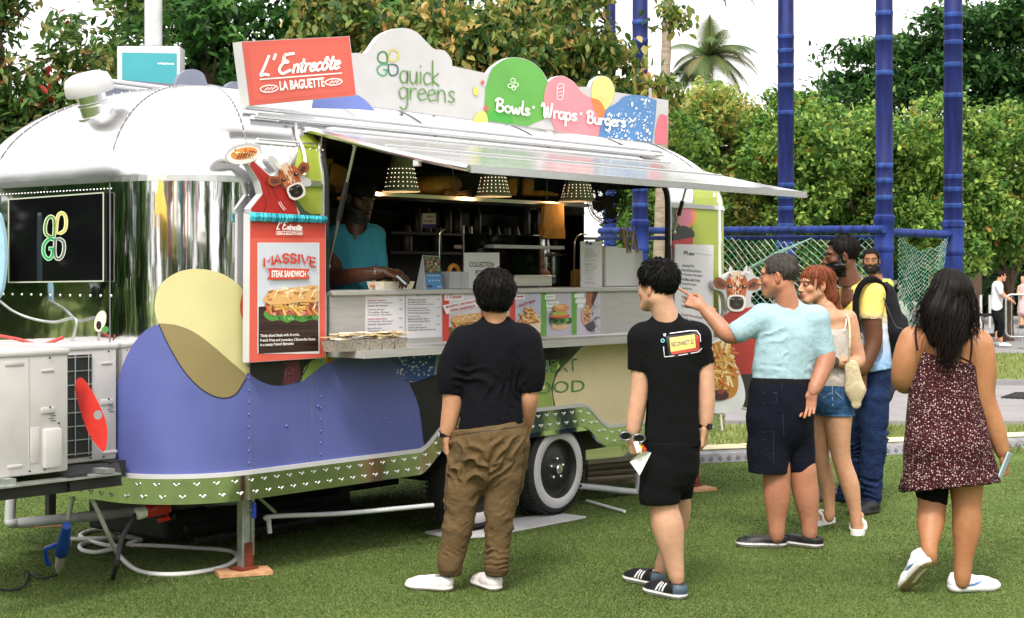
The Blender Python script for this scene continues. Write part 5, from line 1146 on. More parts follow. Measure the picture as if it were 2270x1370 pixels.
# ================================================================ GROUND, LAWNS, PATHS
def leaf_mat(name, tr=0.35, rough=0.5):
    m = bpy.data.materials.new(name); m.use_nodes = True; t = m.node_tree; n = t.nodes; b = n['Principled BSDF']; o = n['Material Output']
    a = n.new('ShaderNodeAttribute'); a.attribute_name = 'col'; tl = n.new('ShaderNodeBsdfTranslucent'); mx = n.new('ShaderNodeMixShader'); mx.inputs[0].default_value = tr
    t.links.new(a.outputs['Color'], b.inputs['Base Color']); t.links.new(a.outputs['Color'], tl.inputs['Color']); b.inputs['Roughness'].default_value = rough; b.inputs['Specular IOR Level'].default_value = .35
    t.links.new(b.outputs[0], mx.inputs[1]); t.links.new(tl.outputs[0], mx.inputs[2]); t.links.new(mx.outputs[0], o.inputs[0]); return m
M['leaf'] = leaf_mat('leaf', .45); M['blade'] = leaf_mat('grass blade', .3, .6)
def ground_mat(name, c1, c2, s1, s2, bump=.3, bs=150):
    m = mat(name, c1, .9, spec=.15); t = m.node_tree; n = t.nodes; L = t.links; b = n['Principled BSDF']; tc = n.new('ShaderNodeTexCoord')
    z1 = n.new('ShaderNodeTexNoise'); z1.inputs['Scale'].default_value = s1; z1.inputs['Detail'].default_value = 6; z2 = n.new('ShaderNodeTexNoise'); z2.inputs['Scale'].default_value = s2; z2.inputs['Detail'].default_value = 4
    for z in (z1, z2): L.new(tc.outputs['Object'], z.inputs['Vector'])
    ad = n.new('ShaderNodeMath'); ad.operation = 'MULTIPLY_ADD'; ad.inputs[1].default_value = .55; L.new(z1.outputs[0], ad.inputs[0])
    m5 = n.new('ShaderNodeMath'); m5.operation = 'MULTIPLY'; m5.inputs[1].default_value = .45; L.new(z2.outputs[0], m5.inputs[0]); L.new(m5.outputs[0], ad.inputs[2])
    cr = n.new('ShaderNodeValToRGB'); cr.color_ramp.elements[0].position = .36; cr.color_ramp.elements[1].position = .64; cr.color_ramp.elements[0].color = lin(c1) + (1,); cr.color_ramp.elements[1].color = lin(c2) + (1,)
    L.new(ad.outputs[0], cr.inputs[0]); L.new(cr.outputs[0], b.inputs['Base Color'])
    bp = n.new('ShaderNodeBump'); bp.inputs['Strength'].default_value = bump; bp.inputs['Distance'].default_value = .02; zb = n.new('ShaderNodeTexNoise'); zb.inputs['Scale'].default_value = bs; L.new(tc.outputs['Object'], zb.inputs['Vector']); L.new(zb.outputs[0], bp.inputs['Height']); L.new(bp.outputs[0], b.inputs['Normal']); return m
def flat(name, pts, z, m, kind='structure'):
    o = meshobj(name, [(p[0], p[1], z) for p in pts], [list(range(len(pts)))], m); o['kind'] = kind; return o
M['lawn'] = ground_mat('lawn', (.110, .145, .035), (.20, .235, .070), 1.2, 60)
M['turf'] = ground_mat('artificial turf', (.064, .104, .020), (.125, .182, .045), .9, 90, .5, 220)
M['paving'] = ground_mat('pale paving', (.20, .19, .195), (.27, .26, .265), 2.0, 40, .1, 60)
flat('ground', [(-150, -120), (150, -120), (150, 250), (-150, 250)], -.006, M['lawn'])
e0, e1 = G(1545, 1028), G(2270, 995); dr = (e1 - e0).normalized(); A_, B_ = e0 - dr * 14, e1 + dr * 14
flat('turf', [(-30, -25), (30, -25), (B_.x + 4, B_.y - 1), (B_.x, B_.y), (A_.x, A_.y), (-30, A_.y - 2)], 0.0, M['turf'])
flat('pavement', [(-6, 17.2), (0, 17.0), (5, 16.85), (30, 16.2), (40, 21.8), (6, 22.8), (-6, 23.2)], -.002, M['paving'])
flat('path', [(-30, 32.5), (8, 31.9), (60, 30.5), (90, 62), (-60, 66)], -.002, M['paving'])
kb = MB(); kb.box((12, 22.75, .03), (36, .14, .08), -.02); kb.box((12, 16.75, .012), (36, .10, .05), -.02); o = kb.build('pavement_kerb', M['paving']); o['kind'] = 'structure'
# turf blades: short upright blades over the sheet of turf
def blades(n, y0, y1, hh, w, xl):
    Y = rng.uniform(y0, y1, n); X = rng.uniform(-1, 1, n) * (Y * .335 + .3)
    m_ = (X - A_.x) * dr.y - (Y - A_.y) * dr.x > .03; X, Y = X[m_], Y[m_]; n = len(X); a = rng.uniform(0, 6.283, n); l = rng.uniform(-.7, .7, (n, 2)); h = hh * rng.uniform(.5, 1.2, n)
    V = np.zeros((n, 3, 3), np.float32); V[:, 0, 0] = X - np.cos(a) * w; V[:, 0, 1] = Y - np.sin(a) * w; V[:, 1, 0] = X + np.cos(a) * w; V[:, 1, 1] = Y + np.sin(a) * w; V[:, :2, 2] = .0005
    V[:, 2, 0] = X + l[:, 0] * h; V[:, 2, 1] = Y + l[:, 1] * h; V[:, 2, 2] = h
    base = np.array([[.070, .108, .022], [.108, .160, .040], [.160, .212, .065], [.24, .245, .10]]); pt = np.sin(X * 1.7 + 1.3 * np.sin(Y * 1.1)) * np.sin(Y * 2.1 + 1.7 * np.sin(X * .9)) + .6 * np.sin(X * 5.3 + Y * 3.7) * np.sin(Y * 6.1 - X * 2.2); c = base[rng.choice(4, n, p=[.36, .36, .2, .08])] * rng.uniform(.75, 1.25, (n, 1)) * (1 + .14 * pt)[:, None]; V[:, 2, 2] *= (1 - .22 * (pt > .5)); return V.reshape(-1, 3), np.repeat(c, 3, 0)
P_ = [blades(230000, 6.9, 9.6, .0085, .0034, 0), blades(130000, 9.6, 13.5, .0095, .0046, 0), blades(40000, 13.5, 17, .011, .006, 0)]
V_ = np.concatenate([p[0] for p in P_]); c_ = np.concatenate([p[1] for p in P_]); tf = meshobj('turf_blades', V_, np.arange(len(V_)).reshape(-1, 3), M['blade'], vcols=c_); tf['kind'] = 'stuff'
tf['label'] = 'short green blades of the artificial turf'
def lawn_tufts(n, x0, x1, y0, y1):
    X, Y = rng.uniform(x0, x1, n), rng.uniform(y0, y1, n); a = rng.uniform(0, 6.283, n); h = rng.uniform(.03, .08, n); w = .012
    V = np.zeros((n, 3, 3), np.float32); V[:, 0, 0] = X - np.cos(a) * w; V[:, 0, 1] = Y - np.sin(a) * w; V[:, 1, 0] = X + np.cos(a) * w; V[:, 1, 1] = Y + np.sin(a) * w; V[:, 2, 0] = X + rng.uniform(-.03, .03, n); V[:, 2, 1] = Y; V[:, 2, 2] = h
    c = np.array([[.20, .24, .07]]) * rng.uniform(.6, 1.3, (n, 1)); return V.reshape(-1, 3), np.repeat(c, 3, 0)
V1, c1 = lawn_tufts(16000, -5, 13, 22.95, 31.6); V2, c2 = lawn_tufts(5000, 1, 9, 14.2, 16.6); V_ = np.concatenate([V1, V2]); c_ = np.concatenate([c1, c2]); o = meshobj('lawn_grass', V_, np.arange(len(V_)).reshape(-1, 3), M['blade'], vcols=c_); o['kind'] = 'stuff'
# cable ramp: yellow topped tread-plate edging across the lawn
M['ramp'] = mat('scuffed grey ramp plate', (.19, .19, .20), .55, var=.3, vscale=12); M['rampdark'] = mat('dark ramp grip', (.10, .10, .105), .6); M['ramptop'] = mat('pale yellow ramp top', '#cfc39c', .6, var=.12, vscale=10)
segs = 10; nn_ = Vector((-dr.y, dr.x, 0)); LR = (B_ - A_).length
for i in range(11, 24):
    p = A_ + dr * (LR * i / 30); q_ = A_ + dr * (LR * (i + 1) / 30 - .02); L_ = (q_ - p).length; cx = (p + q_) / 2 - A_ * 0
    x_ = 1135 + cx.x / cx.y * FPX
    if x_ < 1500 or x_ > 2450: continue
    t = thing('cable_ramp', 'grey cable ramp segment with a pale yellow top, %s' % ('behind the walking man' if x_ < 1640 else 'behind the man pointing' if x_ < 1800 else 'behind the lady in denim shorts' if x_ < 1960 else 'left of the woman in the dress' if x_ < 2100 else 'behind the woman in the dress' if x_ < 2230 else 'near the frame edge by the phone'), 'cable ramp', cx, math.atan2(dr.y, dr.x), 'cable ramp segments across the lawn')
    v = MB(); v.prism([(-L_ / 2, 0, .002), (-L_ / 2, .03, .072), (-L_ / 2, .22, .095), (-L_ / 2, .42, .095), (-L_ / 2, .64, .002)], (L_, 0, 0)); v.build('ramp_body', M['ramp'], t)
    v = MB(); v.box((0, .31, .098), (L_ - .01, .30, .006)); v.build('ramp_top', M['ramptop'], t)
    v = MB(); m3 = Matrix.Rotation(R(67), 3, 'X')
    for k in range(int(L_ / .085)):
        v.box((-L_ / 2 + .05 + k * .085, .010, .036), (.034, .034, .004), M3=Matrix.Rotation(R(67), 3, 'X') @ Matrix.Rotation(R(45), 3, 'Z'))
    v.build('grip_stud', M['rampdark'], t)
v = MB(); c = G(2250, 880)
for i in range(16): v.box((i * .07 - .35, 0, .012), (.02, 1.0, .02))
for i in range(8): v.box((.15, i * .13 - .46, .013), (1.15, .03, .018))
gm = v.build('drain_mat', M['black']); gm.location = (c.x + .35, c.y, 0); gm.rotation_euler = (0, 0, -.5); tag(gm, 'black perforated mat lying on the pavement at the frame edge', 'mat')
# ================================================================ TREES
def leaves(clumps, n, size, cols, probs, elong=2.0, droop=.35, spray=7, shell=.55, flat_=1.0):
    """leaf-sized folded quads, in small sprays spread through a set of clumps (cx,cy,cz,rx,ry,rz)"""
    cl = np.array(clumps, float); vol = cl[:, 3] * cl[:, 4] + cl[:, 3] * cl[:, 5]; k = rng.choice(len(cl), max(1, n // spray), p=vol / vol.sum()); ns = len(k)
    d = rng.normal(size=(ns, 3)); d /= np.linalg.norm(d, axis=1)[:, None]; r = rng.uniform(shell, 1.05, ns) ** .8; c0 = cl[k, :3] + d * cl[k, 3:] * r[:, None]
    tw = d * [1, 1, .4] + rng.normal(size=(ns, 3)) * .5; tw /= np.linalg.norm(tw, axis=1)[:, None]
    ci = rng.choice(len(cols), ns, p=probs)
    C0 = np.repeat(c0, spray, 0); TW = np.repeat(tw, spray, 0); m = len(C0); s = size * rng.uniform(.6, 1.25, m)
    P = C0 + TW * (rng.uniform(-1.3, 1.3, m) * size)[:, None] + rng.normal(size=(m, 3)) * size * .45
    ax = TW * .5 + rng.normal(size=(m, 3)) * .75; ax[:, 2] -= droop; ax /= np.linalg.norm(ax, axis=1)[:, None]
    up = rng.normal(size=(m, 3)) * .7; up[:, 2] += flat_; sd = np.cross(ax, up); sd /= np.linalg.norm(sd, axis=1)[:, None] + 1e-9; nn = np.cross(sd, ax)
    L_, w_ = (s)[:, None], (s / elong)[:, None]; up_ = nn * w_ * .14; V = np.stack([P - ax * L_ * .5, P - ax * L_ * .16 + sd * w_ * .48 + up_, P + ax * L_ * .2 + sd * w_ * .40 + up_, P + ax * L_ * .5 - nn * w_ * .15, P + ax * L_ * .2 - sd * w_ * .40 + up_, P - ax * L_ * .16 - sd * w_ * .48 + up_], 1)
    cc = np.array([lin(c) for c in cols])[np.repeat(ci, spray)] * rng.uniform(.7, 1.3, (m, 1)); mix = rng.random(m) < .15; cc[mix] = np.array([lin(c) for c in cols])[rng.choice(len(cols), mix.sum(), p=probs)]
    i6 = np.arange(m)[:, None] * 6; F = np.concatenate([i6 + [0, 1, 2, 3], i6 + [0, 3, 4, 5]]); return V.reshape(-1, 3), F, np.repeat(cc, 6, 0)
M['bark'] = mat('bark', '#4a3a2c', .9, var=.4, vscale=14, bump=.6, bscale=30, stretch=(1, 1, .3)); M['palebark'] = mat('pale ringed palm bark', '#9a8a7a', .9, var=.3, vscale=10, bump=.5, bscale=18, stretch=(.4, .4, 3))
def limbs(base, tips, r0, lean=(0, 0)):
    v = MB(); b = Vector(base); n = len(tips)
    for i, tp in enumerate(tips):
        tp = Vector(tp); h = tp - b; m1 = b + Vector((h.x * .12 + lean[0], h.y * .12 + lean[1], h.z * .45)); m2 = b + h * .75 + Vector((random.uniform(-.2, .2), random.uniform(-.2, .2), 0)) * .6
        pts = crom([b + Vector((random.uniform(-.4, .4) * r0, random.uniform(-.4, .4) * r0, 0)), m1, m2, tp], 5); k = len(pts); v.tube(pts, [r0 * (1 - .85 * j / (k - 1)) for j in range(k)], 7)
        for _ in range(4):
            j = random.randint(k // 2, k - 2); s_ = Vector(pts[j]); e_ = s_ + Vector((random.uniform(-1, 1), random.uniform(-1, 1), random.uniform(-.1, .9))) * h.length * .16; v.tube([s_, s_.lerp(e_, .5) + Vector((0, 0, .05)), e_], [r0 * .22, r0 * .15, r0 * .06], 5)
    return v
def tree(name, label, base, clumps, n, size, cols, probs, r0=.12, group=None, ntips=6, **kw):
    base = Vector(base); t = thing(name, label, 'tree', base, 0, group); V, F, c = leaves(clumps, n, size, cols, probs, **kw); V = V - np.array(base); meshobj('crown', V, F, M['leaf'], t, vcols=c)
    tips = [(Vector(cl[:3]) - base) for cl in random.sample(clumps, min(ntips, len(clumps)))]; shade(limbs((0, 0, 0), tips, r0).build('trunk', M['bark'], t), 60); return t
def pxclump(lst, Y, dy=1.2):                   # clumps from (x, y, rx, ry) in photo pixels at depth Y
    out = []
    for x, y, rx, ry in lst: p = W(x, y, Y + random.uniform(-dy, dy) * .5); k = Y / FPX; out.append((p.x, p.y, p.z, rx * k, min(rx, ry) * k * 1.1, ry * k))
    return out
def scatter(x0, x1, ytop, ybot, n, r, ry=None):  # pixel clumps filling a band under the curve ytop(x)
    o = []
    for _ in range(n): x = random.uniform(x0, x1); yt = ytop(x); y = random.uniform(yt + r * .8, ybot); o.append((x, y, r * random.uniform(.7, 1.2), (ry or r) * random.uniform(.7, 1.2)))
    return o
gx = lambda x, Y: Vector(((x - 1135) / FPX * Y, Y, 0))
GR = ['#7a9a44', '#5c863a', '#9ab055', '#38602a']
tree('broadleaf_tree', 'leafy tree with red and olive sprays behind the front end of the trailer', gx(90, 15.4), pxclump(scatter(-220, 330, lambda x: -120, 420, 34, 85), 15.4), 20000, .125, ['#5f7a38', '#44662e', '#86864a', '#2c4a24', '#a87a4c', '#9b2f24'], [.33, .31, .15, .18, .015, .015], .13, elong=2.6, shell=.35)
tree('dark_tree', 'dark green tree with a forked trunk behind the red light box sign', gx(525, 18.5), pxclump(scatter(290, 800, lambda x: -130, 300, 34, 90), 18.8, 2.0), 15000, .13, ['#3f6b2e', '#2c5224', '#55803a', '#1d3a1c'], [.33, .3, .22, .15], .16, elong=1.9, shell=.35)
tree('yellowing_tree', 'tree with drooping tan and yellow leaves above the roof sign', gx(1120, 16.0), pxclump(scatter(650, 1000, lambda x: -60, 150, 14, 60) + scatter(980, 1330, lambda x: -80 + max(0, x - 1250) * .35, 250, 23, 60) + [(760, 30, 70, 45), (1290, 180, 80, 60), (1400, 200, 60, 50), (1150, 110, 70, 50), (1470, 215, 45, 40), (1380, 130, 45, 30), (1490, 40, 40, 30)], 15.8, 1.2), 17000, .112, ['#7f8a45', '#55702f', '#c2a866', '#93914a', '#36542a', '#b98a4c'], [.27, .28, .10, .11, .21, .03], .10, elong=2.0, droop=.9, shell=.3, spray=6)
tree('dark_tree', 'dark green tree filling the gap behind the yellowing leaves', gx(960, 21), pxclump(scatter(700, 1290, lambda x: -120 + max(0, x - 1150) * .55, 330, 36, 90), 21.5, 2.4), 15000, .17, ['#375c2a', '#2a4a22', '#4d7434', '#1c361a'], [.35, .3, .2, .15], .16, elong=1.8, shell=.35)
# tall clipped shrubs beyond the court: one crown each
shr = [(1470, 215, 100, 'green shrub crown behind the rear end of the trailer roof', GR), (1575, 178, 92, 'yellow green shrub crown below the palm', ['#a3ac58', '#7f9a48', '#bcae62', '#587a36']), (1765, 208, 115, 'broad leaved shrub behind the left one of three tall blue poles', GR), (1930, 235, 115, 'broad leaved shrub behind the middle one of three tall blue poles', GR), (2090, 205, 110, 'broad leaved shrub behind the right one of three tall blue poles', GR), (2235, 230, 105, 'broad leaved shrub at the frame edge above the strollers', GR)]
for i, (x, yt, rr, lab, cs) in enumerate(shr):
    Y = 36 + (i % 2) * 1.5; cl = pxclump(scatter(x - 95, x + 95, lambda q_: yt + ((q_ - x) / 100) ** 2 * 95 + 26 * math.sin(q_ * .083 + i * 2) + 14 * math.sin(q_ * .21), 560, 34, 56) + [(x, yt + 40, 70, 45), (x - 70, yt + 90, 60, 50), (x + 70, yt + 90, 60, 50)], Y, 2.5)
    tree('tall_shrub', lab, gx(x, Y), cl, 25000, .14, cs + ['#a8803c'], [.35, .28, .2, .155, .015], .12, 'tall shrubs beyond the blue poles', elong=1.7, shell=.45, droop=.15)
tree('spreading_tree', 'feathery dark tree spreading in layers above the shrubs at the upper right', gx(2160, 46), pxclump([(2160 + dx, 110 + dy, 120, 26) for dx, dy in ((0, -70), (-90, -10), (60, -30), (-170, 60), (-60, 50), (80, 40), (150, 80), (-120, 110), (0, 110), (120, 140), (-230, 10), (190, -10), (-200, 100), (60, 190), (-40, 180), (-250, 80), (170, 200), (-300, 120), (-150, 0), (-40, -60), (110, -70), (150, -90), (-10, 40), (40, 20), (-100, 60), (110, 100), (60, 60), (-180, 170), (-100, 210), (100, 230), (-280, 190))], 46, 3), 24000, .25, ['#355c2c', '#274a24', '#4f7a3a', '#6b8f4a'], [.35, .3, .25, .1], .2, elong=2.2, shell=.2, droop=0, flat_=2)
tree('spreading_tree', 'dark tree mass low behind the shrubs and nets', gx(1900, 52), pxclump(scatter(1380, 2330, lambda x: 420, 640, 40, 80), 52, 3), 7000, .42, ['#2c4a26', '#1d3820', '#3c6030'], [.4, .35, .25], .2, elong=1.7, shell=.3)
# palms
def palm(label, base, top, r0, fl, nf, seed, lw=.05):
    r_ = random.Random(seed); base, top = Vector(base), Vector(top); t = thing('palm_tree', label, 'palm', base); b = top - base; v = MB(); n = 26
    v.tube([b * (i / n) + Vector((0, 0, 0)) for i in range(n + 1)], [r0 * (1.15 - .3 * i / n) * (1 + .06 * (i % 2)) for i in range(n + 1)], 10); shade(v.build('trunk', M['palebark'], t), 60)
    V, F, c = [], [], []
    for f in range(nf):
        az_, el_ = r_.uniform(0, 6.28), r_.uniform(-.2, 1.35); d = Vector((math.cos(az_) * math.cos(el_), math.sin(az_) * math.cos(el_), math.sin(el_))); p = b.copy(); L_ = fl * r_.uniform(.8, 1.1); col = r_.choice([(.10, .17, .05), (.07, .13, .04), (.15, .19, .07), (.22, .21, .09)]); pr = None; N = 22
        for i in range(N):
            p2 = p + d * (L_ / N); d.z -= .055 * (1 + i / N); d.normalize(); sx = d.cross(Vector((0, 0, 1))); sx.normalize(); wl = fl * .34 * math.sin(math.pi * min(1, (i + 2) / (N + 1)) ** .8)
            for sg in (-1, 1):
                for h in (0, .5):
                    q0 = p.lerp(p2, h); tip = q0 + (sx * sg * .8 + d * .6 + Vector((0, 0, -.35))).normalized() * wl; k = len(V); e_ = d * lw * .5; V += [q0 - e_, q0 + e_, tip]; F.append([k, k + 1, k + 2]); c += [col] * 3
            k = len(V); V += [p + sx * .02, p - sx * .02, p2 - sx * .015, p2 + sx * .015]; F.append([k, k + 1, k + 2]); F.append([k, k + 2, k + 3]); c += [(.12, .13, .05)] * 4; p = p2
    meshobj('fronds', V, F, M['leaf'], t, vcols=c); return t
palm('coconut palm with feathery fronds against the sky right of the yellowing tree', gx(1570, 48), W(1572, 125, 48), .13, 1.9, 30, 4, .045)
palm('palm with a pale ringed trunk rising behind the rear of the trailer', gx(1452, 30), W(1486, -140, 30), .10, 2.4, 18, 9)
# ================================================================ BLUE POLES, RAILS, NETS
M['blue'] = mat('worn blue paint', attr='col', rough=.62, var=.6, vscale=9, stretch=(1, 1, .18), bump=.3, bscale=30, spec=.25, detail=8)
def blue_pole(x, Y, wpx, bands, ybase, label):
    k = Y / FPX; r0 = wpx / 2 * k * .97; t = thing('blue_pole', label, 'pole', gx(x, Y), 0, 'tall blue poles of the net court'); Z = lambda y: CAMH - (y - HOR) * k
    v = MB(); prof = []; z1 = Z(-260); zb = Z(ybase)
    prof = [(r0 * 1.02, 0), (r0 * 1.02, zb)]
    for yb in sorted(bands, reverse=True): z = Z(yb); h = .035; prof += [(r0, z - h), (r0 * 1.045, z - h * .7), (r0 * 1.045, z + h * .7), (r0 * .985, z + h)]
    prof += [(r0 * .92, z1)]; n = 24; v.col('#101c52'); v.lathe(prof, n=n); o = v.build('shaft', M['blue'], t)
    # paler paint on the raised bands
    a = o.data.color_attributes['col']; cols = np.empty(len(a.data) * 4, np.float32); a.data.foreach_get('color', cols); cols = cols.reshape(-1, 4); li_ = 0
    for p in o.data.polygons:
        zz = p.center.z
        if any(abs(zz - Z(yb)) < .03 for yb in bands): cols[p.loop_start:p.loop_start + p.loop_total, :3] = lin('#26407e')
    a.data.foreach_set('color', cols.ravel()); shade(o, 40)
    v = MB(); v.col('#172a68').lathe([(r0 * 1.04, zb - .55), (r0 * 1.18, zb - .52), (r0 * 1.18, zb - .46), (r0 * 1.1, zb - .44), (r0 * 1.12, zb - .1), (r0 * 1.24, zb - .08), (r0 * 1.24, zb), (r0 * 1.02, zb + .03)], n=24); v.lathe([(r0 * 1.15, 0), (r0 * 1.1, .6), (r0 * 1.04, zb - .55)], n=24); shade(v.build('sleeve', M['blue'], t), 40); return t
blue_pole(1742, 29, 37, [82, 113, 147, 190, 250, 410, 437, 462, 500], 540, 'tall blue pole, left one of three, passing behind the tip of the hatch flap')
blue_pole(1960, 24, 39, [30, 85, 162, 367, 400, 438], 480, 'tall blue pole in the middle of three, beside the net')
blue_pole(2113, 25.5, 42, [34, 62, 95, 144, 212, 392, 420, 456], 492, 'tall blue pole, right one of three, above the dark haired woman')
blue_pole(1419, 27, 36, [50, 90, 330, 420, 455], 490, 'blue pole seen among the yellow leaves and through the trailer hatch')
blue_pole(1352, 33, 27, [70, 110, 250, 430], 470, 'thinner distant blue pole behind the black fan')
def rail(pts, r, lab): v = MB(); v.col('#1c3070').tube(pts, r, 10); tag(shade(v.build('blue_rail', M['blue']), 60), lab, 'rail')
rail([W(1330, 512, 30), W(1960, 508, 23.8)], .062, 'blue upper rail running from the trailer to the middle pole'); rail([W(1330, 528, 30.2), W(1960, 527, 24)], .04, 'thinner blue rail just below the upper rail')
rail([W(1975, 515, 24), W(2105, 520, 25.4)], .066, 'short blue rail between the middle and right poles')
def net(label, cA, cB, cC, cD, nu, nv, sag, seed, c1, c2, r=.006):   # corners top-left, top-right, bottom-right, bottom-left
    r_ = random.Random(seed); V, F, cc = [], [], []
    def P(i, j):
        u, w_ = i / nu, j / nv; p = cA.lerp(cB, u).lerp(cD.lerp(cC, u), w_); return p + Vector((math.sin(u * 9 + w_ * 3) * .03, math.sin(u * 7 + w_ * 5) * .14 * w_, -sag * math.sin(math.pi * u) * (1 - w_) + math.sin(u * 23) * .02))
    def seg(a, b, c):
        d = (b - a).normalized(); x = d.cross(Vector((.1, 1, .05))).normalized() * r; y = d.cross(x); k = len(V)
        for p in (a, b):
            for e in (x, -x * .5 + y * .87, -x * .5 - y * .87): V.append(p + e)
        for e in range(3): F.append([k + e, k + (e + 1) % 3, k + 3 + (e + 1) % 3, k + 3 + e])
        cc.extend([c] * 6)
    for j in range(nv):
        for i in range(nu + 1):
            if (i + j) % 2: continue
            for di in (-1, 1):
                if 0 <= i + di <= nu: seg(P(i, j), P(i + di, j + 1), c1 if r_.random() < .6 else c2)
    o = meshobj('net', V, F, M['netm'], None, vcols=cc); return tag(o, label, 'net')
M['netm'] = mat('net cord', attr='col', rough=.7)
net('white and green netting hung under the blue rails behind the cow board', W(1590, 528, 26.5), W(1958, 526, 23.9), W(1958, 800, 23.9), W(1590, 800, 26.5), 46, 32, .05, 1, (.32, .42, .36), (.05, .24, .15))
net('dense green and white netting gathered between the middle and right poles', W(1990, 522, 24.1), W(2100, 524, 25.2), W(2080, 800, 25.0), W(1985, 800, 24.1), 26, 52, .22, 2, (.30, .42, .35), (.05, .26, .16), .005)
v = MB(); v.tube([W(1655, 598, 25.6), W(1725, 560, 25.2), W(1800, 528, 24.9)], [.022, .03, .012], 8); v.tube([W(1630, 615, 25.8), W(1720, 566, 25.2), W(1795, 530, 24.9)], [.012, .016, .01], 6); tag(shade(v.build('rolled_net', mat('bunched pale green net', (.16, .27, .22), .8, var=.5, vscale=30, bump=.8, bscale=60)), 60), 'bunched pale green net roped up diagonally behind the pointing man', 'net')
# ================================================================ FAR RIGHT: wall, planting, barriers
v = MB(); v.box((22, 74, 1.1), (40, .4, 3.6)); tag(v.build('far_wall', mat('mottled grey brown wall', (.12, .11, .10), .9, var=.5, vscale=1.4, bump=.3, bscale=6)), 'dim grey brown wall behind the strollers at the far right', 'wall')
v = MB(); v.box((19.5, 62, .25), (14, .8, .5)); tag(v.build('planter_wall', mat('low pale wall', (.42, .40, .36), .9, var=.15, vscale=3)), 'low pale planter wall behind the man in the white shirt', 'wall')
for i, (x, y, r_, s_) in enumerate(((2175, 640, 55, 5), (2150, 580, 60, 6), (2230, 650, 34, 5))):
    tree('shade_shrub', ['dark shrub low behind the head of the woman in the dress', 'dark leafy shrub beside the right blue pole', 'small dark shrub behind the strolling man'][i], gx(x, 58 + i), pxclump([(x + random.uniform(-20, 20), y + random.uniform(-25, 25), r_ * .6, r_ * .5) for _ in range(8)], 58 + i, 1), 2200, .3, ['#1f3a1e', '#2c4d26', '#16291a'], [.4, .3, .3], .08, shell=.3)
tree('topiary', 'dense rounded topiary bush cut by the frame edge above the strollers', gx(2268, 54), pxclump([(2268, 540, 30, 34), (2266, 580, 32, 36), (2270, 515, 22, 22), (2270, 600, 26, 24)], 54, .4), 3200, .12, ['#33602c', '#244a24', '#48763a'], [.4, .35, .25], .1, elong=1.6, shell=.8)
for i, x in enumerate((2152, 2196)):
    v = MB(); v.tube([gx(x, 60), gx(x, 60) + Vector((.1, 0, 2)), gx(x, 60) + Vector((-.1, 0, 4.5))], [.2, .16, .12], 8); tag(v.build('tree_trunk', M['bark']), ['dark trunk in the shade right of the blue pole', 'dark trunk behind the cart near the strolling man'][i], 'tree')
def barrier(x, Y, lab):
    t = thing('crowd_barrier', lab, 'barrier', gx(x, Y)); v = MB(); k = Y / FPX; w_ = 1.6; z0, z1 = .26, 1.16; c_ = [(0, z0 + .1), (0, z1 - .1), (.03, z1 - .03), (.1, z1), (w_ - .1, z1), (w_, z1 - .1), (w_, z0 + .1), (w_ - .1, z0), (.1, z0), (.03, z0 + .03)]; v.tube([(x_, 0, z) for x_, z in c_], .022, 8, closed=True); shade(v.build('hoop_frame', M['galv'], t), 60)
    v = MB(); [v.tube([(.12 + i * .15, 0, z0), (.12 + i * .15, 0, z1)], .008, 6) for i in range(10)]; v.build('barrier_bars', M['galv'], t); v = MB(); [(v.tube([(x_, 0, z0), (x_, 0, .02)], .018, 6), v.box((x_, 0, .012), (.04, .5, .02))) for x_ in (.35, 1.25)]; v.build('barrier_foot', M['galv'], t)
barrier(2230, 33.5, 'grey hoop topped crowd barrier at the right frame edge')
ct_ = thing('flatbed_cart', 'pale cart with upright posts and dark bars left of the distant stroller', 'cart', gx(2185, 35.4)); v = MB(); k = 35.4 / FPX
for x in (-26, -11, 9): v.box((x * k, 0, .75), (.05, .05, .75))
v.box((0, 0, .30), (.62, .5, .04)); v.build('cart_frame', M['white'], ct_); v = MB(); v.box((0, 0, .68), (.62, .05, .06)); v.box((.12, 0, .22), (.5, .45, .06)); v.lathe([(.07, -.02), (.07, .02)], (.32, -.2, .08), (0, 1, 0), 12); v.lathe([(.07, -.02), (.07, .02)], (-.2, -.2, .08), (0, 1, 0), 12); v.build('cart_deck', M['black'], ct_)
# ================================================================ LAMP POST with its teal panel, behind the trailer
lp = thing('lamp_post', 'grey lamp post with a teal fronted box behind the front of the trailer', 'lamp post', gx(340, 14)); k = 14 / FPX; v = MB(); zc = W(340, 108, 14).z
v.lathe([(.10, 0), (.09, zc - .3), (.078, zc + .0), (.074, zc + 3)], n=20, caps=False); shade(v.build('post', M['pvc'], lp), 60); v = MB(); v.lathe([(.085, zc - .01), (.105, zc), (.105, zc + .02), (.085, zc + .025)], n=20, caps=False); v.lathe([(.12, zc - .055), (.12, zc - .04)], n=20); v.build('post_collar', M['galv'], lp)
bx = MB(); zt_, zb_ = W(0, 112, 14).z, W(0, 215, 14).z; bx.box((.02, -.17, (zt_ + zb_) / 2), (.55, .22, zt_ - zb_), bev=.012); bxo = shade(bx.build('box', M['pvc'], lp), 40)
a = Art(lambda x, y, o: Vector(((x - 340) * k + .0, -.281 - o, W(0, y, 14).z)), .001, .001); a.poly([(288, 126), (407, 128), (407, 200), (288, 200)], '#35939f'); a.text('telephone', [(365, 147), (401, 148), (401, 154), (365, 153)], '#e8f4f4', .03); a.build('box_panel', bxo)
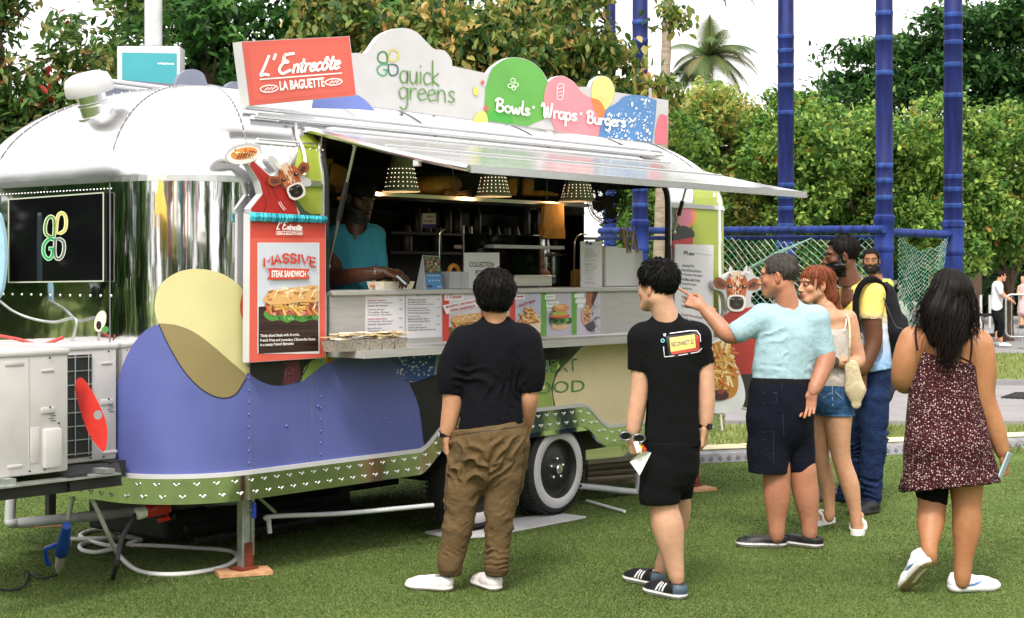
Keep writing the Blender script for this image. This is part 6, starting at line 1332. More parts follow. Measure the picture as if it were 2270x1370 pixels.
# ================================================================ BEHIND THE VIEWER: what the polished body mirrors
for i, (x, y, r_, h) in enumerate(((-13, 5, 2.4, 6), (-15, 10, 2.6, 7), (-12, -3, 2.4, 6.5), (-5, -14, 2.6, 7), (3, -17, 2.8, 7), (10, -12, 2.6, 6.5), (17, -4, 2.8, 7), (21, 4, 3, 7.5), (24, 12, 3, 7.5), (28, 20, 3, 8))):
    cl = [(x + random.uniform(-r_, r_) * 1.3, y + random.uniform(-r_, r_) * 1.3, random.uniform(.5, h * .62), 1.4, 1.4, 1.2) for _ in range(18)]
    tree('garden_tree', 'garden tree of the park around the lawn, mirrored in the trailer', (x, y, 0), cl, 2600, .46, ['#2a4a22', '#1c3619', '#4a6c30', '#7a8f44'], [.35, .3, .25, .1], .16, 'park trees around the lawn', elong=1.6, shell=.3)
for i, (x, y, c) in enumerate(((-2.2, -5, '#d8d5d0'), (-6.0, -3.5, '#d8b24a'), (1.8, -8, '#d8d5d0'), (6.5, -7, '#c9c6c2'))):
    t = thing('market_tent', ['white market tent mirrored in the round corner', 'yellow market tent mirrored in the round corner', 'white market tent farther off, mirrored in the trailer', 'grey white market tent mirrored by the trailer side'][i], 'tent', (x, y, 0), .3 * i); v = MB(); v.col(c).add([(-1.4, -1.4, 2.2), (1.4, -1.4, 2.2), (1.4, 1.4, 2.2), (-1.4, 1.4, 2.2), (0, 0, 3.1)], [[0, 1, 4], [1, 2, 4], [2, 3, 4], [3, 0, 4]]); v.add([(-1.4, -1.4, 1.95), (1.4, -1.4, 1.95), (1.4, -1.4, 2.2), (-1.4, -1.4, 2.2)], [[0, 1, 2, 3]]); v.build('canopy', M['cloth'], t)
    v = MB(); [v.tube([(sx, sy, 0), (sx, sy, 2.2)], .03, 6) for sx in (-1.35, 1.35) for sy in (-1.35, 1.35)]; v.build('tent_leg', M['white'], t)
for i in range(9):
    x = -3.4 + i * .75; v = MB(); v.col(['#c2456f', '#d8c23a', '#d8d4d0', '#3f8fb5', '#c9602f', '#7a4fa0', '#d8d4d0', '#3fa060', '#d86f8f'][i]); v.prism([(x, -1.6 - i * .15, 3.3), (x + .34, -1.6 - i * .15, 3.3), (x + .30, -1.7 - i * .15, 1.9 + .2 * (i % 3)), (x + .05, -1.7 - i * .15, 1.8)], (0, .01, 0)); tag(v.build('streamer', M['cloth']), ['pink', 'yellow', 'first white', 'blue', 'orange', 'violet', 'second white', 'green', 'rose'][i] + ' cloth streamer hung over the lawn, mirrored in the round corner', 'streamer', 'cloth streamers over the lawn')
# ================================================================ PEOPLE
class Sdf:
    def __init__(s, lo, hi, h):
        s.h = h; s.lo = np.array(lo, np.float32); s.n = np.ceil((np.array(hi) - s.lo) / h).astype(int) + 1
        s.f = np.full(s.n, 9.0, np.float32); s.ax = [s.lo[i] + np.arange(s.n[i], dtype=np.float32) * h for i in range(3)]
    def sub(s, lo, hi):
        i0 = np.clip(np.floor((np.array(lo) - s.lo) / s.h).astype(int), 0, s.n); i1 = np.clip(np.ceil((np.array(hi) - s.lo) / s.h).astype(int) + 1, 0, s.n)
        if (i1 <= i0).any(): return None
        sl = tuple(slice(a, b) for a, b in zip(i0, i1)); X = np.stack(np.meshgrid(*[s.ax[i][sl[i]] for i in range(3)], indexing='ij'), -1); return sl, X
    def put(s, sl, d, k, op):
        a = s.f[sl]
        if op == 'u':
            if k > 0: t = np.maximum(k - np.abs(a - d), 0) / k; s.f[sl] = np.minimum(a, d) - t * t * k * .25
            else: s.f[sl] = np.minimum(a, d)
        else:
            d = -d
            if k > 0: t = np.maximum(k - np.abs(a - d), 0) / k; s.f[sl] = np.maximum(a, d) + t * t * k * .25
            else: s.f[sl] = np.maximum(a, d)
    def cone(s, a, b, ra, rb, k=.02, flat=None, fr=1.0, op='u'):      # tapered capsule; flat = direction squeezed by fr
        a, b = np.array(a, np.float32), np.array(b, np.float32); R_ = max(ra, rb) * max(1, fr) + k + 3 * s.h; q = s.sub(np.minimum(a, b) - R_, np.maximum(a, b) + R_)
        if q is None: return s
        sl, X = q; ab = b - a; L2 = float(ab @ ab) + 1e-12; p = X - a; t = np.clip((p @ ab) / L2, 0, 1); v = p - t[..., None] * ab
        if flat is not None:
            f = np.array(flat, np.float32); f = f - ab * float(f @ ab) / L2; f /= np.linalg.norm(f) + 1e-9; c = v @ f; d = np.sqrt(np.maximum((v * v).sum(-1) - c * c + (c / fr) ** 2, 0))
        else: d = np.sqrt((v * v).sum(-1))
        s.put(sl, (d - (ra + (rb - ra) * t)) * (min(1, fr) ** .5), k, op); return s
    def ell(s, c, r, M3=None, k=.02, op='u'):
        c = np.array(c, np.float32); r = np.array(r, np.float32); R_ = r.max() + k + 3 * s.h; q = s.sub(c - R_, c + R_)
        if q is None: return s
        sl, X = q; p = X - c
        if M3 is not None: p = p @ np.array(M3, np.float32)
        k0 = np.sqrt(((p / r) ** 2).sum(-1)); k1 = np.sqrt(((p / (r * r)) ** 2).sum(-1)) + 1e-9; s.put(sl, k0 * (k0 - 1) / k1, k, op); return s
    def plane(s, p, n, k=.0):                                           # keep the side n points away from
        sl = tuple(slice(0, q) for q in s.n); X = np.stack(np.meshgrid(*s.ax, indexing='ij'), -1); n = np.array(n, np.float32); n /= np.linalg.norm(n); d = (X - np.array(p, np.float32)) @ n
        if k > 0: t = np.maximum(k - np.abs(s.f - d), 0) / k; s.f = np.maximum(s.f, d) + t * t * k * .25
        else: s.f = np.maximum(s.f, d)
        return s
    def mesh(s):
        f = s.f; g = f < 0; n = np.array(f.shape) - 1; c = np.zeros(n, np.int8)
        sh = [(i, j, k) for i in (0, 1) for j in (0, 1) for k in (0, 1)]
        cut = lambda A, o: A[o[0]:o[0] + n[0], o[1]:o[1] + n[1], o[2]:o[2] + n[2]]
        for o in sh: c += cut(g, o)
        act = (c > 0) & (c < 8); I = np.argwhere(act)
        if len(I) == 0: return np.zeros((0, 3)), np.zeros((0, 4), int)
        idx = np.full(n, -1, np.int64); idx[act] = np.arange(len(I)); P = np.zeros((len(I), 3)); N = np.zeros(len(I))
        v = np.stack([cut(f, o)[act] for o in sh], 1)
        for a in range(8):
            for b in range(a + 1, 8):
                if sum(abs(x - y) for x, y in zip(sh[a], sh[b])) != 1: continue
                m = (v[:, a] < 0) != (v[:, b] < 0); t = v[m, a] / (v[m, a] - v[m, b]); P[m] += np.array(sh[a]) + t[:, None] * (np.array(sh[b]) - np.array(sh[a])); N[m] += 1
        V = (I + P / N[:, None]) * s.h + s.lo; Fs = []
        for ax in range(3):
            o = [0, 0, 0]; o[ax] = 1; m = [np.s_[:], np.s_[:], np.s_[:]]; A = g[:-1 if ax == 0 else None, :-1 if ax == 1 else None, :-1 if ax == 2 else None]; B = g[1 if ax == 0 else 0:, 1 if ax == 1 else 0:, 1 if ax == 2 else 0:]
            e = np.argwhere(A != B); u, w = [q for q in range(3) if q != ax]
            ok = (e[:, u] > 0) & (e[:, w] > 0) & (e[:, u] < n[u]) & (e[:, w] < n[w]); e = e[ok]; ins = A[tuple(e.T)]
            q = []
            for du, dw in ((0, 0), (1, 0), (1, 1), (0, 1)): e2 = e.copy(); e2[:, u] -= du; e2[:, w] -= dw; q.append(idx[tuple(e2.T)])
            q = np.stack(q, 1); flip = ins if ax != 1 else ~ins; q[~flip] = q[~flip][:, ::-1]; Fs.append(q)
        return V, np.concatenate(Fs)
def fuzz(V, amp, fr, seed, dirs=None):          # smooth pseudo-noise in -1..1 for cloth folds
    r = np.random.default_rng(seed); out = np.zeros(len(V)); w = np.zeros_like(V)
    for i in range(3): a = r.normal(size=3) * fr * .45; w += np.sin(V @ a + r.uniform(0, 6))[:, None] * r.normal(size=3) * .35 / fr * 2.2
    for i in range(5):
        a = r.normal(size=3); a = a / np.linalg.norm(a)
        if dirs is not None: a = a * .35 + np.array(dirs[i % len(dirs)]); a /= np.linalg.norm(a)
        s_ = np.sin((V + w) @ (a * fr * r.uniform(.7, 1.6)) + r.uniform(0, 6)); out += (1 - 2 * np.abs(s_)) if i % 2 else s_
    return out / 5 * amp
def normals(V, F):
    n = np.zeros_like(V); a = np.cross(V[F[:, 2]] - V[F[:, 0]], V[F[:, 3]] - V[F[:, 1]])
    for i in range(4): np.add.at(n, F[:, i], a)
    return n / (np.linalg.norm(n, axis=1)[:, None] + 1e-12)
def fixflip(V, F):                              # make faces look outward
    a = np.cross(V[F[:, 2]] - V[F[:, 0]], V[F[:, 3]] - V[F[:, 1]]); c = V[F].mean(1); return F[:, ::-1] if ((c - c.mean(0)) * a).sum() < 0 else F
M['skin'] = mat('skin', attr='col', rough=.48, var=.07, vscale=38, bump=.10, bscale=420, dist=.002, spec=.4)
M['skin'].node_tree.nodes['Principled BSDF'].inputs['Subsurface Weight'].default_value = .08; M['skin'].node_tree.nodes['Principled BSDF'].inputs['Subsurface Radius'].default_value = (.02, .008, .004)
M['hair'] = mat('hair', attr='col', rough=.58, var=.35, vscale=120, stretch=(1, 1, .12), spec=.15, bump=.3, bscale=200, dist=.004)
M['denim'] = cloth_mat('denim', .25, 55, .25, 300, .3, 9, (1, 1, .3))
M['canvas'] = cloth_mat('canvas', .10, 70, .25, 350, .26, 8)
M['shoe'] = mat('shoe', attr='col', rough=.55, var=.08, vscale=40, bump=.12, bscale=250, dist=.002)
def floral():
    m = mat('ditsy floral cloth', (.07, .012, .018), .9, bump=.1, bscale=260, dist=.003, spec=.15); t = m.node_tree; n = t.nodes; L = t.links; tc = n.new('ShaderNodeTexCoord'); base = None; b = n['Principled BSDF']
    for sc_, th, col in ((85, .30, (.50, .36, .33)), (120, .24, (.22, .05, .06)), (150, .20, (.62, .56, .52))):
        v = n.new('ShaderNodeTexVoronoi'); v.inputs['Scale'].default_value = sc_; L.new(tc.outputs['Object'], v.inputs['Vector']); lt = n.new('ShaderNodeMath'); lt.operation = 'LESS_THAN'; lt.inputs[1].default_value = th; L.new(v.outputs['Distance'], lt.inputs[0])
        wn = n.new('ShaderNodeSeparateColor'); L.new(v.outputs['Color'], wn.inputs[0]); g2 = n.new('ShaderNodeMath'); g2.operation = 'GREATER_THAN'; g2.inputs[1].default_value = .42; L.new(wn.outputs[0], g2.inputs[0]); mu = n.new('ShaderNodeMath'); mu.operation = 'MULTIPLY'; L.new(lt.outputs[0], mu.inputs[0]); L.new(g2.outputs[0], mu.inputs[1])
        mx = n.new('ShaderNodeMix'); mx.data_type = 'RGBA'; L.new(mu.outputs[0], mx.inputs['Factor'])
        if base: L.new(base, mx.inputs['A'])
        else: mx.inputs['A'].default_value = (.030, .0055, .0085, 1)
        mx.inputs['B'].default_value = col + (1,); base = mx.outputs['Result']
    L.new(base, b.inputs['Base Color']); return m
M['floral'] = floral()
class Person:
    """One figure. Joints are given as photo pixels plus a depth offset in metres from the figure's own depth Y."""
    def __init__(s, name, label, Y, foot, skin, hh=.225):
        s.Y = Y; s.k = Y / FPX; s.base = Vector((W(foot, HOR, Y).x, Y, 0)); s.t = thing('person', label, 'person', s.base); s.skin = np.array(lin(skin)); s.parts = []; s.hh = hh; s.children = {}
    def P(s, x, y, d=0.0): return np.array(W(x, y, s.Y + d)) if not isinstance(x, np.ndarray) else x
    def J(s, j): return s.P(*j) if len(j) in (2, 3) and not isinstance(j, np.ndarray) else j
    def chain(s, S_, js, rs, k=.02, flat=None, fr=1.0):      # radii in photo pixels
        ps = [s.J(j) for j in js]
        if len(ps) > 2: q = crom([tuple(p) + (r,) for p, r in zip(ps, rs)], 4); ps = [np.array(v[:3]) for v in q]; rs = [v[3] for v in q]
        for a, b, ra, rb in zip(ps, ps[1:], rs, rs[1:]): S_.cone(a, b, ra * s.k, rb * s.k, k, flat, fr)
    def grid(s, x0, y0, x1, y1, dn, df, h):  # box from photo pixel bounds and near/far depth offsets
        a = s.P(x0, y1); b = s.P(x1, y0); return Sdf((min(a[0], b[0]) - .02, s.Y - dn, min(a[2], b[2]) - .02), (max(a[0], b[0]) + .02, s.Y + df, max(a[2], b[2]) + .02), h)
    def out(s, name, V, F, m, col, parent=None, label=None):
        if len(V) == 0: return None
        V = V - np.array(s.base); cols = np.tile(np.array(col, np.float32), (len(V), 1)) if np.ndim(col) == 1 else col
        return meshobj(name, V, F, m, parent or s.t, True, vcols=cols, label=label)
    def garment(s, name, S_, col, m='cloth', amp=.006, fr=26, seed=1, dirs=None, colf=None, amask=None, parent=None, folds=()):
        V, F = S_.mesh(); F = fixflip(V, F); N = normals(V, F); a = fuzz(V, amp, fr, seed, dirs) + fuzz(V, amp * .45, fr * 2.6, seed + 9, dirs)
        if amask is not None: a = a * amask(V)
        for y0, y1, x0, x1, wl, am, sl, sd in folds:       # stacked creases: photo box, wavelength in m, depth, slant, seed
            hi, lo_ = s.P(x0, y0), s.P(x1, y1); zc_, zr_ = (hi[2] + lo_[2]) / 2, (hi[2] - lo_[2]) / 2; xc_, xr_ = (hi[0] + lo_[0]) / 2, abs(lo_[0] - hi[0]) / 2
            mk = np.clip(1.4 - 1.4 * np.abs((V[:, 2] - zc_) / zr_) ** 3, 0, 1) * np.clip(1.4 - 1.4 * np.abs((V[:, 0] - xc_) / xr_) ** 6, 0, 1); ph = (V[:, 2] + sl * (V[:, 0] - xc_) + fuzz(V, wl, 11, sd) * 2.2 + fuzz(V, .5 * wl, 30, sd + 2)) * 6.283 / wl + sd
            a = a + mk * am * (1 - 2 * np.abs(np.sin(ph * .5)) ** .7) * np.clip(.75 + fuzz(V, 2.2, 17, sd + 5), .05, 1.7)
        V = V + N * a[:, None]; c = np.tile(np.array(lin(col), np.float32), (len(V), 1))
        if colf: c = colf(V, c)
        return s.out(name, V, F, M[m], c, parent)
    # ---- head
    def head(s, c, fwd, up=(0, 0, 1), scale=1.0, female=False, beard=None, brow='#1a1410', lip=None, neck=None, nr=.054, stubble=0.0):
        f = np.array(fwd, float); f /= np.linalg.norm(f); u = np.array(up, float); u -= f * (u @ f); u /= np.linalg.norm(u); r = np.cross(f, u); c = s.J(c); M3 = np.stack([r, f, u], 1); k = scale; s.hM, s.hc, s.hk = M3, c, k
        T = lambda x, y, z: c + M3 @ (np.array((x, y, z)) * k); s.T = T
        S_ = Sdf(c - .19 * k, c + .19 * k, .0042); E = lambda p, rr, kk=.015, op='u': S_.ell(T(*p), np.array(rr) * k, M3, kk * k, op)
        E((0, -.014, .030), (.073, .094, .083)); E((0, .034, -.030), (.060 if not female else .056, .060, .070 if not female else .066), .03); S_.cone(T(-.018, .072, -.094), T(.018, .072, -.094), .017 * k, .017 * k, .03 * k)
        S_.cone(T(-.050, .0, -.055), T(-.016, .068, -.092), .022 * k, .016 * k, .03 * k); S_.cone(T(.050, .0, -.055), T(.016, .068, -.092), .022 * k, .016 * k, .03 * k)
        E((0, .074, .030), (.052, .020, .016), .02); E((0, .082, -.055), (.026, .018, .020), .02)
        for sx in (-1, 1):
            E((sx * .040, .062, -.022), (.020, .020, .018), .02); E((sx * .030, .106, .006), (.017, .016, .012), .012, 'd'); S_.ell(T(sx * .030, .083, .005), np.array((.0135, .011, .011)) * k, M3, .004 * k)
            E((sx * .013, .100, -.034), (.008, .010, .007), .006)
            mr = np.array(Matrix.Rotation(R(sx * 22), 3, 'Z')); S_.ell(T(sx * .077, -.010, -.008), np.array((.010, .019, .033)) * k, M3 @ mr, .006 * k); S_.ell(T(sx * .086, -.004, -.004), np.array((.008, .009, .018)) * k, M3 @ mr, .006 * k, 'd'); E((sx * .074, -.006, -.034), (.007, .008, .010), .006)
        S_.cone(T(0, .094, .008), T(0, .113, -.028), .0075 * k, .0115 * k, .012 * k); E((0, .098, -.038), (.010, .010, .006), .008)
        E((0, .0985, -.054), (.020, .008, .0055), .004); E((0, .0975, -.066), (.018, .009, .0065), .004); S_.cone(T(-.02, .108, -.060), T(.02, .108, -.060), .0022 * k, .0022 * k, .004 * k, op='d')
        if neck is not None: S_.cone(T(0, -.020, -.055), s.J(neck), nr * k, nr * 1.12 * k, .03 * k)
        V, F = S_.mesh(); F = fixflip(V, F); L_ = (V - c) @ M3 / k; col = np.tile(s.skin, (len(V), 1)); N = normals(V, F)
        def paint(mask, cc, w=1.0): col[mask] = col[mask] * (1 - w) + np.array(lin(cc)) * w
        x, y, z = L_.T; ax_ = np.abs(x)
        paint((y > .045) & ((ax_ - .033) ** 2 / .021 ** 2 + (z - .024 + .10 * (ax_ - .033)) ** 2 / .0052 ** 2 < 1), brow, .8 if not female else .6)
        lp_ = lip or tuple(np.clip(s.skin * [1.05, .62, .58], 0, 1)); lc = '#%02x%02x%02x' % tuple(int(255 * (v ** (1 / 2.2))) for v in lp_) if not isinstance(lp_, str) else lp_
        paint((y > .085) & (ax_ ** 2 / .023 ** 2 + (z + .060) ** 2 / .012 ** 2 < 1), lc, .7)
        ey = (y > .07) & ((ax_ - .030) ** 2 / .0118 ** 2 + (z - .004) ** 2 / .0052 ** 2 < 1); paint(ey, '#a89a90', .8); paint(ey & ((ax_ - .030) ** 2 + (z - .005) ** 2 < .0070 ** 2), '#1a100b'); paint((y > .07) & ((ax_ - .030) ** 2 / .0125 ** 2 + (z - .0105) ** 2 / .0028 ** 2 < 1), '#15100d', .9)
        cheek = (y > .03) & ((ax_ - .045) ** 2 + (z + .03) ** 2 < .022 ** 2); col[cheek] *= [1.04, .94, .92]; ear = (ax_ > .072) & (np.abs(y) < .04); col[ear] *= [1.02, .88, .84]
        if stubble:
            mk = (z < -.045) & (y > -.0) | ((z < -.03) & (y > .08)); col[mk] *= 1 - stubble
        if beard:
            mk = (z < -.028 - .35 * np.clip(y - .06, 0, 1)) & (y > -.012) & ~((y > .085) & (ax_ < .017) & (np.abs(z + .062) < .006)) & (z > -.125) | ((ax_ > .05) & (y > -.002) & (y < .030) & (z > -.035) & (z < .045)) | ((y > .085) & (ax_ < .026) & (np.abs(z + .047) < .004)); rr = rng.uniform(.7, 1.3, len(V)); col[mk] = np.array(lin(beard)) * rr[mk, None]; V[mk] += N[mk] * (.006 * k + .003 * k * rng.normal(size=mk.sum()))[:, None] * (z[mk, None] < -.05)
        s.parts.append((V, F, col)); return s
    def hair(s, kind, col, seed=1, length=.03, dens=520, extra=None, cut=None, part=0.0, name='hair', spread=.35, gy=.0, lift=.10, clump=.0, wid=.0036):
        """scalp shell in head coordinates plus many tapered locks; cut(L) tells where hair grows"""
        r_ = np.random.default_rng(seed); M3, c, k = s.hM, s.hc, s.hk; S_ = Sdf(c - .25 * k, c + .25 * k, .0055); T = s.T
        S_.ell(T(0, -.016, .034), np.array((.082, .103, .090)) * k, M3, .0)
        if extra: extra(S_, T, k, M3)
        V, F = S_.mesh(); F = fixflip(V, F); L_ = (V - c) @ M3 / k; keep = cut(L_); ang = np.arctan2(L_[:, 0], L_[:, 1]); N = normals(V, F)
        V = V + N * ((np.sin(ang * 31 + L_[:, 2] * 40) + np.sin(ang * 17 + 2 + L_[:, 2] * 25)) * .0016 * k + np.maximum(fuzz(L_, clump, 34, seed), 0) * k)[:, None]; V[~keep] -= N[~keep] * (.022 * k)
        tone = r_.uniform(.7, 1.3, len(V))[:, None]; Vs, Fs, cs = [V], [F], [np.array(lin(col)) * tone]; off = len(V)
        pick = np.where(keep)[0]; pick = r_.choice(pick, dens); p = V[pick]; l = L_[pick]; n_ = N[pick]
        for i in range(dens):
            q0 = p[i] - n_[i] * .004; li_ = l[i]
            if kind == 'spiky' and li_[2] > .035: d = n_[i] * .8 + r_.normal(size=3) * spread + (M3 @ np.array((0, gy, .5))) * (.6 if li_[2] > .06 else .0); d += np.array((0, 0, -.75)) * (li_[2] < .05)
            else: d = p[i] - T(0, -.04, .12); d = d / (np.linalg.norm(d) + 1e-9) * .7 + M3 @ np.array((0, gy, -.8)) + r_.normal(size=3) * spread * .45; d -= n_[i] * (d @ n_[i]); d = d / (np.linalg.norm(d) + 1e-9) + n_[i] * lift * r_.uniform(.2, 1.6)
            d /= np.linalg.norm(d); Ls = length * r_.uniform(.5, 1.2) * k * (1 if li_[2] > .03 else .55); sd = np.cross(d, r_.normal(size=3)); sd /= np.linalg.norm(sd); w = wid * k * r_.uniform(.6, 1.3); sag = np.array((0, 0, -1)) * Ls * .25 * (kind != 'spiky'); bend = 0 if kind == 'spiky' and li_[2] > .035 else 1; q1 = q0 + d * Ls * .55 + n_[i] * (.003 - bend * (Ls * .55) ** 2 / .19); q2 = q0 + d * Ls + sag * .3 - n_[i] * bend * Ls ** 2 / .19
            b2 = np.cross(sd, d); ring = lambda q, ww: [q + sd * ww, q - sd * ww * .5 + b2 * ww * .87, q - sd * ww * .5 - b2 * ww * .87]
            Vs.append(np.array(ring(q0, w) + ring(q1, w * .8) + [q2, q2, q2])); f = []
            for j in range(2):
                for e in range(3): f.append([off + j * 3 + e, off + j * 3 + (e + 1) % 3, off + j * 3 + 3 + (e + 1) % 3, off + j * 3 + 3 + e])
            Fs.append(np.array(f)); cs.append(np.tile(np.array(lin(col)) * r_.uniform(.6, 1.9), (9, 1))); off += 9
        return s.out(name, np.concatenate(Vs), np.concatenate(Fs), M['hair'], np.concatenate(cs))
    # ---- hand: wrist, pointing direction, back-of-hand normal, thumb side (+1/-1 about dir x normal), curls per finger
    def hand(s, w, d, n, th=1, curl=(.5, .55, .6, .65), size=.185, tcurl=.4, spread=.08, hold=0.0):
        w = s.J(w); d = np.array(d, float); d /= np.linalg.norm(d); n = np.array(n, float); n -= d * (n @ d); n /= np.linalg.norm(n); l = np.cross(d, n) * th; z = size / .185     # l: towards the thumb side
        S_ = Sdf(w - .22 * z, w + .22 * z, .0034); A = lambda a, b, c_=0.0: w + (d * a + l * b + n * c_) * z
        for b in (-.030, -.010, .010, .028): S_.cone(A(.0, b * .6), A(.085, b), .0135 * z, .0115 * z, .012 * z)
        S_.cone(A(-.07, 0), A(.01, 0), .0255 * z, .0235 * z, .02 * z, n, .75)
        for i, (b, Ls) in enumerate(((.030, (.040, .025, .020)), (.010, (.044, .028, .021)), (-.010, (.041, .026, .020)), (-.029, (.032, .020, .018)))):
            p = A(.084 - .004 * abs(i - 1), b); a = curl[i]; ang = a * .5; rad = (.0095, .0098, .0094, .0082)[i] * z; dd0 = d + l * (spread * (1.5 - i)); dd0 /= np.linalg.norm(dd0)
            for j in range(3):
                ang += a * (.25, .75, .55)[j]; dd = dd0 * math.cos(ang) - n * math.sin(ang); q = p + dd * Ls[j] * z; S_.cone(p, q, rad * (1 - .06 * j), rad * (.94 - .06 * j), .004 * z); p = q
        p = A(.018, .030, -.004); dd = d * .70 + l * .65 - n * .25; dd /= np.linalg.norm(dd); q = p + dd * .038 * z; S_.cone(A(.0, .012, -.004), p, .015 * z, .015 * z, .012 * z); S_.cone(p, q, .0145 * z, .011 * z, .008 * z)
        for Ls in (.030, .024): dd = dd * math.cos(tcurl) + (-l * .6 - n * .5 + d * .3) * math.sin(tcurl); dd /= np.linalg.norm(dd); p = q; q = p + dd * Ls * z; S_.cone(p, q, .0105 * z, .0088 * z, .004 * z)
        V, F = S_.mesh(); F = fixflip(V, F); col = np.tile(s.skin, (len(V), 1)); s.parts.append((V, F, col)); return s
    def limb(s, S_, js, rs, k=.015): s.chain(S_, js, rs, k)
    def body(s, S_, m='skin', amp=0.0, shade_=None):
        V, F = S_.mesh(); F = fixflip(V, F); col = np.tile(s.skin, (len(V), 1))
        if shade_ is not None: col = shade_(V, col)
        s.parts.append((V, F, col))
    def finish(s):
        off = 0; Vs, Fs, Cs = [], [], []
        for V, F, c in s.parts: c = c * (1 + fuzz(V, .10, 22, 3) + fuzz(V, .07, 75, 4))[:, None] * (1 + fuzz(V, .06, 40, 8)[:, None] * np.array((.2, -1, -1))); Vs.append(V); Fs.append(F + off); Cs.append(c); off += len(V)
        return s.out('body', np.concatenate(Vs), np.concatenate(Fs), M['skin'], np.concatenate(Cs).astype(np.float32))
    # ---- shoe: heel point on the sole (photo pixel), toe direction (flat), pitch of the sole
    def shoe(s, heel, toe, L_=.27, up='#101012', sole='#d8d5cf', pitch=0.0, roll=0.0, solet=.028, high=.085, wide=.047, name='shoe', paint=None, openf=.30, mid=None):
        h = np.array(heel) if isinstance(heel, np.ndarray) else s.J(heel); f = np.array(toe, float); f /= np.linalg.norm(f); rgt = np.cross(f, (0, 0, 1)); rgt /= np.linalg.norm(rgt); upv = np.cross(rgt, f)
        f2 = f * math.cos(pitch) + upv * math.sin(pitch); u2 = np.cross(rgt, f2); M3 = np.stack([rgt, f2, u2], 1); T = lambda x, y, z: h + M3 @ np.array((x, y, z)); Sc = L_ / .27
        lo = np.minimum(T(0, -.05, -.02), T(0, L_ + .05, .1)) - .09; hi = np.maximum(T(0, -.05, .16), T(0, L_ + .05, .0)) + .09; S_ = Sdf(lo, hi, .005)
        S_.cone(T(0, .045 * Sc, .05), T(0, .09 * Sc, .045), .040 * Sc, .041 * Sc, .02); S_.cone(T(0, .09 * Sc, .05), T(.006, .19 * Sc, .030), .042 * Sc, wide * Sc * .98, .03, u2, .85); S_.cone(T(.006, .19 * Sc, .03), T(.004, .235 * Sc, .028), wide * Sc * .98, .036 * Sc, .02, u2, .75)
        S_.cone(T(0, .045 * Sc, .05), T(0, .055 * Sc, high), .039 * Sc, .036 * Sc, .02); S_.cone(T(0, .05 * Sc, .02), T(0, .21 * Sc, .02), .043 * Sc, .047 * Sc, .01, u2, .5)
        S_.plane(T(0, 0, 0), -u2); S_.plane(T(0, 0, high), u2 * 1.0 - f2 * .0, .0); S_.cone(T(0, .055 * Sc, high + .03), T(0, .07 * Sc, high - .012), .031 * Sc, .027 * Sc, .006, op='d')
        V, F = S_.mesh(); F = fixflip(V, F); Lc = (V - h) @ M3; N = normals(V, F); sw = (Lc[:, 2] < solet) ; V = V + (N - (N @ u2)[:, None] * u2) * (sw * .004)[:, None]
        c = np.tile(np.array(lin(up), np.float32), (len(V), 1)); c[sw] = lin(sole)
        if mid: c[(Lc[:, 2] > solet * .45) & (Lc[:, 2] < solet * .62)] = lin(mid)
        c[(Lc[:, 2] > high - .018) & (Lc[:, 1] > .03) & (Lc[:, 1] < .1) & (np.abs(Lc[:, 0]) < .03)] = np.array(lin(up)) * .4
        if paint: c = paint(Lc, c)
        s.out(name, V, F, M['shoe'], c); return T
    def decal(s, obj, art_fn, lift=.003, name='print', parent=None, m='print'):   # print laid on a garment's own surface
        me = obj.data; bv = BVHTree.FromPolygons([v.co + s.base for v in me.vertices], [list(p.vertices) for p in me.polygons]); o = Vector((0, 0, CAMH)); last = [None]
        def place(x, y, e):
            d = Vector(W(x, y, 1)) - o; d.normalize(); h = bv.ray_cast(o, d)
            dist = h[3] if h[0] is not None else (last[0] or s.Y); last[0] = dist; return o + d * (dist - lift - e) - s.base
        a = Art(place, .0006, 0.0); art_fn(a); return a.build(name, parent or obj, M[m])
    def strap(s, name, pts, w, m, col, parent=None, th=.004):
        v = MB(); v.col(col); ps = [s.J(p) for p in pts]; v.tube([Vector(p) - s.base for p in crom(ps, 5)], w, 6); o = v.build(name, M[m], parent or s.t); shade(o, 60); return o
    def watch(s, at, axis, r, col='#0c0c0e', face=None, toward=None, name='watch'):
        c = Vector(s.J(at)) - s.base; ax = Vector(axis).normalized(); v = MB(); v.col(col); v.lathe([(r * .97, -.011), (r * 1.10, -.010), (r * 1.10, .010), (r * .97, .011)], c, ax, 20, caps=False)
        if face:
            t_ = Vector(toward).normalized(); v.col(col).lathe([(.017, 0), (.018, .006), (.0, .0065)], c + t_ * r * 1.05, t_, 16, caps=False); v.col(face).lathe([(.0135, .0068), (0, .007)], c + t_ * r * 1.05, t_, 16, caps=False)
        return v.build(name, M['plast'], s.t)
HZ = [(0, 0, 1), (.4, 0, 1), (-.5, 0, .8), (.2, .3, 1)]; VT = [(1, 0, .15), (.9, .5, .3), (.8, -.4, -.3), (.6, .2, .7)]
GA = lambda x, y: np.array(G(x, y))
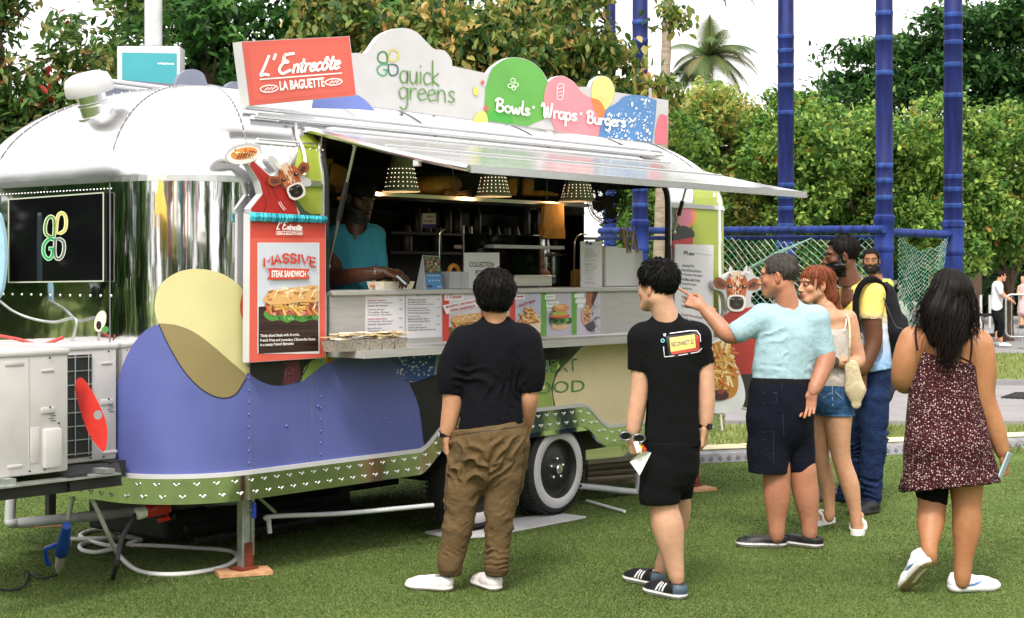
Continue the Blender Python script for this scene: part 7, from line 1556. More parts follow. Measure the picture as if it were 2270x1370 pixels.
# ---------------------------------------------------------------- man in khaki trousers
p = Person('khaki', 'person in navy T-shirt, khaki cuffed trousers and white plimsolls, back to the camera', 8.0, 1080, '#b28164')
p.head((1097, 656), (.06, 1, -.05), neck=(1100, 722))
p.hair('smooth', '#090707', 3, .055, 1500, lambda S_, T, k, M3: (S_.ell(T(0, -.018, .034), (.101, .114, .100), M3, .0), S_.ell(T(0, -.045, -.025), (.083, .070, .060), M3, .03)), lambda L: (L[:, 2] > -.075 + .6 * np.clip(L[:, 1] + .02, 0, 1)) & ((L[:, 1] < .03) | (L[:, 2] > .06)), gy=-.35, lift=.28, clump=.016, spread=.75, wid=.0028)
B = p.grid(950, 700, 1220, 1020, .25, .35, .006)
p.chain(B, [(1010, 800), (1005, 850), (1004, 888), (997, 930), (989, 966)], [22, 21, 20, 17, 11.5]); p.chain(B, [(1172, 800), (1173, 845), (1173, 885), (1168, 930, .06), (1160, 965, .15)], [20, 17, 17, 14, 11]); p.chain(B, [(1100, 705), (1099, 760)], [24, 34]); p.body(B)
p.hand((989, 968), (.0, .12, -1), (-1, -.25, 0), 1, (1.0, 1.15, 1.25, 1.3), .175, .5); p.hand((1160, 968, .15), (-.2, .5, -.9), (1, 0, 0), -1, (.8, .9, 1, 1))
Gm = p.grid(960, 690, 1215, 990, .28, .28, .007)
p.chain(Gm, [(1097, 775), (1091, 870), (1087, 975)], [74, 66, 81], .03, (0, 1, 0), .62); p.chain(Gm, [(1036, 757), (1158, 753)], [35, 35], .03, (0, 1, 0), .85); p.chain(Gm, [(1100, 722), (1098, 772)], [32, 62], .03, (0, 1, 0), .62)
p.chain(Gm, [(1033, 762), (1010, 812), (1002, 858)], [38, 34, 30], .03); p.chain(Gm, [(1161, 760), (1172, 812), (1176, 856)], [37, 33, 27], .03)
Gm.cone(p.P(998, 892), p.P(992, 960), 31 * p.k, 30 * p.k, 0, op='d'); Gm.cone(p.P(1178, 886), p.P(1184, 960), 29 * p.k, 30 * p.k, 0, op='d'); Gm.plane(p.P(1080, 951), (.17, 0, -1)); Gm.cone(p.P(1100, 690, .02), p.P(1100, 714, .02), 26 * p.k, 27 * p.k, .01, op='d')
p.garment('tshirt', Gm, '#06070d', 'cloth', .006, 13, 5, VT, folds=((800, 940, 1000, 1170, .09, .006, .8, 9),))
Gm = p.grid(960, 925, 1200, 1280, .3, .3, .007)
p.chain(Gm, [(1085, 955), (1084, 1000), (1083, 1022)], [81, 82, 66], .03, (0, 1, 0), .70); p.chain(Gm, [(1037, 1020), (1024, 1105), (1010, 1195), (999, 1242), (997, 1270)], [42, 36, 28, 23.5, 19], .03, (0, 1, 0), .95); p.chain(Gm, [(1128, 1020), (1111, 1105), (1104, 1190), (1101, 1242), (1100, 1268)], [40, 34, 26, 23, 18], .03, (0, 1, 0), .95)
Gm.plane(p.P(1085, 938), (-.17, 0, 1)); Gm.plane(p.P(1050, 1275), (0, 0, -1))
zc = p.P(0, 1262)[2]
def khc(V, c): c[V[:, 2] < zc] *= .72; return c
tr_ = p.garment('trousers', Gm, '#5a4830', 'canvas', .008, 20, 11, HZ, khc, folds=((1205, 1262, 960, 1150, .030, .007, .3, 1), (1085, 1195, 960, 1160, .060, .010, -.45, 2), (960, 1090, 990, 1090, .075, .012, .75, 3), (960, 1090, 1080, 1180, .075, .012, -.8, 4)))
def khseam(a):
    for q_ in ([(1090, 950), (1086, 1000), (1082, 1060), (1079, 1088)], [(1000, 985), (992, 1060), (985, 1130)], [(1166, 960), (1160, 1040), (1148, 1120)]): a.stroke(q_, 1.3, '#3a2e1e', keep=True)
    a.nxt()
    for q_ in ([(1022, 992), (1062, 995)], [(1112, 982), (1152, 975)], [(1000, 966), (1050, 958), (1110, 950), (1164, 944)], [(1092, 1195), (1128, 1192)]): a.stroke(q_, 1.8, '#33281a', keep=True)
    a.nxt()
p.decal(tr_, khseam, name='seam')
for hl, td in ((GA(1004, 1315), (-.93, .36)), (GA(1104, 1316), (-.48, .88))):
    p.shoe(hl + np.array((0, .03, 0)), (td[0], td[1], 0), .265, '#dcd6d5', '#d6cfcc', solet=.026, high=.078, mid='#a39a94')
p.watch((989, 962), (.1, .1, -1), .030, '#15151a', '#d8d8dc', (-1, -.3, 0)); p.finish()
# ---------------------------------------------------------------- walking man in black
p = Person('walker', 'person in black T-shirt printed RECONNECT 22, black shorts and striped trainers, mid stride', 7.85, 1487, '#bd9176')
p.head((1457, 637), (-.70, .71, -.04), neck=(1478, 712), nr=.058)
p.hair('smooth', '#080707', 7, .042, 1900, lambda S_, T, k, M3: (S_.ell(T(0, -.012, .048), (.090, .107, .097), M3, .0)), lambda L: (L[:, 2] > -.058 + 1.1 * np.clip(L[:, 1] + .03, 0, .1)) & ((L[:, 1] < .055) | (L[:, 2] > .075)) & ~((np.abs(L[:, 0]) > .06) & (L[:, 2] < .012) & (L[:, 1] > -.035)), spread=.5, gy=.5, lift=.42, clump=.010, wid=.0026)
B = p.grid(1385, 690, 1600, 1310, .35, .5, .006)
p.chain(B, [(1424, 760), (1422, 805), (1418, 868), (1408, 925), (1403, 964)], [24, 21, 18.5, 16, 11]); p.chain(B, [(1556, 760), (1562, 800), (1566, 868), (1566, 915), (1563, 948)], [20, 17, 16.5, 14, 10]); p.chain(B, [(1478, 700), (1482, 750)], [26, 36])
p.chain(B, [(1466, 1090), (1472, 1128), (1481, 1172), (1492, 1235), (1502, 1290)], [30, 28, 32, 21, 13.5]); p.chain(B, [(1503, 1095, .22), (1504, 1150, .26), (1484, 1212, .28), (1462, 1266, .28)], [26, 23, 18, 13]); p.body(B)
p.hand((1403, 966), (.12, 0, -1), (-.85, -.5, 0), 1, (.9, 1.05, 1.1, 1.15), .185, .3); p.hand((1563, 950), (-.1, .1, -1), (.9, -.4, 0), -1, (.7, .8, .85, .9), .18)
Gm = p.grid(1380, 680, 1600, 1010, .28, .28, .007)
p.chain(Gm, [(1486, 770), (1486, 880), (1487, 1000)], [71, 61, 65], .03, (0, 1, 0), .64); p.chain(Gm, [(1428, 748), (1542, 743)], [33, 32], .03, (0, 1, 0), .85); p.chain(Gm, [(1478, 710), (1484, 765)], [32, 60], .03, (0, 1, 0), .62); p.chain(Gm, [(1427, 752), (1419, 812)], [35, 28], .03); p.chain(Gm, [(1546, 750), (1562, 800)], [33, 24], .03)
Gm.cone(p.P(1416, 840), p.P(1408, 960), 30 * p.k, 30 * p.k, 0, op='d'); Gm.cone(p.P(1566, 822), p.P(1570, 960), 25 * p.k, 28 * p.k, 0, op='d'); Gm.plane(p.P(1487, 990), (0, 0, -1)); Gm.cone(p.P(1476, 680, .03), p.P(1478, 704, .03), 28 * p.k, 28 * p.k, .01, op='d')
ts = p.garment('tshirt', Gm, '#070709', 'cloth', .006, 14, 15, VT)
def rec(a):
    a.grid([(1476, 745), (1546, 736), (1556, 782), (1484, 794)], '#16141c', 6); a.grid([(1484, 749), (1540, 741), (1543, 771), (1487, 780)], '#d8c06a', 6); a.grid([(1487, 780), (1550, 771), (1551, 777), (1489, 786)], '#b5453c', 6); a.grid([(1541, 742), (1549, 744), (1551, 772), (1544, 771)], '#a83b36', 6)
    a.text('RECONNECT 22', [(1488, 759), (1537, 752), (1538, 761), (1489, 769)], '#2f2a66', .01)
    a.stroke([(1485, 739), (1530, 733), (1545, 733), (1552, 743), (1553, 757)], 1.8, '#d8d5e0', False); a.stroke([(1471, 769), (1473, 791), (1510, 787), (1548, 780), (1556, 772)], 1.8, '#d8d5e0', False); a.stroke(ell(1469, 755, 3.5, 3.5, 10), 1.8, '#7ac0d0', closed=True); a.poly([(1470, 740), (1477, 739), (1475, 746), (1471, 745)], '#a9a6d0')
p.decal(ts, rec)
Gm = p.grid(1395, 970, 1580, 1135, .3, .42, .007)
p.chain(Gm, [(1487, 980), (1487, 1035)], [64, 64], .03, (0, 1, 0), .72); p.chain(Gm, [(1468, 1030), (1462, 1085), (1463, 1125)], [43, 40, 39], .03); p.chain(Gm, [(1512, 1030, .08), (1502, 1130, .16)], [36, 27], .03); Gm.plane(p.P(1470, 1115), (.03, 0, -1)); Gm.plane(p.P(1470, 978), (0, 0, 1)); p.garment('shorts', Gm, '#060608', 'cloth', .007, 14, 25, VT)
def strp(L, c):
    for y0 in (.105, .130, .155): c[(np.abs(L[:, 1] - y0 + (L[:, 2] - .05) * .55) < .0062) & (L[:, 2] > .036) & (L[:, 2] < .078) & (np.abs(L[:, 0]) > .018)] = (.75, .75, .75)
    c[(L[:, 1] < .04) & (L[:, 2] > .03) & (L[:, 2] < .075)] = lin('#3f5060'); return c
p.shoe(GA(1520, 1335) + np.array((0, .03, 0)), (-.62, .78, 0), .285, '#0e0f12', '#d9d6d2', solet=.030, high=.082, mid='#4a4a55', paint=strp); p.shoe(GA(1470, 1306) + np.array((0, .03, .0)), (-.62, .78, 0), .285, '#0e0f12', '#d9d6d2', solet=.030, high=.082, mid='#4a4a55', paint=strp)
p.watch((1563, 944), (.05, .05, -1), .027, '#101013', '#26262c', (.6, -.8, 0)); p.finish()
# glasses and paper slip held in his hand
sg = thing('sunglasses', 'grey framed sunglasses dangling at the wrist of the walking man in black', 'sunglasses', W(1402, 966, 7.74)); v = MB(); O_ = W(1402, 966, 7.74)
for cx in (1387, 1417): v.tube([W(x, y, 7.75) - O_ for x, y in ell(cx, 967 + (cx - 1387) * .16, 13, 9, 14)], .0045, 6, closed=True)
v.tube([W(1398, 962, 7.75) - O_, W(1406, 964, 7.75) - O_], .004, 6); v.tube([W(1375, 962, 7.75) - O_, W(1372, 966, 7.82) - O_, W(1398, 972, 7.9) - O_], .0035, 6); v.tube([W(1430, 972, 7.75) - O_, W(1434, 974, 7.82) - O_, W(1410, 976, 7.9) - O_], .0035, 6); v.build('glasses_frame', mat('grey frame', '#4a4c55', .3), sg)
v = MB()
for cx in (1387, 1417): v.prism([W(x, y, 7.75) - O_ for x, y in ell(cx, 967 + (cx - 1387) * .16, 12, 8, 14)], (0, .002, 0))
v.build('lens', M['gloss'], sg)
v = MB(); v.col('#e6e4e2').prism([W(x, y, 7.70 + d) for x, y, d in ((1396, 1024, .03), (1424, 1000, 0), (1444, 1003, .02), (1418, 1054, .03))], (0, .003, 0)); v.col('#d8c04a').prism([W(x, y, 7.69) for x, y in ((1412, 982), (1424, 990), (1422, 1006), (1410, 1000))], (0, .003, 0)); v.col('#b5382c').prism([W(x, y, 7.695) for x, y in ((1424, 984), (1434, 996), (1430, 1004), (1422, 994))], (0, .003, 0)); v.col('#e9e7e4').prism([W(x, y, 7.685) for x, y in ((1404, 980), (1414, 978), (1422, 1000), (1412, 1004))], (0, .003, 0))
tag(v.build('paper_slip', M['plast']), 'white paper slip and coloured cards held by the walking man in black', 'paper')
# ---------------------------------------------------------------- older man pointing at the menu
p = Person('pointer', 'grey haired person in pale blue polo shirt and navy shorts pointing at the menu', 9.25, 1735, '#a8745a')
p.head((1726, 612), (-.90, .36, -.10), scale=1.06, neck=(1748, 682), nr=.058, stubble=.12)
p.hair('smooth', '#3a3633', 9, .016, 1300, lambda S_, T, k, M3: S_.ell(T(0, -.016, .036), np.array((.079, .100, .086)) * k, M3, .0), lambda L: (L[:, 2] > -.045 + 1.0 * np.clip(L[:, 1] + .02, 0, .1)) & ((L[:, 1] < .055) | (L[:, 2] > .088)) & ~((np.abs(L[:, 0]) > .06) & (L[:, 2] < .018) & (L[:, 1] > -.035)), spread=.6, lift=.3, clump=.008, wid=.0024)
B = p.grid(1490, 640, 1860, 1200, .35, .45, .006)
p.chain(B, [(1690, 705), (1642, 735), (1614, 741, .03), (1588, 714, .08), (1557, 681, .13)], [24, 19.5, 17, 15, 10.5]); p.chain(B, [(1812, 720), (1827, 770), (1829, 802, -.02), (1814, 842, -.06), (1801, 870, -.09)], [22, 19, 18.5, 15, 10.5]); p.chain(B, [(1748, 672), (1748, 720)], [24, 34])
p.chain(B, [(1720, 1030), (1722, 1055), (1722, 1102), (1721, 1152), (1722, 1190)], [29, 27, 27, 18, 14.5]); p.chain(B, [(1778, 1030, .06), (1781, 1060, .06), (1788, 1106, .06), (1793, 1152, .06), (1795, 1190, .06)], [28, 27, 25.5, 17, 14])
p.body(B)
p.hand((1555, 679, .13), (-.87, .12, .42), (.1, -1, .15), 1, (.04, 1.45, 1.5, 1.55), .185, .9); p.hand((1800, 873, -.09), (-.22, -.05, -1), (.25, 1, 0), -1, (.5, .6, .7, .75), .18, .3)
Gm = p.grid(1600, 640, 1860, 870, .32, .34, .007)
p.chain(Gm, [(1744, 745), (1738, 800), (1733, 850)], [64, 62, 62], .03, (0, 1, 0), .70); p.chain(Gm, [(1694, 703), (1806, 706)], [30, 31], .03, (0, 1, 0), .85); p.chain(Gm, [(1750, 684), (1747, 740)], [30, 60], .03, (0, 1, 0), .64); p.chain(Gm, [(1694, 706), (1640, 735)], [32, 26], .035); p.chain(Gm, [(1808, 712), (1827, 778)], [31, 25], .03); p.chain(Gm, [(1747, 677), (1748, 692)], [24, 30], .012)
Gm.cone(p.P(1606, 752), p.P(1560, 775), 27 * p.k, 34 * p.k, 0, op='d'); Gm.cone(p.P(1832, 806), p.P(1842, 860), 27 * p.k, 30 * p.k, 0, op='d'); Gm.plane(p.P(1733, 840), (.0, 0, -1)); 
p.garment('polo_shirt', Gm, '#94b0b8', 'cloth', .006, 13, 35, VT, folds=((715, 800, 1655, 1740, .085, .0045, -1.0, 7), (795, 842, 1660, 1810, .07, .004, .3, 8)))
Gm = p.grid(1640, 825, 1830, 1070, .32, .38, .007)
p.chain(Gm, [(1732, 845), (1729, 905), (1727, 940)], [64, 67, 62], .03, (0, 1, 0), .74); p.chain(Gm, [(1704, 930), (1703, 1060)], [47, 45], .03); p.chain(Gm, [(1764, 930, .06), (1777, 1060, .07)], [41, 32], .03); Gm.ell(p.P(1668, 1000, .0), (.035, .08, .10), None, .015); Gm.plane(p.P(1730, 1048), (0, 0, -1)); Gm.plane(p.P(1730, 836), (0, 0, 1))
zb = p.P(0, 847)[2]
def belt_(V, c): c[V[:, 2] > zb] = (.006, .006, .007); return c
sh_ = p.garment('shorts', Gm, '#0c0f1c', 'canvas', .006, 14, 45, VT, belt_)
def cargo(a):
    for q_ in ([(1662, 952), (1690, 958), (1716, 957)], [(1662, 968), (1690, 974), (1716, 972)], [(1716, 957), (1714, 1030)], [(1690, 872), (1722, 870), (1722, 892), (1690, 894)], [(1734, 850), (1736, 930), (1738, 965)]): a.stroke(q_, 1.6, '#1d2338', False, keep=True)
    a.nxt(); a.stroke([(1672, 1040), (1740, 1041)], 1.2, '#1d2338', False)
p.decal(sh_, cargo, name='pocket_seam')
p.shoe(GA(1748, 1216) + np.array((0, .03, 0)), (-1, .12, 0), .30, '#111114', '#c9c6c4', solet=.032, high=.066, mid='#2a2a30'); p.shoe(GA(1826, 1220) + np.array((0, .03, 0)), (-.74, .67, 0), .295, '#111114', '#c9c6c4', solet=.032, high=.066, mid='#2a2a30'); p.finish()
# ---------------------------------------------------------------- lady in denim shorts
p = Person('lady', 'person with long brown hair, cream camisole, denim shorts and white platform sandals', 9.75, 1850, '#bb8c6e')
p.head((1805, 631), (-.86, -.40, -.06), scale=.98, female=True, neck=(1832, 690), nr=.047, lip='#a8453f')
p.hair('smooth', '#6a3822', 13, .11, 900, lambda S_, T, k, M3: (S_.ell(T(0, -.014, .034), (.080, .100, .088), M3, .0), S_.cone(p.P(1824, 615, .02), p.P(1839, 655, .02), 25 * p.k, 21 * p.k, .02), S_.cone(p.P(1839, 655, .02), p.P(1851, 690, .03), 20 * p.k, 13 * p.k, .02), S_.cone(p.P(1825, 640, .1), p.P(1830, 690, .1), 22 * p.k, 12 * p.k, .02)),
       lambda L: ((L[:, 1] < .020) | (L[:, 2] > .046)) & ~((L[:, 1] > .0) & (L[:, 2] < .0) & (np.abs(L[:, 0]) < .07)) & ~((L[:, 1] > -.025) & (np.abs(L[:, 0]) > .06) & (L[:, 2] < .008) & (L[:, 2] > -.05) & (L[:, 1] < .03)), spread=.12)
B = p.grid(1770, 660, 1935, 1180, .4, .45, .006)
p.chain(B, [(1812, 704, .0), (1878, 704)], [16, 17], .03); p.chain(B, [(1845, 738), (1845, 770), (1845, 830)], [36, 36, 34], .02, (0, 1, 0), .72); p.chain(B, [(1832, 680), (1838, 706)], [18, 26]); p.chain(B, [(1882, 706), (1893, 755), (1903, 800), (1880, 806, -.06), (1851, 801, -.11)], [17, 14.5, 13, 11, 8.5]); p.chain(B, [(1808, 706), (1800, 760, .05), (1795, 810, .05)], [14, 12, 11])
p.chain(B, [(1861, 900), (1859, 960), (1866, 1020), (1884, 1075), (1895, 1130), (1899, 1165)], [29, 24.5, 18.5, 18.5, 12, 11]); p.chain(B, [(1822, 900, .1), (1820, 970, .1), (1821, 1018, .1), (1832, 1070, .12), (1838, 1120, .12), (1838, 1148, .12)], [22, 18.5, 16, 16, 10.5, 10])
def foot(B, h, d): h = np.array(h); d = np.array(d, float); d /= np.linalg.norm(d); B.cone(h + d * .03 + (0, 0, .09), h + d * .05 + (0, 0, .055), .031, .030, .02); B.cone(h + d * .05 + (0, 0, .055), h + d * .17 + (0, 0, .046), .030, .034, .02, (0, 0, 1), .6); [B.cone(h + d * .18 + np.array((-d[1], d[0], 0)) * o + (0, 0, .045), h + d * (.215 - abs(o - .01)) + np.array((-d[1], d[0], 0)) * o + (0, 0, .042), .010, .009, .003) for o in (-.030, -.016, -.002, .012, .027)]
fR, dR, fL, dL = GA(1905, 1174), (-.28, -1, 0), GA(1842, 1158), (-.75, -.75, 0); foot(B, fR, dR); foot(B, fL, dL); p.body(B)
p.hand((1850, 801, -.11), (-1, -.15, -.1), (0, -.4, 1), 1, (.4, .5, .6, .6), .165)
for h, d in ((fR, dR), (fL, dL)):
    d = np.array(d, float); d /= np.linalg.norm(d); v = MB(); h2 = Vector(h) - p.base; D = Vector(d); Rr = Vector((d[1], -d[0], 0)); v.col('#e2dedb').prism([h2 + D * y + Rr * x for x, y in crom([(-.035, .0), (-.040, .08), (-.046, .17), (-.036, .235), (0, .25), (.036, .235), (.046, .17), (.040, .08), (.035, .0), (0, -.02)], 3)], (0, 0, .035))
    for y0 in (.10, .155): v.tube([h2 + D * y0 + Rr * x + Vector((0, 0, z)) for x, z in ((-.045, .03), (-.040, .065), (-.015, .085), (.015, .085), (.040, .065), (.045, .03))], .011, 6)
    shade(v.build('sandal', M['shoe'], p.t), 50)
Gm = p.grid(1790, 690, 1900, 880, .25, .25, .006); p.chain(Gm, [(1845, 735), (1845, 795), (1844, 860)], [39, 37, 39], .02, (0, 1, 0), .76); Gm.plane(p.P(1845, 722), (.0, -.25, 1)); Gm.plane(p.P(1845, 857), (0, 0, -1)); cam_ = p.garment('camisole', Gm, '#b5aca4', 'cloth', .006, 24, 55, VT)
p.strap('shoulder_strap', [(1872, 735, -.07), (1876, 712, -.06), (1874, 698, .0), (1868, 706, .06)], .005, 'cloth', '#d8cfc6')
Gm = p.grid(1785, 845, 1905, 940, .25, .3, .006); p.chain(Gm, [(1845, 855), (1846, 890)], [39, 43], .03, (0, 1, 0), .82); p.chain(Gm, [(1822, 895, .09), (1822, 930, .095)], [27, 26], .02); p.chain(Gm, [(1862, 895), (1861, 930)], [34, 34], .02); Gm.plane(p.P(1845, 922), (0, 0, -1)); Gm.plane(p.P(1845, 852), (0, 0, 1)); zh = p.P(0, 916)[2]
def hemc(V, c): c[V[:, 2] < zh] *= 1.8; return c
dn_ = p.garment('denim_shorts', Gm, '#2c4a6c', 'denim', .007, 26, 65, HZ, hemc); p.decal(dn_, lambda a: [a.stroke(q_, 1.3, '#8a9bb0', False, keep=True) for q_ in ([(1812, 868), (1826, 882), (1842, 870)], [(1852, 868), (1868, 884), (1884, 872)], [(1845, 856), (1846, 900)], [(1808, 860), (1884, 860)])], name='stitching')
p.watch((1852, 801, -.11), (1, .1, .05), .025, '#0d0d10', '#1a1a20', (0, -1, .2)); p.finish()
tb_ = thing('tote_bag', 'cream canvas tote bag hanging at the hip of the lady in denim shorts', 'bag', W(1893, 911, 9.62)); O_ = W(1893, 911, 9.62); S_ = Sdf((W(1860, 0, 9.6).x, 9.45, W(0, 925, 9.6).z), (W(1930, 0, 9.6).x, 9.8, W(0, 795, 9.6).z), .006)
for a, b, ra, rb_ in (((1888, 815), (1896, 865), 17, 21), ((1896, 865), (1898, 895), 21, 12)): S_.cone(W(*a, 9.62), W(*b, 9.62), ra * p.k, rb_ * p.k, .02, (0, 1, 0), .45)
V, F = S_.mesh(); F = fixflip(V, F); V = V + normals(V, F) * fuzz(V, .007, 22, 4, VT)[:, None] - np.array(O_); meshobj('bag_body', V, F, M['canvas'], tb_, True, vcols=np.tile(lin('#b8aa8a'), (len(V), 1)))
v = MB(); v.col('#cfc0a0').tube([W(x, y, 9.75 + d) - O_ for x, y, d in crom([(1880, 812, -.12), (1884, 760, -.18), (1882, 712, -.12), (1874, 694, .0)], 5)], .006, 6); v.build('bag_strap', M['canvas'], tb_)
# ---------------------------------------------------------------- tall bearded man with backpack
p = Person('backpacker', 'tall bearded person in yellow to blue T-shirt and jeans wearing a backpack', 10.7, 1930, '#5c3824')
p.head((1865, 568), (-.98, .08, -.10), scale=1.08, neck=(1888, 640), nr=.062, beard='#0a0706')
p.hair('smooth', '#0a0706', 15, .016, 1100, lambda S_, T, k, M3: S_.ell(T(0, -.018, .042), np.array((.083, .102, .092)) * k, M3, .0), lambda L: (L[:, 2] > -.05 + 1.2 * np.clip(L[:, 1] + .03, 0, .1)) & ((L[:, 1] < .055) | (L[:, 2] > .085)) & ~((np.abs(L[:, 0]) > .06) & (L[:, 2] < .02) & (L[:, 1] > -.035) & (L[:, 1] < .02)), spread=.8, lift=.5, clump=.014, wid=.0026)
B = p.grid(1850, 610, 1990, 860, .42, .35, .0065); p.chain(B, [(1888, 620), (1895, 665)], [21, 32]); p.chain(B, [(1930, 655, -.13), (1932, 695, -.17), (1937, 752, -.18), (1923, 798, -.2), (1911, 826, -.21)], [22, 19, 17, 14, 10]); p.chain(B, [(1880, 665, .18), (1868, 720, .22), (1850, 740, .2)], [18, 16, 13]); p.body(B)
p.hand((1911, 828, -.21), (-.12, -.05, -1), (-.2, -1, 0), 1, (.4, .5, .5, .5), .18)
Gm = p.grid(1840, 615, 2010, 850, .42, .42, .0075); p.chain(Gm, [(1920, 690), (1930, 760), (1938, 830)], [52, 48, 46], .03, (1, 0, 0), .80); p.chain(Gm, [(1893, 640), (1912, 690)], [27, 46], .03); p.chain(Gm, [(1930, 650, -.12), (1885, 655, .15)], [26, 26], .03); p.chain(Gm, [(1931, 652, -.13), (1931, 696, -.17)], [30, 26], .03); p.chain(Gm, [(1882, 660, .16), (1868, 700, .2)], [26, 23], .03)
Gm.cone(p.P(1932, 720, -.175), p.P(1935, 780, -.18), 25 * p.k, 27 * p.k, 0, op='d'); Gm.plane(p.P(1938, 819), (.1, 0, -1)); Gm.cone(p.P(1882, 612), p.P(1886, 630), 24 * p.k, 24 * p.k, .006, op='d'); z0, z1, z2 = [p.P(0, y)[2] for y in (690, 725, 800)]
def grad(V, c):
    z = V[:, 2]; ye, wh, bl_ = [np.array(lin(q)) for q in ('#dfc56a', '#d5d4e2', '#8fb0d6')]; t = np.clip((z0 - z) / (z0 - z1), 0, 1)[:, None]; u = np.clip((z1 - z) / (z1 - z2), 0, 1)[:, None]; return ((ye * (1 - t) + wh * t) * (1 - u) + bl_ * u).astype(np.float32)
p.garment('fading_tshirt', Gm, '#dfc56a', 'cloth', .010, 14, 75, VT, grad)
Gm = p.grid(1840, 805, 2000, 1120, .35, .5, .008); p.chain(Gm, [(1937, 815), (1936, 880)], [43, 42], .03, (1, 0, 0), .85); p.chain(Gm, [(1936, 885, -.06), (1937, 985, -.06), (1932, 1045, -.06), (1930, 1112, -.06)], [33, 27, 22.5, 21], .03); p.chain(Gm, [(1920, 885, .12), (1905, 990, .18), (1888, 1050, .22), (1872, 1100, .26)], [31, 24, 20, 18], .03); Gm.plane(p.P(1935, 808), (0, 0, 1)); p.garment('jeans', Gm, '#182747', 'denim', .007, 18, 85, HZ, folds=((1050, 1110, 1850, 1970, .04, .010, .2, 5), (940, 1040, 1880, 1980, .07, .008, -.4, 6)))
p.shoe(GA(1948, 1137) + np.array((0, .03, 0)), (-.62, -.5, 0), .29, '#141318', '#3a2a22', solet=.02, high=.10); p.shoe(GA(1882, 1113) + np.array((0, .03, 0)), (-1, .1, 0), .29, '#141318', '#1a1614', solet=.02, high=.09); p.finish()
bk_ = thing('backpack', 'black backpack on the back of the tall bearded man', 'backpack', W(1985, 790, 10.72)); O_ = W(1985, 790, 10.72); S_ = Sdf((W(1920, 0, 10.7).x, 10.4, W(0, 815, 10.7).z), (W(2030, 0, 10.7).x, 11.05, W(0, 610, 10.7).z), .008)
for a, b, ra, rb_ in (((1958, 652), (1978, 735), 26, 33), ((1978, 735), (1982, 775), 33, 22)): S_.cone(W(*a, 10.72), W(*b, 10.72), ra * p.k, rb_ * p.k, .03, (0, 1, 0), 1.5)
S_.cone(W(1992, 715, 10.72), W(2000, 765, 10.72), 20 * p.k, 16 * p.k, .02, (0, 1, 0), 1.4); V, F = S_.mesh(); F = fixflip(V, F); V = V + normals(V, F) * fuzz(V, .008, 20, 6, VT)[:, None] - np.array(O_); meshobj('pack_body', V, F, M['canvas'], bk_, True, vcols=np.tile((.010, .010, .012), (len(V), 1)))
v = MB(); v.col('#0a0a0c'); q_ = [W(x, y, 10.7 + d) - O_ for x, y, d in crom([(1962, 640, -.1), (1938, 619, -.17), (1912, 628, -.22), (1898, 660, -.22), (1898, 700, -.24), (1904, 738, -.24)], 5)]; v.tube(q_, .022, 8); v.tube([W(x, y, 10.7 + d) - O_ for x, y, d in ((1904, 738, -.24), (1908, 752, -.23))], .012, 6); v.tube([W(x, y, 10.72) - O_ for x, y in ((1956, 634), (1966, 626), (1974, 636))], .010, 6); v.build('pack_strap', M['canvas'], bk_); v = MB(); v.col('#3a3a40').tube([W(x, y, 10.48) - O_ for x, y in crom([(1958, 660), (1984, 720), (1998, 728), (2008, 735)], 5)], .004, 5); v.build('zip', M['plast'], bk_)
# ---------------------------------------------------------------- worker in high visibility vest
p = Person('worker', 'bearded person in a lime high visibility vest walking behind the backpack, one shoe kicked up', 15.5, 1945, '#8a5a3c')
p.head((1931, 578), (-.30, -1, -.02), scale=1.0, neck=(1940, 612), nr=.058, beard='#120c0a', stubble=.1)
p.hair('smooth', '#0c0908', 17, .018, 300, None, lambda L: (L[:, 2] > -.05 + 1.2 * np.clip(L[:, 1] + .03, 0, .1)) & ((L[:, 1] < .05) | (L[:, 2] > .075)) & ~((np.abs(L[:, 0]) > .06) & (L[:, 2] < .02) & (L[:, 1] > -.035)), spread=.5)
B = p.grid(1900, 600, 2000, 980, .4, .6, .010); p.chain(B, [(1940, 605), (1942, 630)], [12, 20]); p.chain(B, [(1968, 640), (1978, 690), (1975, 735, -.1)], [12, 11, 8]); p.chain(B, [(1915, 640), (1908, 690), (1912, 730, -.1)], [12, 11, 8]); p.body(B)
Gm = p.grid(1895, 600, 1995, 800, .3, .3, .009); p.chain(Gm, [(1942, 650), (1943, 770)], [30, 30], .03, (0, 1, 0), .65); p.chain(Gm, [(1918, 632), (1966, 632)], [15, 15], .03); p.chain(Gm, [(1941, 615), (1942, 640)], [14, 24], .03); Gm.plane(p.P(1942, 775), (0, 0, -1)); zz = p.P(0, 618)[2]
def hv(V, c): c[V[:, 2] > zz] = lin('#5d6266'); return c
p.garment('vest', Gm, '#b5cf5a', 'cloth', .008, 14, 95, VT, hv)
Gm = p.grid(1900, 765, 2000, 975, .5, .6, .010); p.chain(Gm, [(1943, 770), (1943, 800)], [29, 29], .03, (0, 1, 0), .7); p.chain(Gm, [(1930, 800), (1932, 880), (1930, 955)], [18, 14, 11], .03); p.chain(Gm, [(1957, 800), (1960, 872, -.05), (1982, 848, .35)], [18, 14, 10], .03); p.garment('trousers', Gm, '#23262e', 'canvas', .008, 14, 96, HZ)
p.shoe(GA(1932, 970), (-.3, -1, 0), .28, '#1a1a1d', '#2a2522', solet=.03, high=.10); hp = p.P(1990, 838, .38); p.shoe(hp, (-.45, -.2, 0), .30, '#24242a', '#2c2a30', pitch=R(-64), solet=.03, high=.10); p.finish()
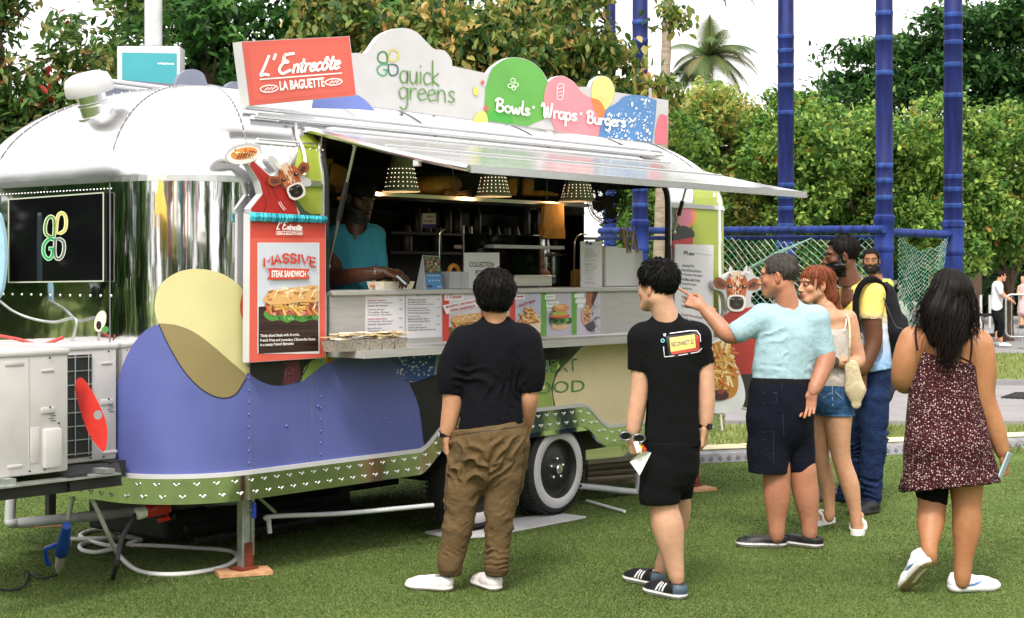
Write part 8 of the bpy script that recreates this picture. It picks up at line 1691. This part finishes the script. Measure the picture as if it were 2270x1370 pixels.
# ---------------------------------------------------------------- woman in the floral dress
p = Person('dress', 'person with long black hair in burgundy floral dress and white trainers, walking away', 7.95, 2108, '#a3704d')
p.head((2108, 660), (-.12, 1, -.04), female=True, neck=(2106, 745), nr=.050)
def mass(S_, T, k, M3):
    S_.ell(T(0, -.02, .036), (.096, .112, .094), M3, .0)
    for a, b, ra, rb_ in (((2108, 640), (2100, 690), 46, 58), ((2100, 690), (2098, 730), 58, 50)): S_.cone(p.P(*a, -.02), p.P(*b, -.05), ra * p.k, rb_ * p.k, .02, (0, 1, 0), .75)
p.hair('smooth', '#0d0807', 21, .07, 300, mass, lambda L: (L[:, 1] < .045) | (L[:, 2] > .08), spread=.1)
B = p.grid(1975, 700, 2255, 1300, .4, .45, .006)
p.chain(B, [(2045, 757), (2163, 762)], [34, 33], .04, (0, 1, 0), .8); p.chain(B, [(2102, 800), (2098, 850)], [56, 60], .03, (0, 1, 0), .64); p.chain(B, [(2106, 715), (2105, 760)], [23, 42], .03); p.chain(B, [(2024, 752), (2008, 805, .0), (2006, 848, .06), (2035, 835, .24)], [30, 27, 23, 15]); p.chain(B, [(2168, 765), (2178, 822), (2181, 878), (2207, 952), (2226, 1014)], [33, 28, 22.5, 20, 11.5])
p.chain(B, [(2065, 1060, .06), (2066, 1115, .05), (2063, 1160, .0), (2060, 1212, -.07), (2062, 1240, -.08)], [34, 28, 27, 15, 13]); p.chain(B, [(2142, 1050), (2143, 1122), (2143, 1172), (2136, 1238), (2133, 1290)], [37, 29, 28.5, 18.5, 15.5]); p.body(B)
p.hand((2226, 1016), (.10, .05, -1), (.75, -.65, 0), -1, (1.2, 1.3, 1.35, 1.4), .17, .8); p.hand((2037, 833, .24), (.8, .5, .3), (0, -.5, 1), 1)
Gm = p.grid(1985, 760, 2240, 1110, .36, .36, .007); p.chain(Gm, [(2098, 800), (2091, 862), (2098, 960), (2106, 1060), (2108, 1110)], [64, 69, 86, 99, 106], .03, (0, 1, 0), .70); p.chain(Gm, [(2062, 985, -.05), (2138, 985, -.05)], [46, 46], .05)
Gm.plane(p.P(2095, 790), (.26, -.1, 1)); Gm.plane(p.P(2108, 1078), (.10, -.10, -1)); zr = p.P(0, 1000)[2]; zr2 = p.P(0, 1085)[2]
p.garment('floral_dress', Gm, '#3a0f16', 'floral', .012, 17, 105, [(1, .2, .0), (.9, -.5, .1), (.7, .7, .1), (1, .4, .15)], None, lambda V: .4 + 1.5 * np.clip((zr - V[:, 2]) / (zr - zr2), 0, 1))
for pts in ([(2034, 778, -.115), (2030, 745, -.10), (2031, 725, -.03), (2034, 730, .06)], [(2150, 806, -.11), (2154, 765, -.095), (2152, 735, -.03), (2148, 740, .06)], [(2128, 792, -.13), (2145, 800, -.125), (2154, 806, -.115)]): p.strap('dress_strap', pts, .0055, 'cloth', '#2a0c12')
Gm = p.grid(2020, 1050, 2110, 1130, .2, .25, .007); p.chain(Gm, [(2066, 1060, .06), (2067, 1112, .055)], [40, 33.5], .02); Gm.plane(p.P(2066, 1114), (-.25, 0, -1)); p.garment('undershorts', Gm, '#0a0a0c', 'cloth', .003, 20, 3)
def locks():
    Vs, Fs, cs, off = [], [], [], 0; r_ = np.random.default_rng(5)
    ends = [(2100, 800, -.15, 11, .30), (2055, 722, -.05, 24, .22), (2032, 716, -.02, 10, .10), (2150, 745, -.06, 16, .18), (2090, 760, -.13, 26, .20)]
    for i in range(900):
        e = ends[r_.choice(5, p=[q_[4] for q_ in ends])]; a = r_.uniform(-1.25, 1.25); h = r_.uniform(.25, 1.0); st = p.T(.094 * math.sin(a) * (1 - .25 * h), -.02 - .105 * math.cos(a) * (1.1 - .6 * h), .03 + .085 * h)
        side_ = math.sin(a); ex = e[0] + r_.normal() * e[3] * .7 + side_ * 14; en = p.P(ex, e[1] + r_.normal() * 14, e[2] + r_.normal() * .02); md = (st * .45 + en * .55) + np.array((side_ * .03, -.035, .02)); ph, am = r_.uniform(0, 6), r_.uniform(.003, .010); n = 12; pts = []
        for j in range(n + 1): t = j / n; q_ = st * (1 - t) ** 2 + 2 * md * t * (1 - t) + en * t * t; q_ = q_ + np.array((math.sin(t * 13 + ph), .4 * math.cos(t * 11 + ph), 0)) * am * t * 1.5; pts.append(q_)
        w = r_.uniform(.0014, .0032)
        for j, q_ in enumerate(pts):
            ww = w * (1 - .75 * (j / n) ** 3); Vs += [q_ + (ww, 0, 0), q_ + (-ww * .5, ww * .87, 0), q_ + (-ww * .5, -ww * .87, 0)]
        for j in range(n):
            for e_ in range(3): Fs.append((off + j * 3 + e_, off + j * 3 + (e_ + 1) % 3, off + j * 3 + 3 + (e_ + 1) % 3, off + j * 3 + 3 + e_))
        off += (n + 1) * 3; cs += [np.array(lin('#120b09')) * r_.uniform(.5, 2.2)] * ((n + 1) * 3)
    p.out('hair_locks', np.array(Vs), np.array(Fs), M['hair'], np.array(cs))
locks()
def swoosh(L, c):
    t = (L[:, 1] - .075) / .115; m_ = (t > 0) & (t < 1) & (np.abs(L[:, 0]) > .015); zc_ = .040 + .030 * t ** 2; th_ = .011 * np.sin(np.clip(t, 0, 1) * 3.0) ** .7 * (1.1 - t); c[m_ & (np.abs(L[:, 2] - zc_) < th_)] = lin('#4a78a8'); return c
def tread(L, c):
    c = swoosh(L, c); b = L[:, 2] < .008; c[b] = lin('#a8946c'); c[b & ((np.sin(L[:, 1] * 260) > .3) | (np.sin(L[:, 0] * 300) > .5))] = lin('#8a7654'); c[b & (np.abs(L[:, 0] - .004 * np.sin(L[:, 1] * 40)) < .012) & (L[:, 1] > .06) & (L[:, 1] < .2)] = lin('#e2ddd2'); return c
p.shoe(GA(2107, 1317) + np.array((0, .035, 0)), (.95, .30, 0), .292, '#e4e2e8', '#e6e3e2', solet=.034, high=.098, paint=swoosh); p.shoe(p.P(2066, 1246, -.13), (-.42, .9, 0), .29, '#e0dee4', '#e2dfdc', pitch=R(-41), solet=.030, high=.098, paint=tread); p.finish()
ph = thing('smartphone', 'pale blue smartphone gripped low by the woman in the floral dress', 'phone', W(2228, 1058, 7.9)); O_ = W(2228, 1058, 7.9); v = MB(); m3 = Matrix.Rotation(R(22), 3, 'Y') @ Matrix.Rotation(R(-35), 3, 'Z'); v.col('#a9bccb').box(W(2227, 1032, 7.90) - O_, (.009, .062, .140), M3=m3, bev=.003); v.build('phone_case', M['plast'], ph); v = MB(); v.col('#2a2d38').box(W(2227, 1032, 7.90) - O_ + m3 @ Vector((-.005, 0, 0)), (.001, .056, .13), M3=m3); v.build('phone_screen', M['gloss'], ph)
# ---------------------------------------------------------------- server inside the trailer
p = Person('server', 'person in a teal T-shirt and dark cap filling a food tray inside the trailer', 9.35, 790, '#4a2c1c')
p.head((794, 440), (.72, -.55, -.38), scale=1.02, neck=(790, 508), nr=.060, beard='#0c0706')
p.hair('smooth', '#060505', 23, .01, 200, lambda S_, T, k, M3: S_.ell(T(0, -.01, .05), (.088, .105, .085), M3, .0), lambda L: (L[:, 2] > .02) | ((L[:, 1] < -.02) & (L[:, 2] > -.06)), name='cap')
B = p.grid(715, 490, 910, 640, .45, .35, .006); p.chain(B, [(742, 560), (742, 600, -.06), (748, 614, -.10), (800, 609, -.22), (856, 603, -.27)], [20, 18, 17, 14, 10]); p.chain(B, [(830, 560), (840, 600), (868, 612, -.15), (885, 610, -.2)], [18, 16, 13, 10]); p.chain(B, [(790, 498), (790, 540)], [24, 34]); p.body(B)
p.hand((856, 603, -.27), (.92, -.1, -.25), (.1, -.5, .85), -1, (.6, .8, .9, .9), .18)
Gm = p.grid(710, 490, 880, 720, .3, .3, .008); p.chain(Gm, [(788, 560), (788, 690)], [52, 50], .03, (0, 1, 0), .68); p.chain(Gm, [(752, 524), (826, 524)], [27, 26], .03); p.chain(Gm, [(790, 506), (789, 550)], [28, 50], .03, (0, 1, 0), .68); p.chain(Gm, [(748, 528), (742, 594)], [29, 26], .03); p.chain(Gm, [(830, 528), (838, 586)], [27, 23], .03); Gm.cone(p.P(790, 488, -.03), p.P(790, 504, -.04), 22 * p.k, 22 * p.k, .006, op='d'); Gm.plane(p.P(790, 700), (0, 0, -1)); p.garment('tshirt', Gm, '#3a8698', 'cloth', .009, 14, 115, VT)
Gm = p.grid(720, 690, 860, 985, .3, .3, .012); p.chain(Gm, [(788, 700), (788, 740)], [48, 50], .03, (0, 1, 0), .7); p.chain(Gm, [(768, 760), (768, 960)], [30, 22], .03); p.chain(Gm, [(812, 760), (812, 960)], [30, 22], .03); p.garment('trousers', Gm, '#16161a', 'canvas', .006, 14, 116, HZ)
p.watch((836, 605, -.25), (1, -.1, -.1), .030, '#0c0c10', '#d5d8da', (0, -1, .15)); p.finish()
v = MB(); v.col('#9fb4c0').tube([W(880, 612, 9.02), W(900, 630, 8.98)], .006, 6); tag(v.build('tongs', M['plast']), 'pale serving tool in the hand of the server in teal', 'tongs')
# ---------------------------------------------------------------- far strollers
p = Person('stroller', 'distant person in a white shirt and black trousers strolling on the far path', 34.5, 2215, '#c08a68')
p.head((2219, 612), (.9, .1, -.05), scale=1.0, neck=(2214, 626)); p.hair('smooth', '#0c0a09', 27, .02, 120, None, lambda L: (L[:, 2] > -.02) & ((L[:, 1] < .05) | (L[:, 2] > .07)))
B = p.grid(2190, 620, 2245, 775, .5, .5, .012); p.chain(B, [(2219, 645, -.2), (2224, 655, -.2), (2238, 663, -.25)], [5, 5, 4]); p.chain(B, [(2211, 738, 0), (2209, 752, 0)], [5, 4]); p.chain(B, [(2217, 742, -.2), (2219, 756, -.2)], [5, 4]); p.body(B); p.hand((2238, 663, -.25), (.9, 0, -.4), (0, 0, 1), 1)
Gm = p.grid(2188, 618, 2240, 700, .4, .4, .012); p.chain(Gm, [(2211, 636), (2209, 682)], [14, 13.5], .03, (1, 0, 0), .95); p.chain(Gm, [(2213, 632, -.15), (2219, 648, -.2)], [8, 7], .03); p.garment('shirt', Gm, '#d8dae2', 'cloth', .012, 9, 3, VT)
Gm = p.grid(2190, 675, 2240, 760, .5, .5, .012); p.chain(Gm, [(2210, 685), (2211, 700)], [13, 12], .03); p.chain(Gm, [(2212, 700, -.1), (2220, 718, -.2), (2217, 744, -.2)], [9, 7, 6], .03); p.chain(Gm, [(2209, 700, .1), (2213, 720, .1), (2210, 740, .05)], [9, 7, 6], .03); p.garment('trousers', Gm, '#0d0d10', 'canvas', .01, 9, 4, VT)
p.shoe(p.P(2208, 766, .0), (.9, -.1, 0), .27, '#cfd0d4', '#dcdcdc'); p.shoe(p.P(2214, 768, -.2), (.95, -.1, 0), .27, '#cfd0d4', '#dcdcdc'); p.finish()
p = Person('stroller', 'distant person in a pink dress with dark hair at the right frame edge', 46, 2266, '#d0a080')
p.head((2269, 617), (-.7, -.6, 0), female=True, neck=(2268, 629)); p.hair('smooth', '#120d0b', 29, .06, 100, None, lambda L: (L[:, 1] < .02) | (L[:, 2] > .06))
B = p.grid(2245, 622, 2290, 735, .4, .4, .014); p.chain(B, [(2264, 690), (2264, 722)], [4, 3]); p.chain(B, [(2271, 690), (2271, 722)], [4, 3]); p.chain(B, [(2260, 636), (2258, 650), (2264, 655, -.15)], [4, 3.5, 3]); p.body(B); Gm = p.grid(2245, 620, 2295, 700, .4, .4, .014); p.chain(Gm, [(2268, 637), (2268, 660), (2268, 690)], [9, 9, 13], .03); p.garment('dress', Gm, '#d6a8a8', 'cloth', .01, 9, 5, VT); p.shoe(p.P(2263, 727, .0), (-.5, -.8, 0), .25, '#17171a', '#222222'); p.shoe(p.P(2270, 727, .0), (-.5, -.8, 0), .25, '#17171a', '#222222'); p.finish()
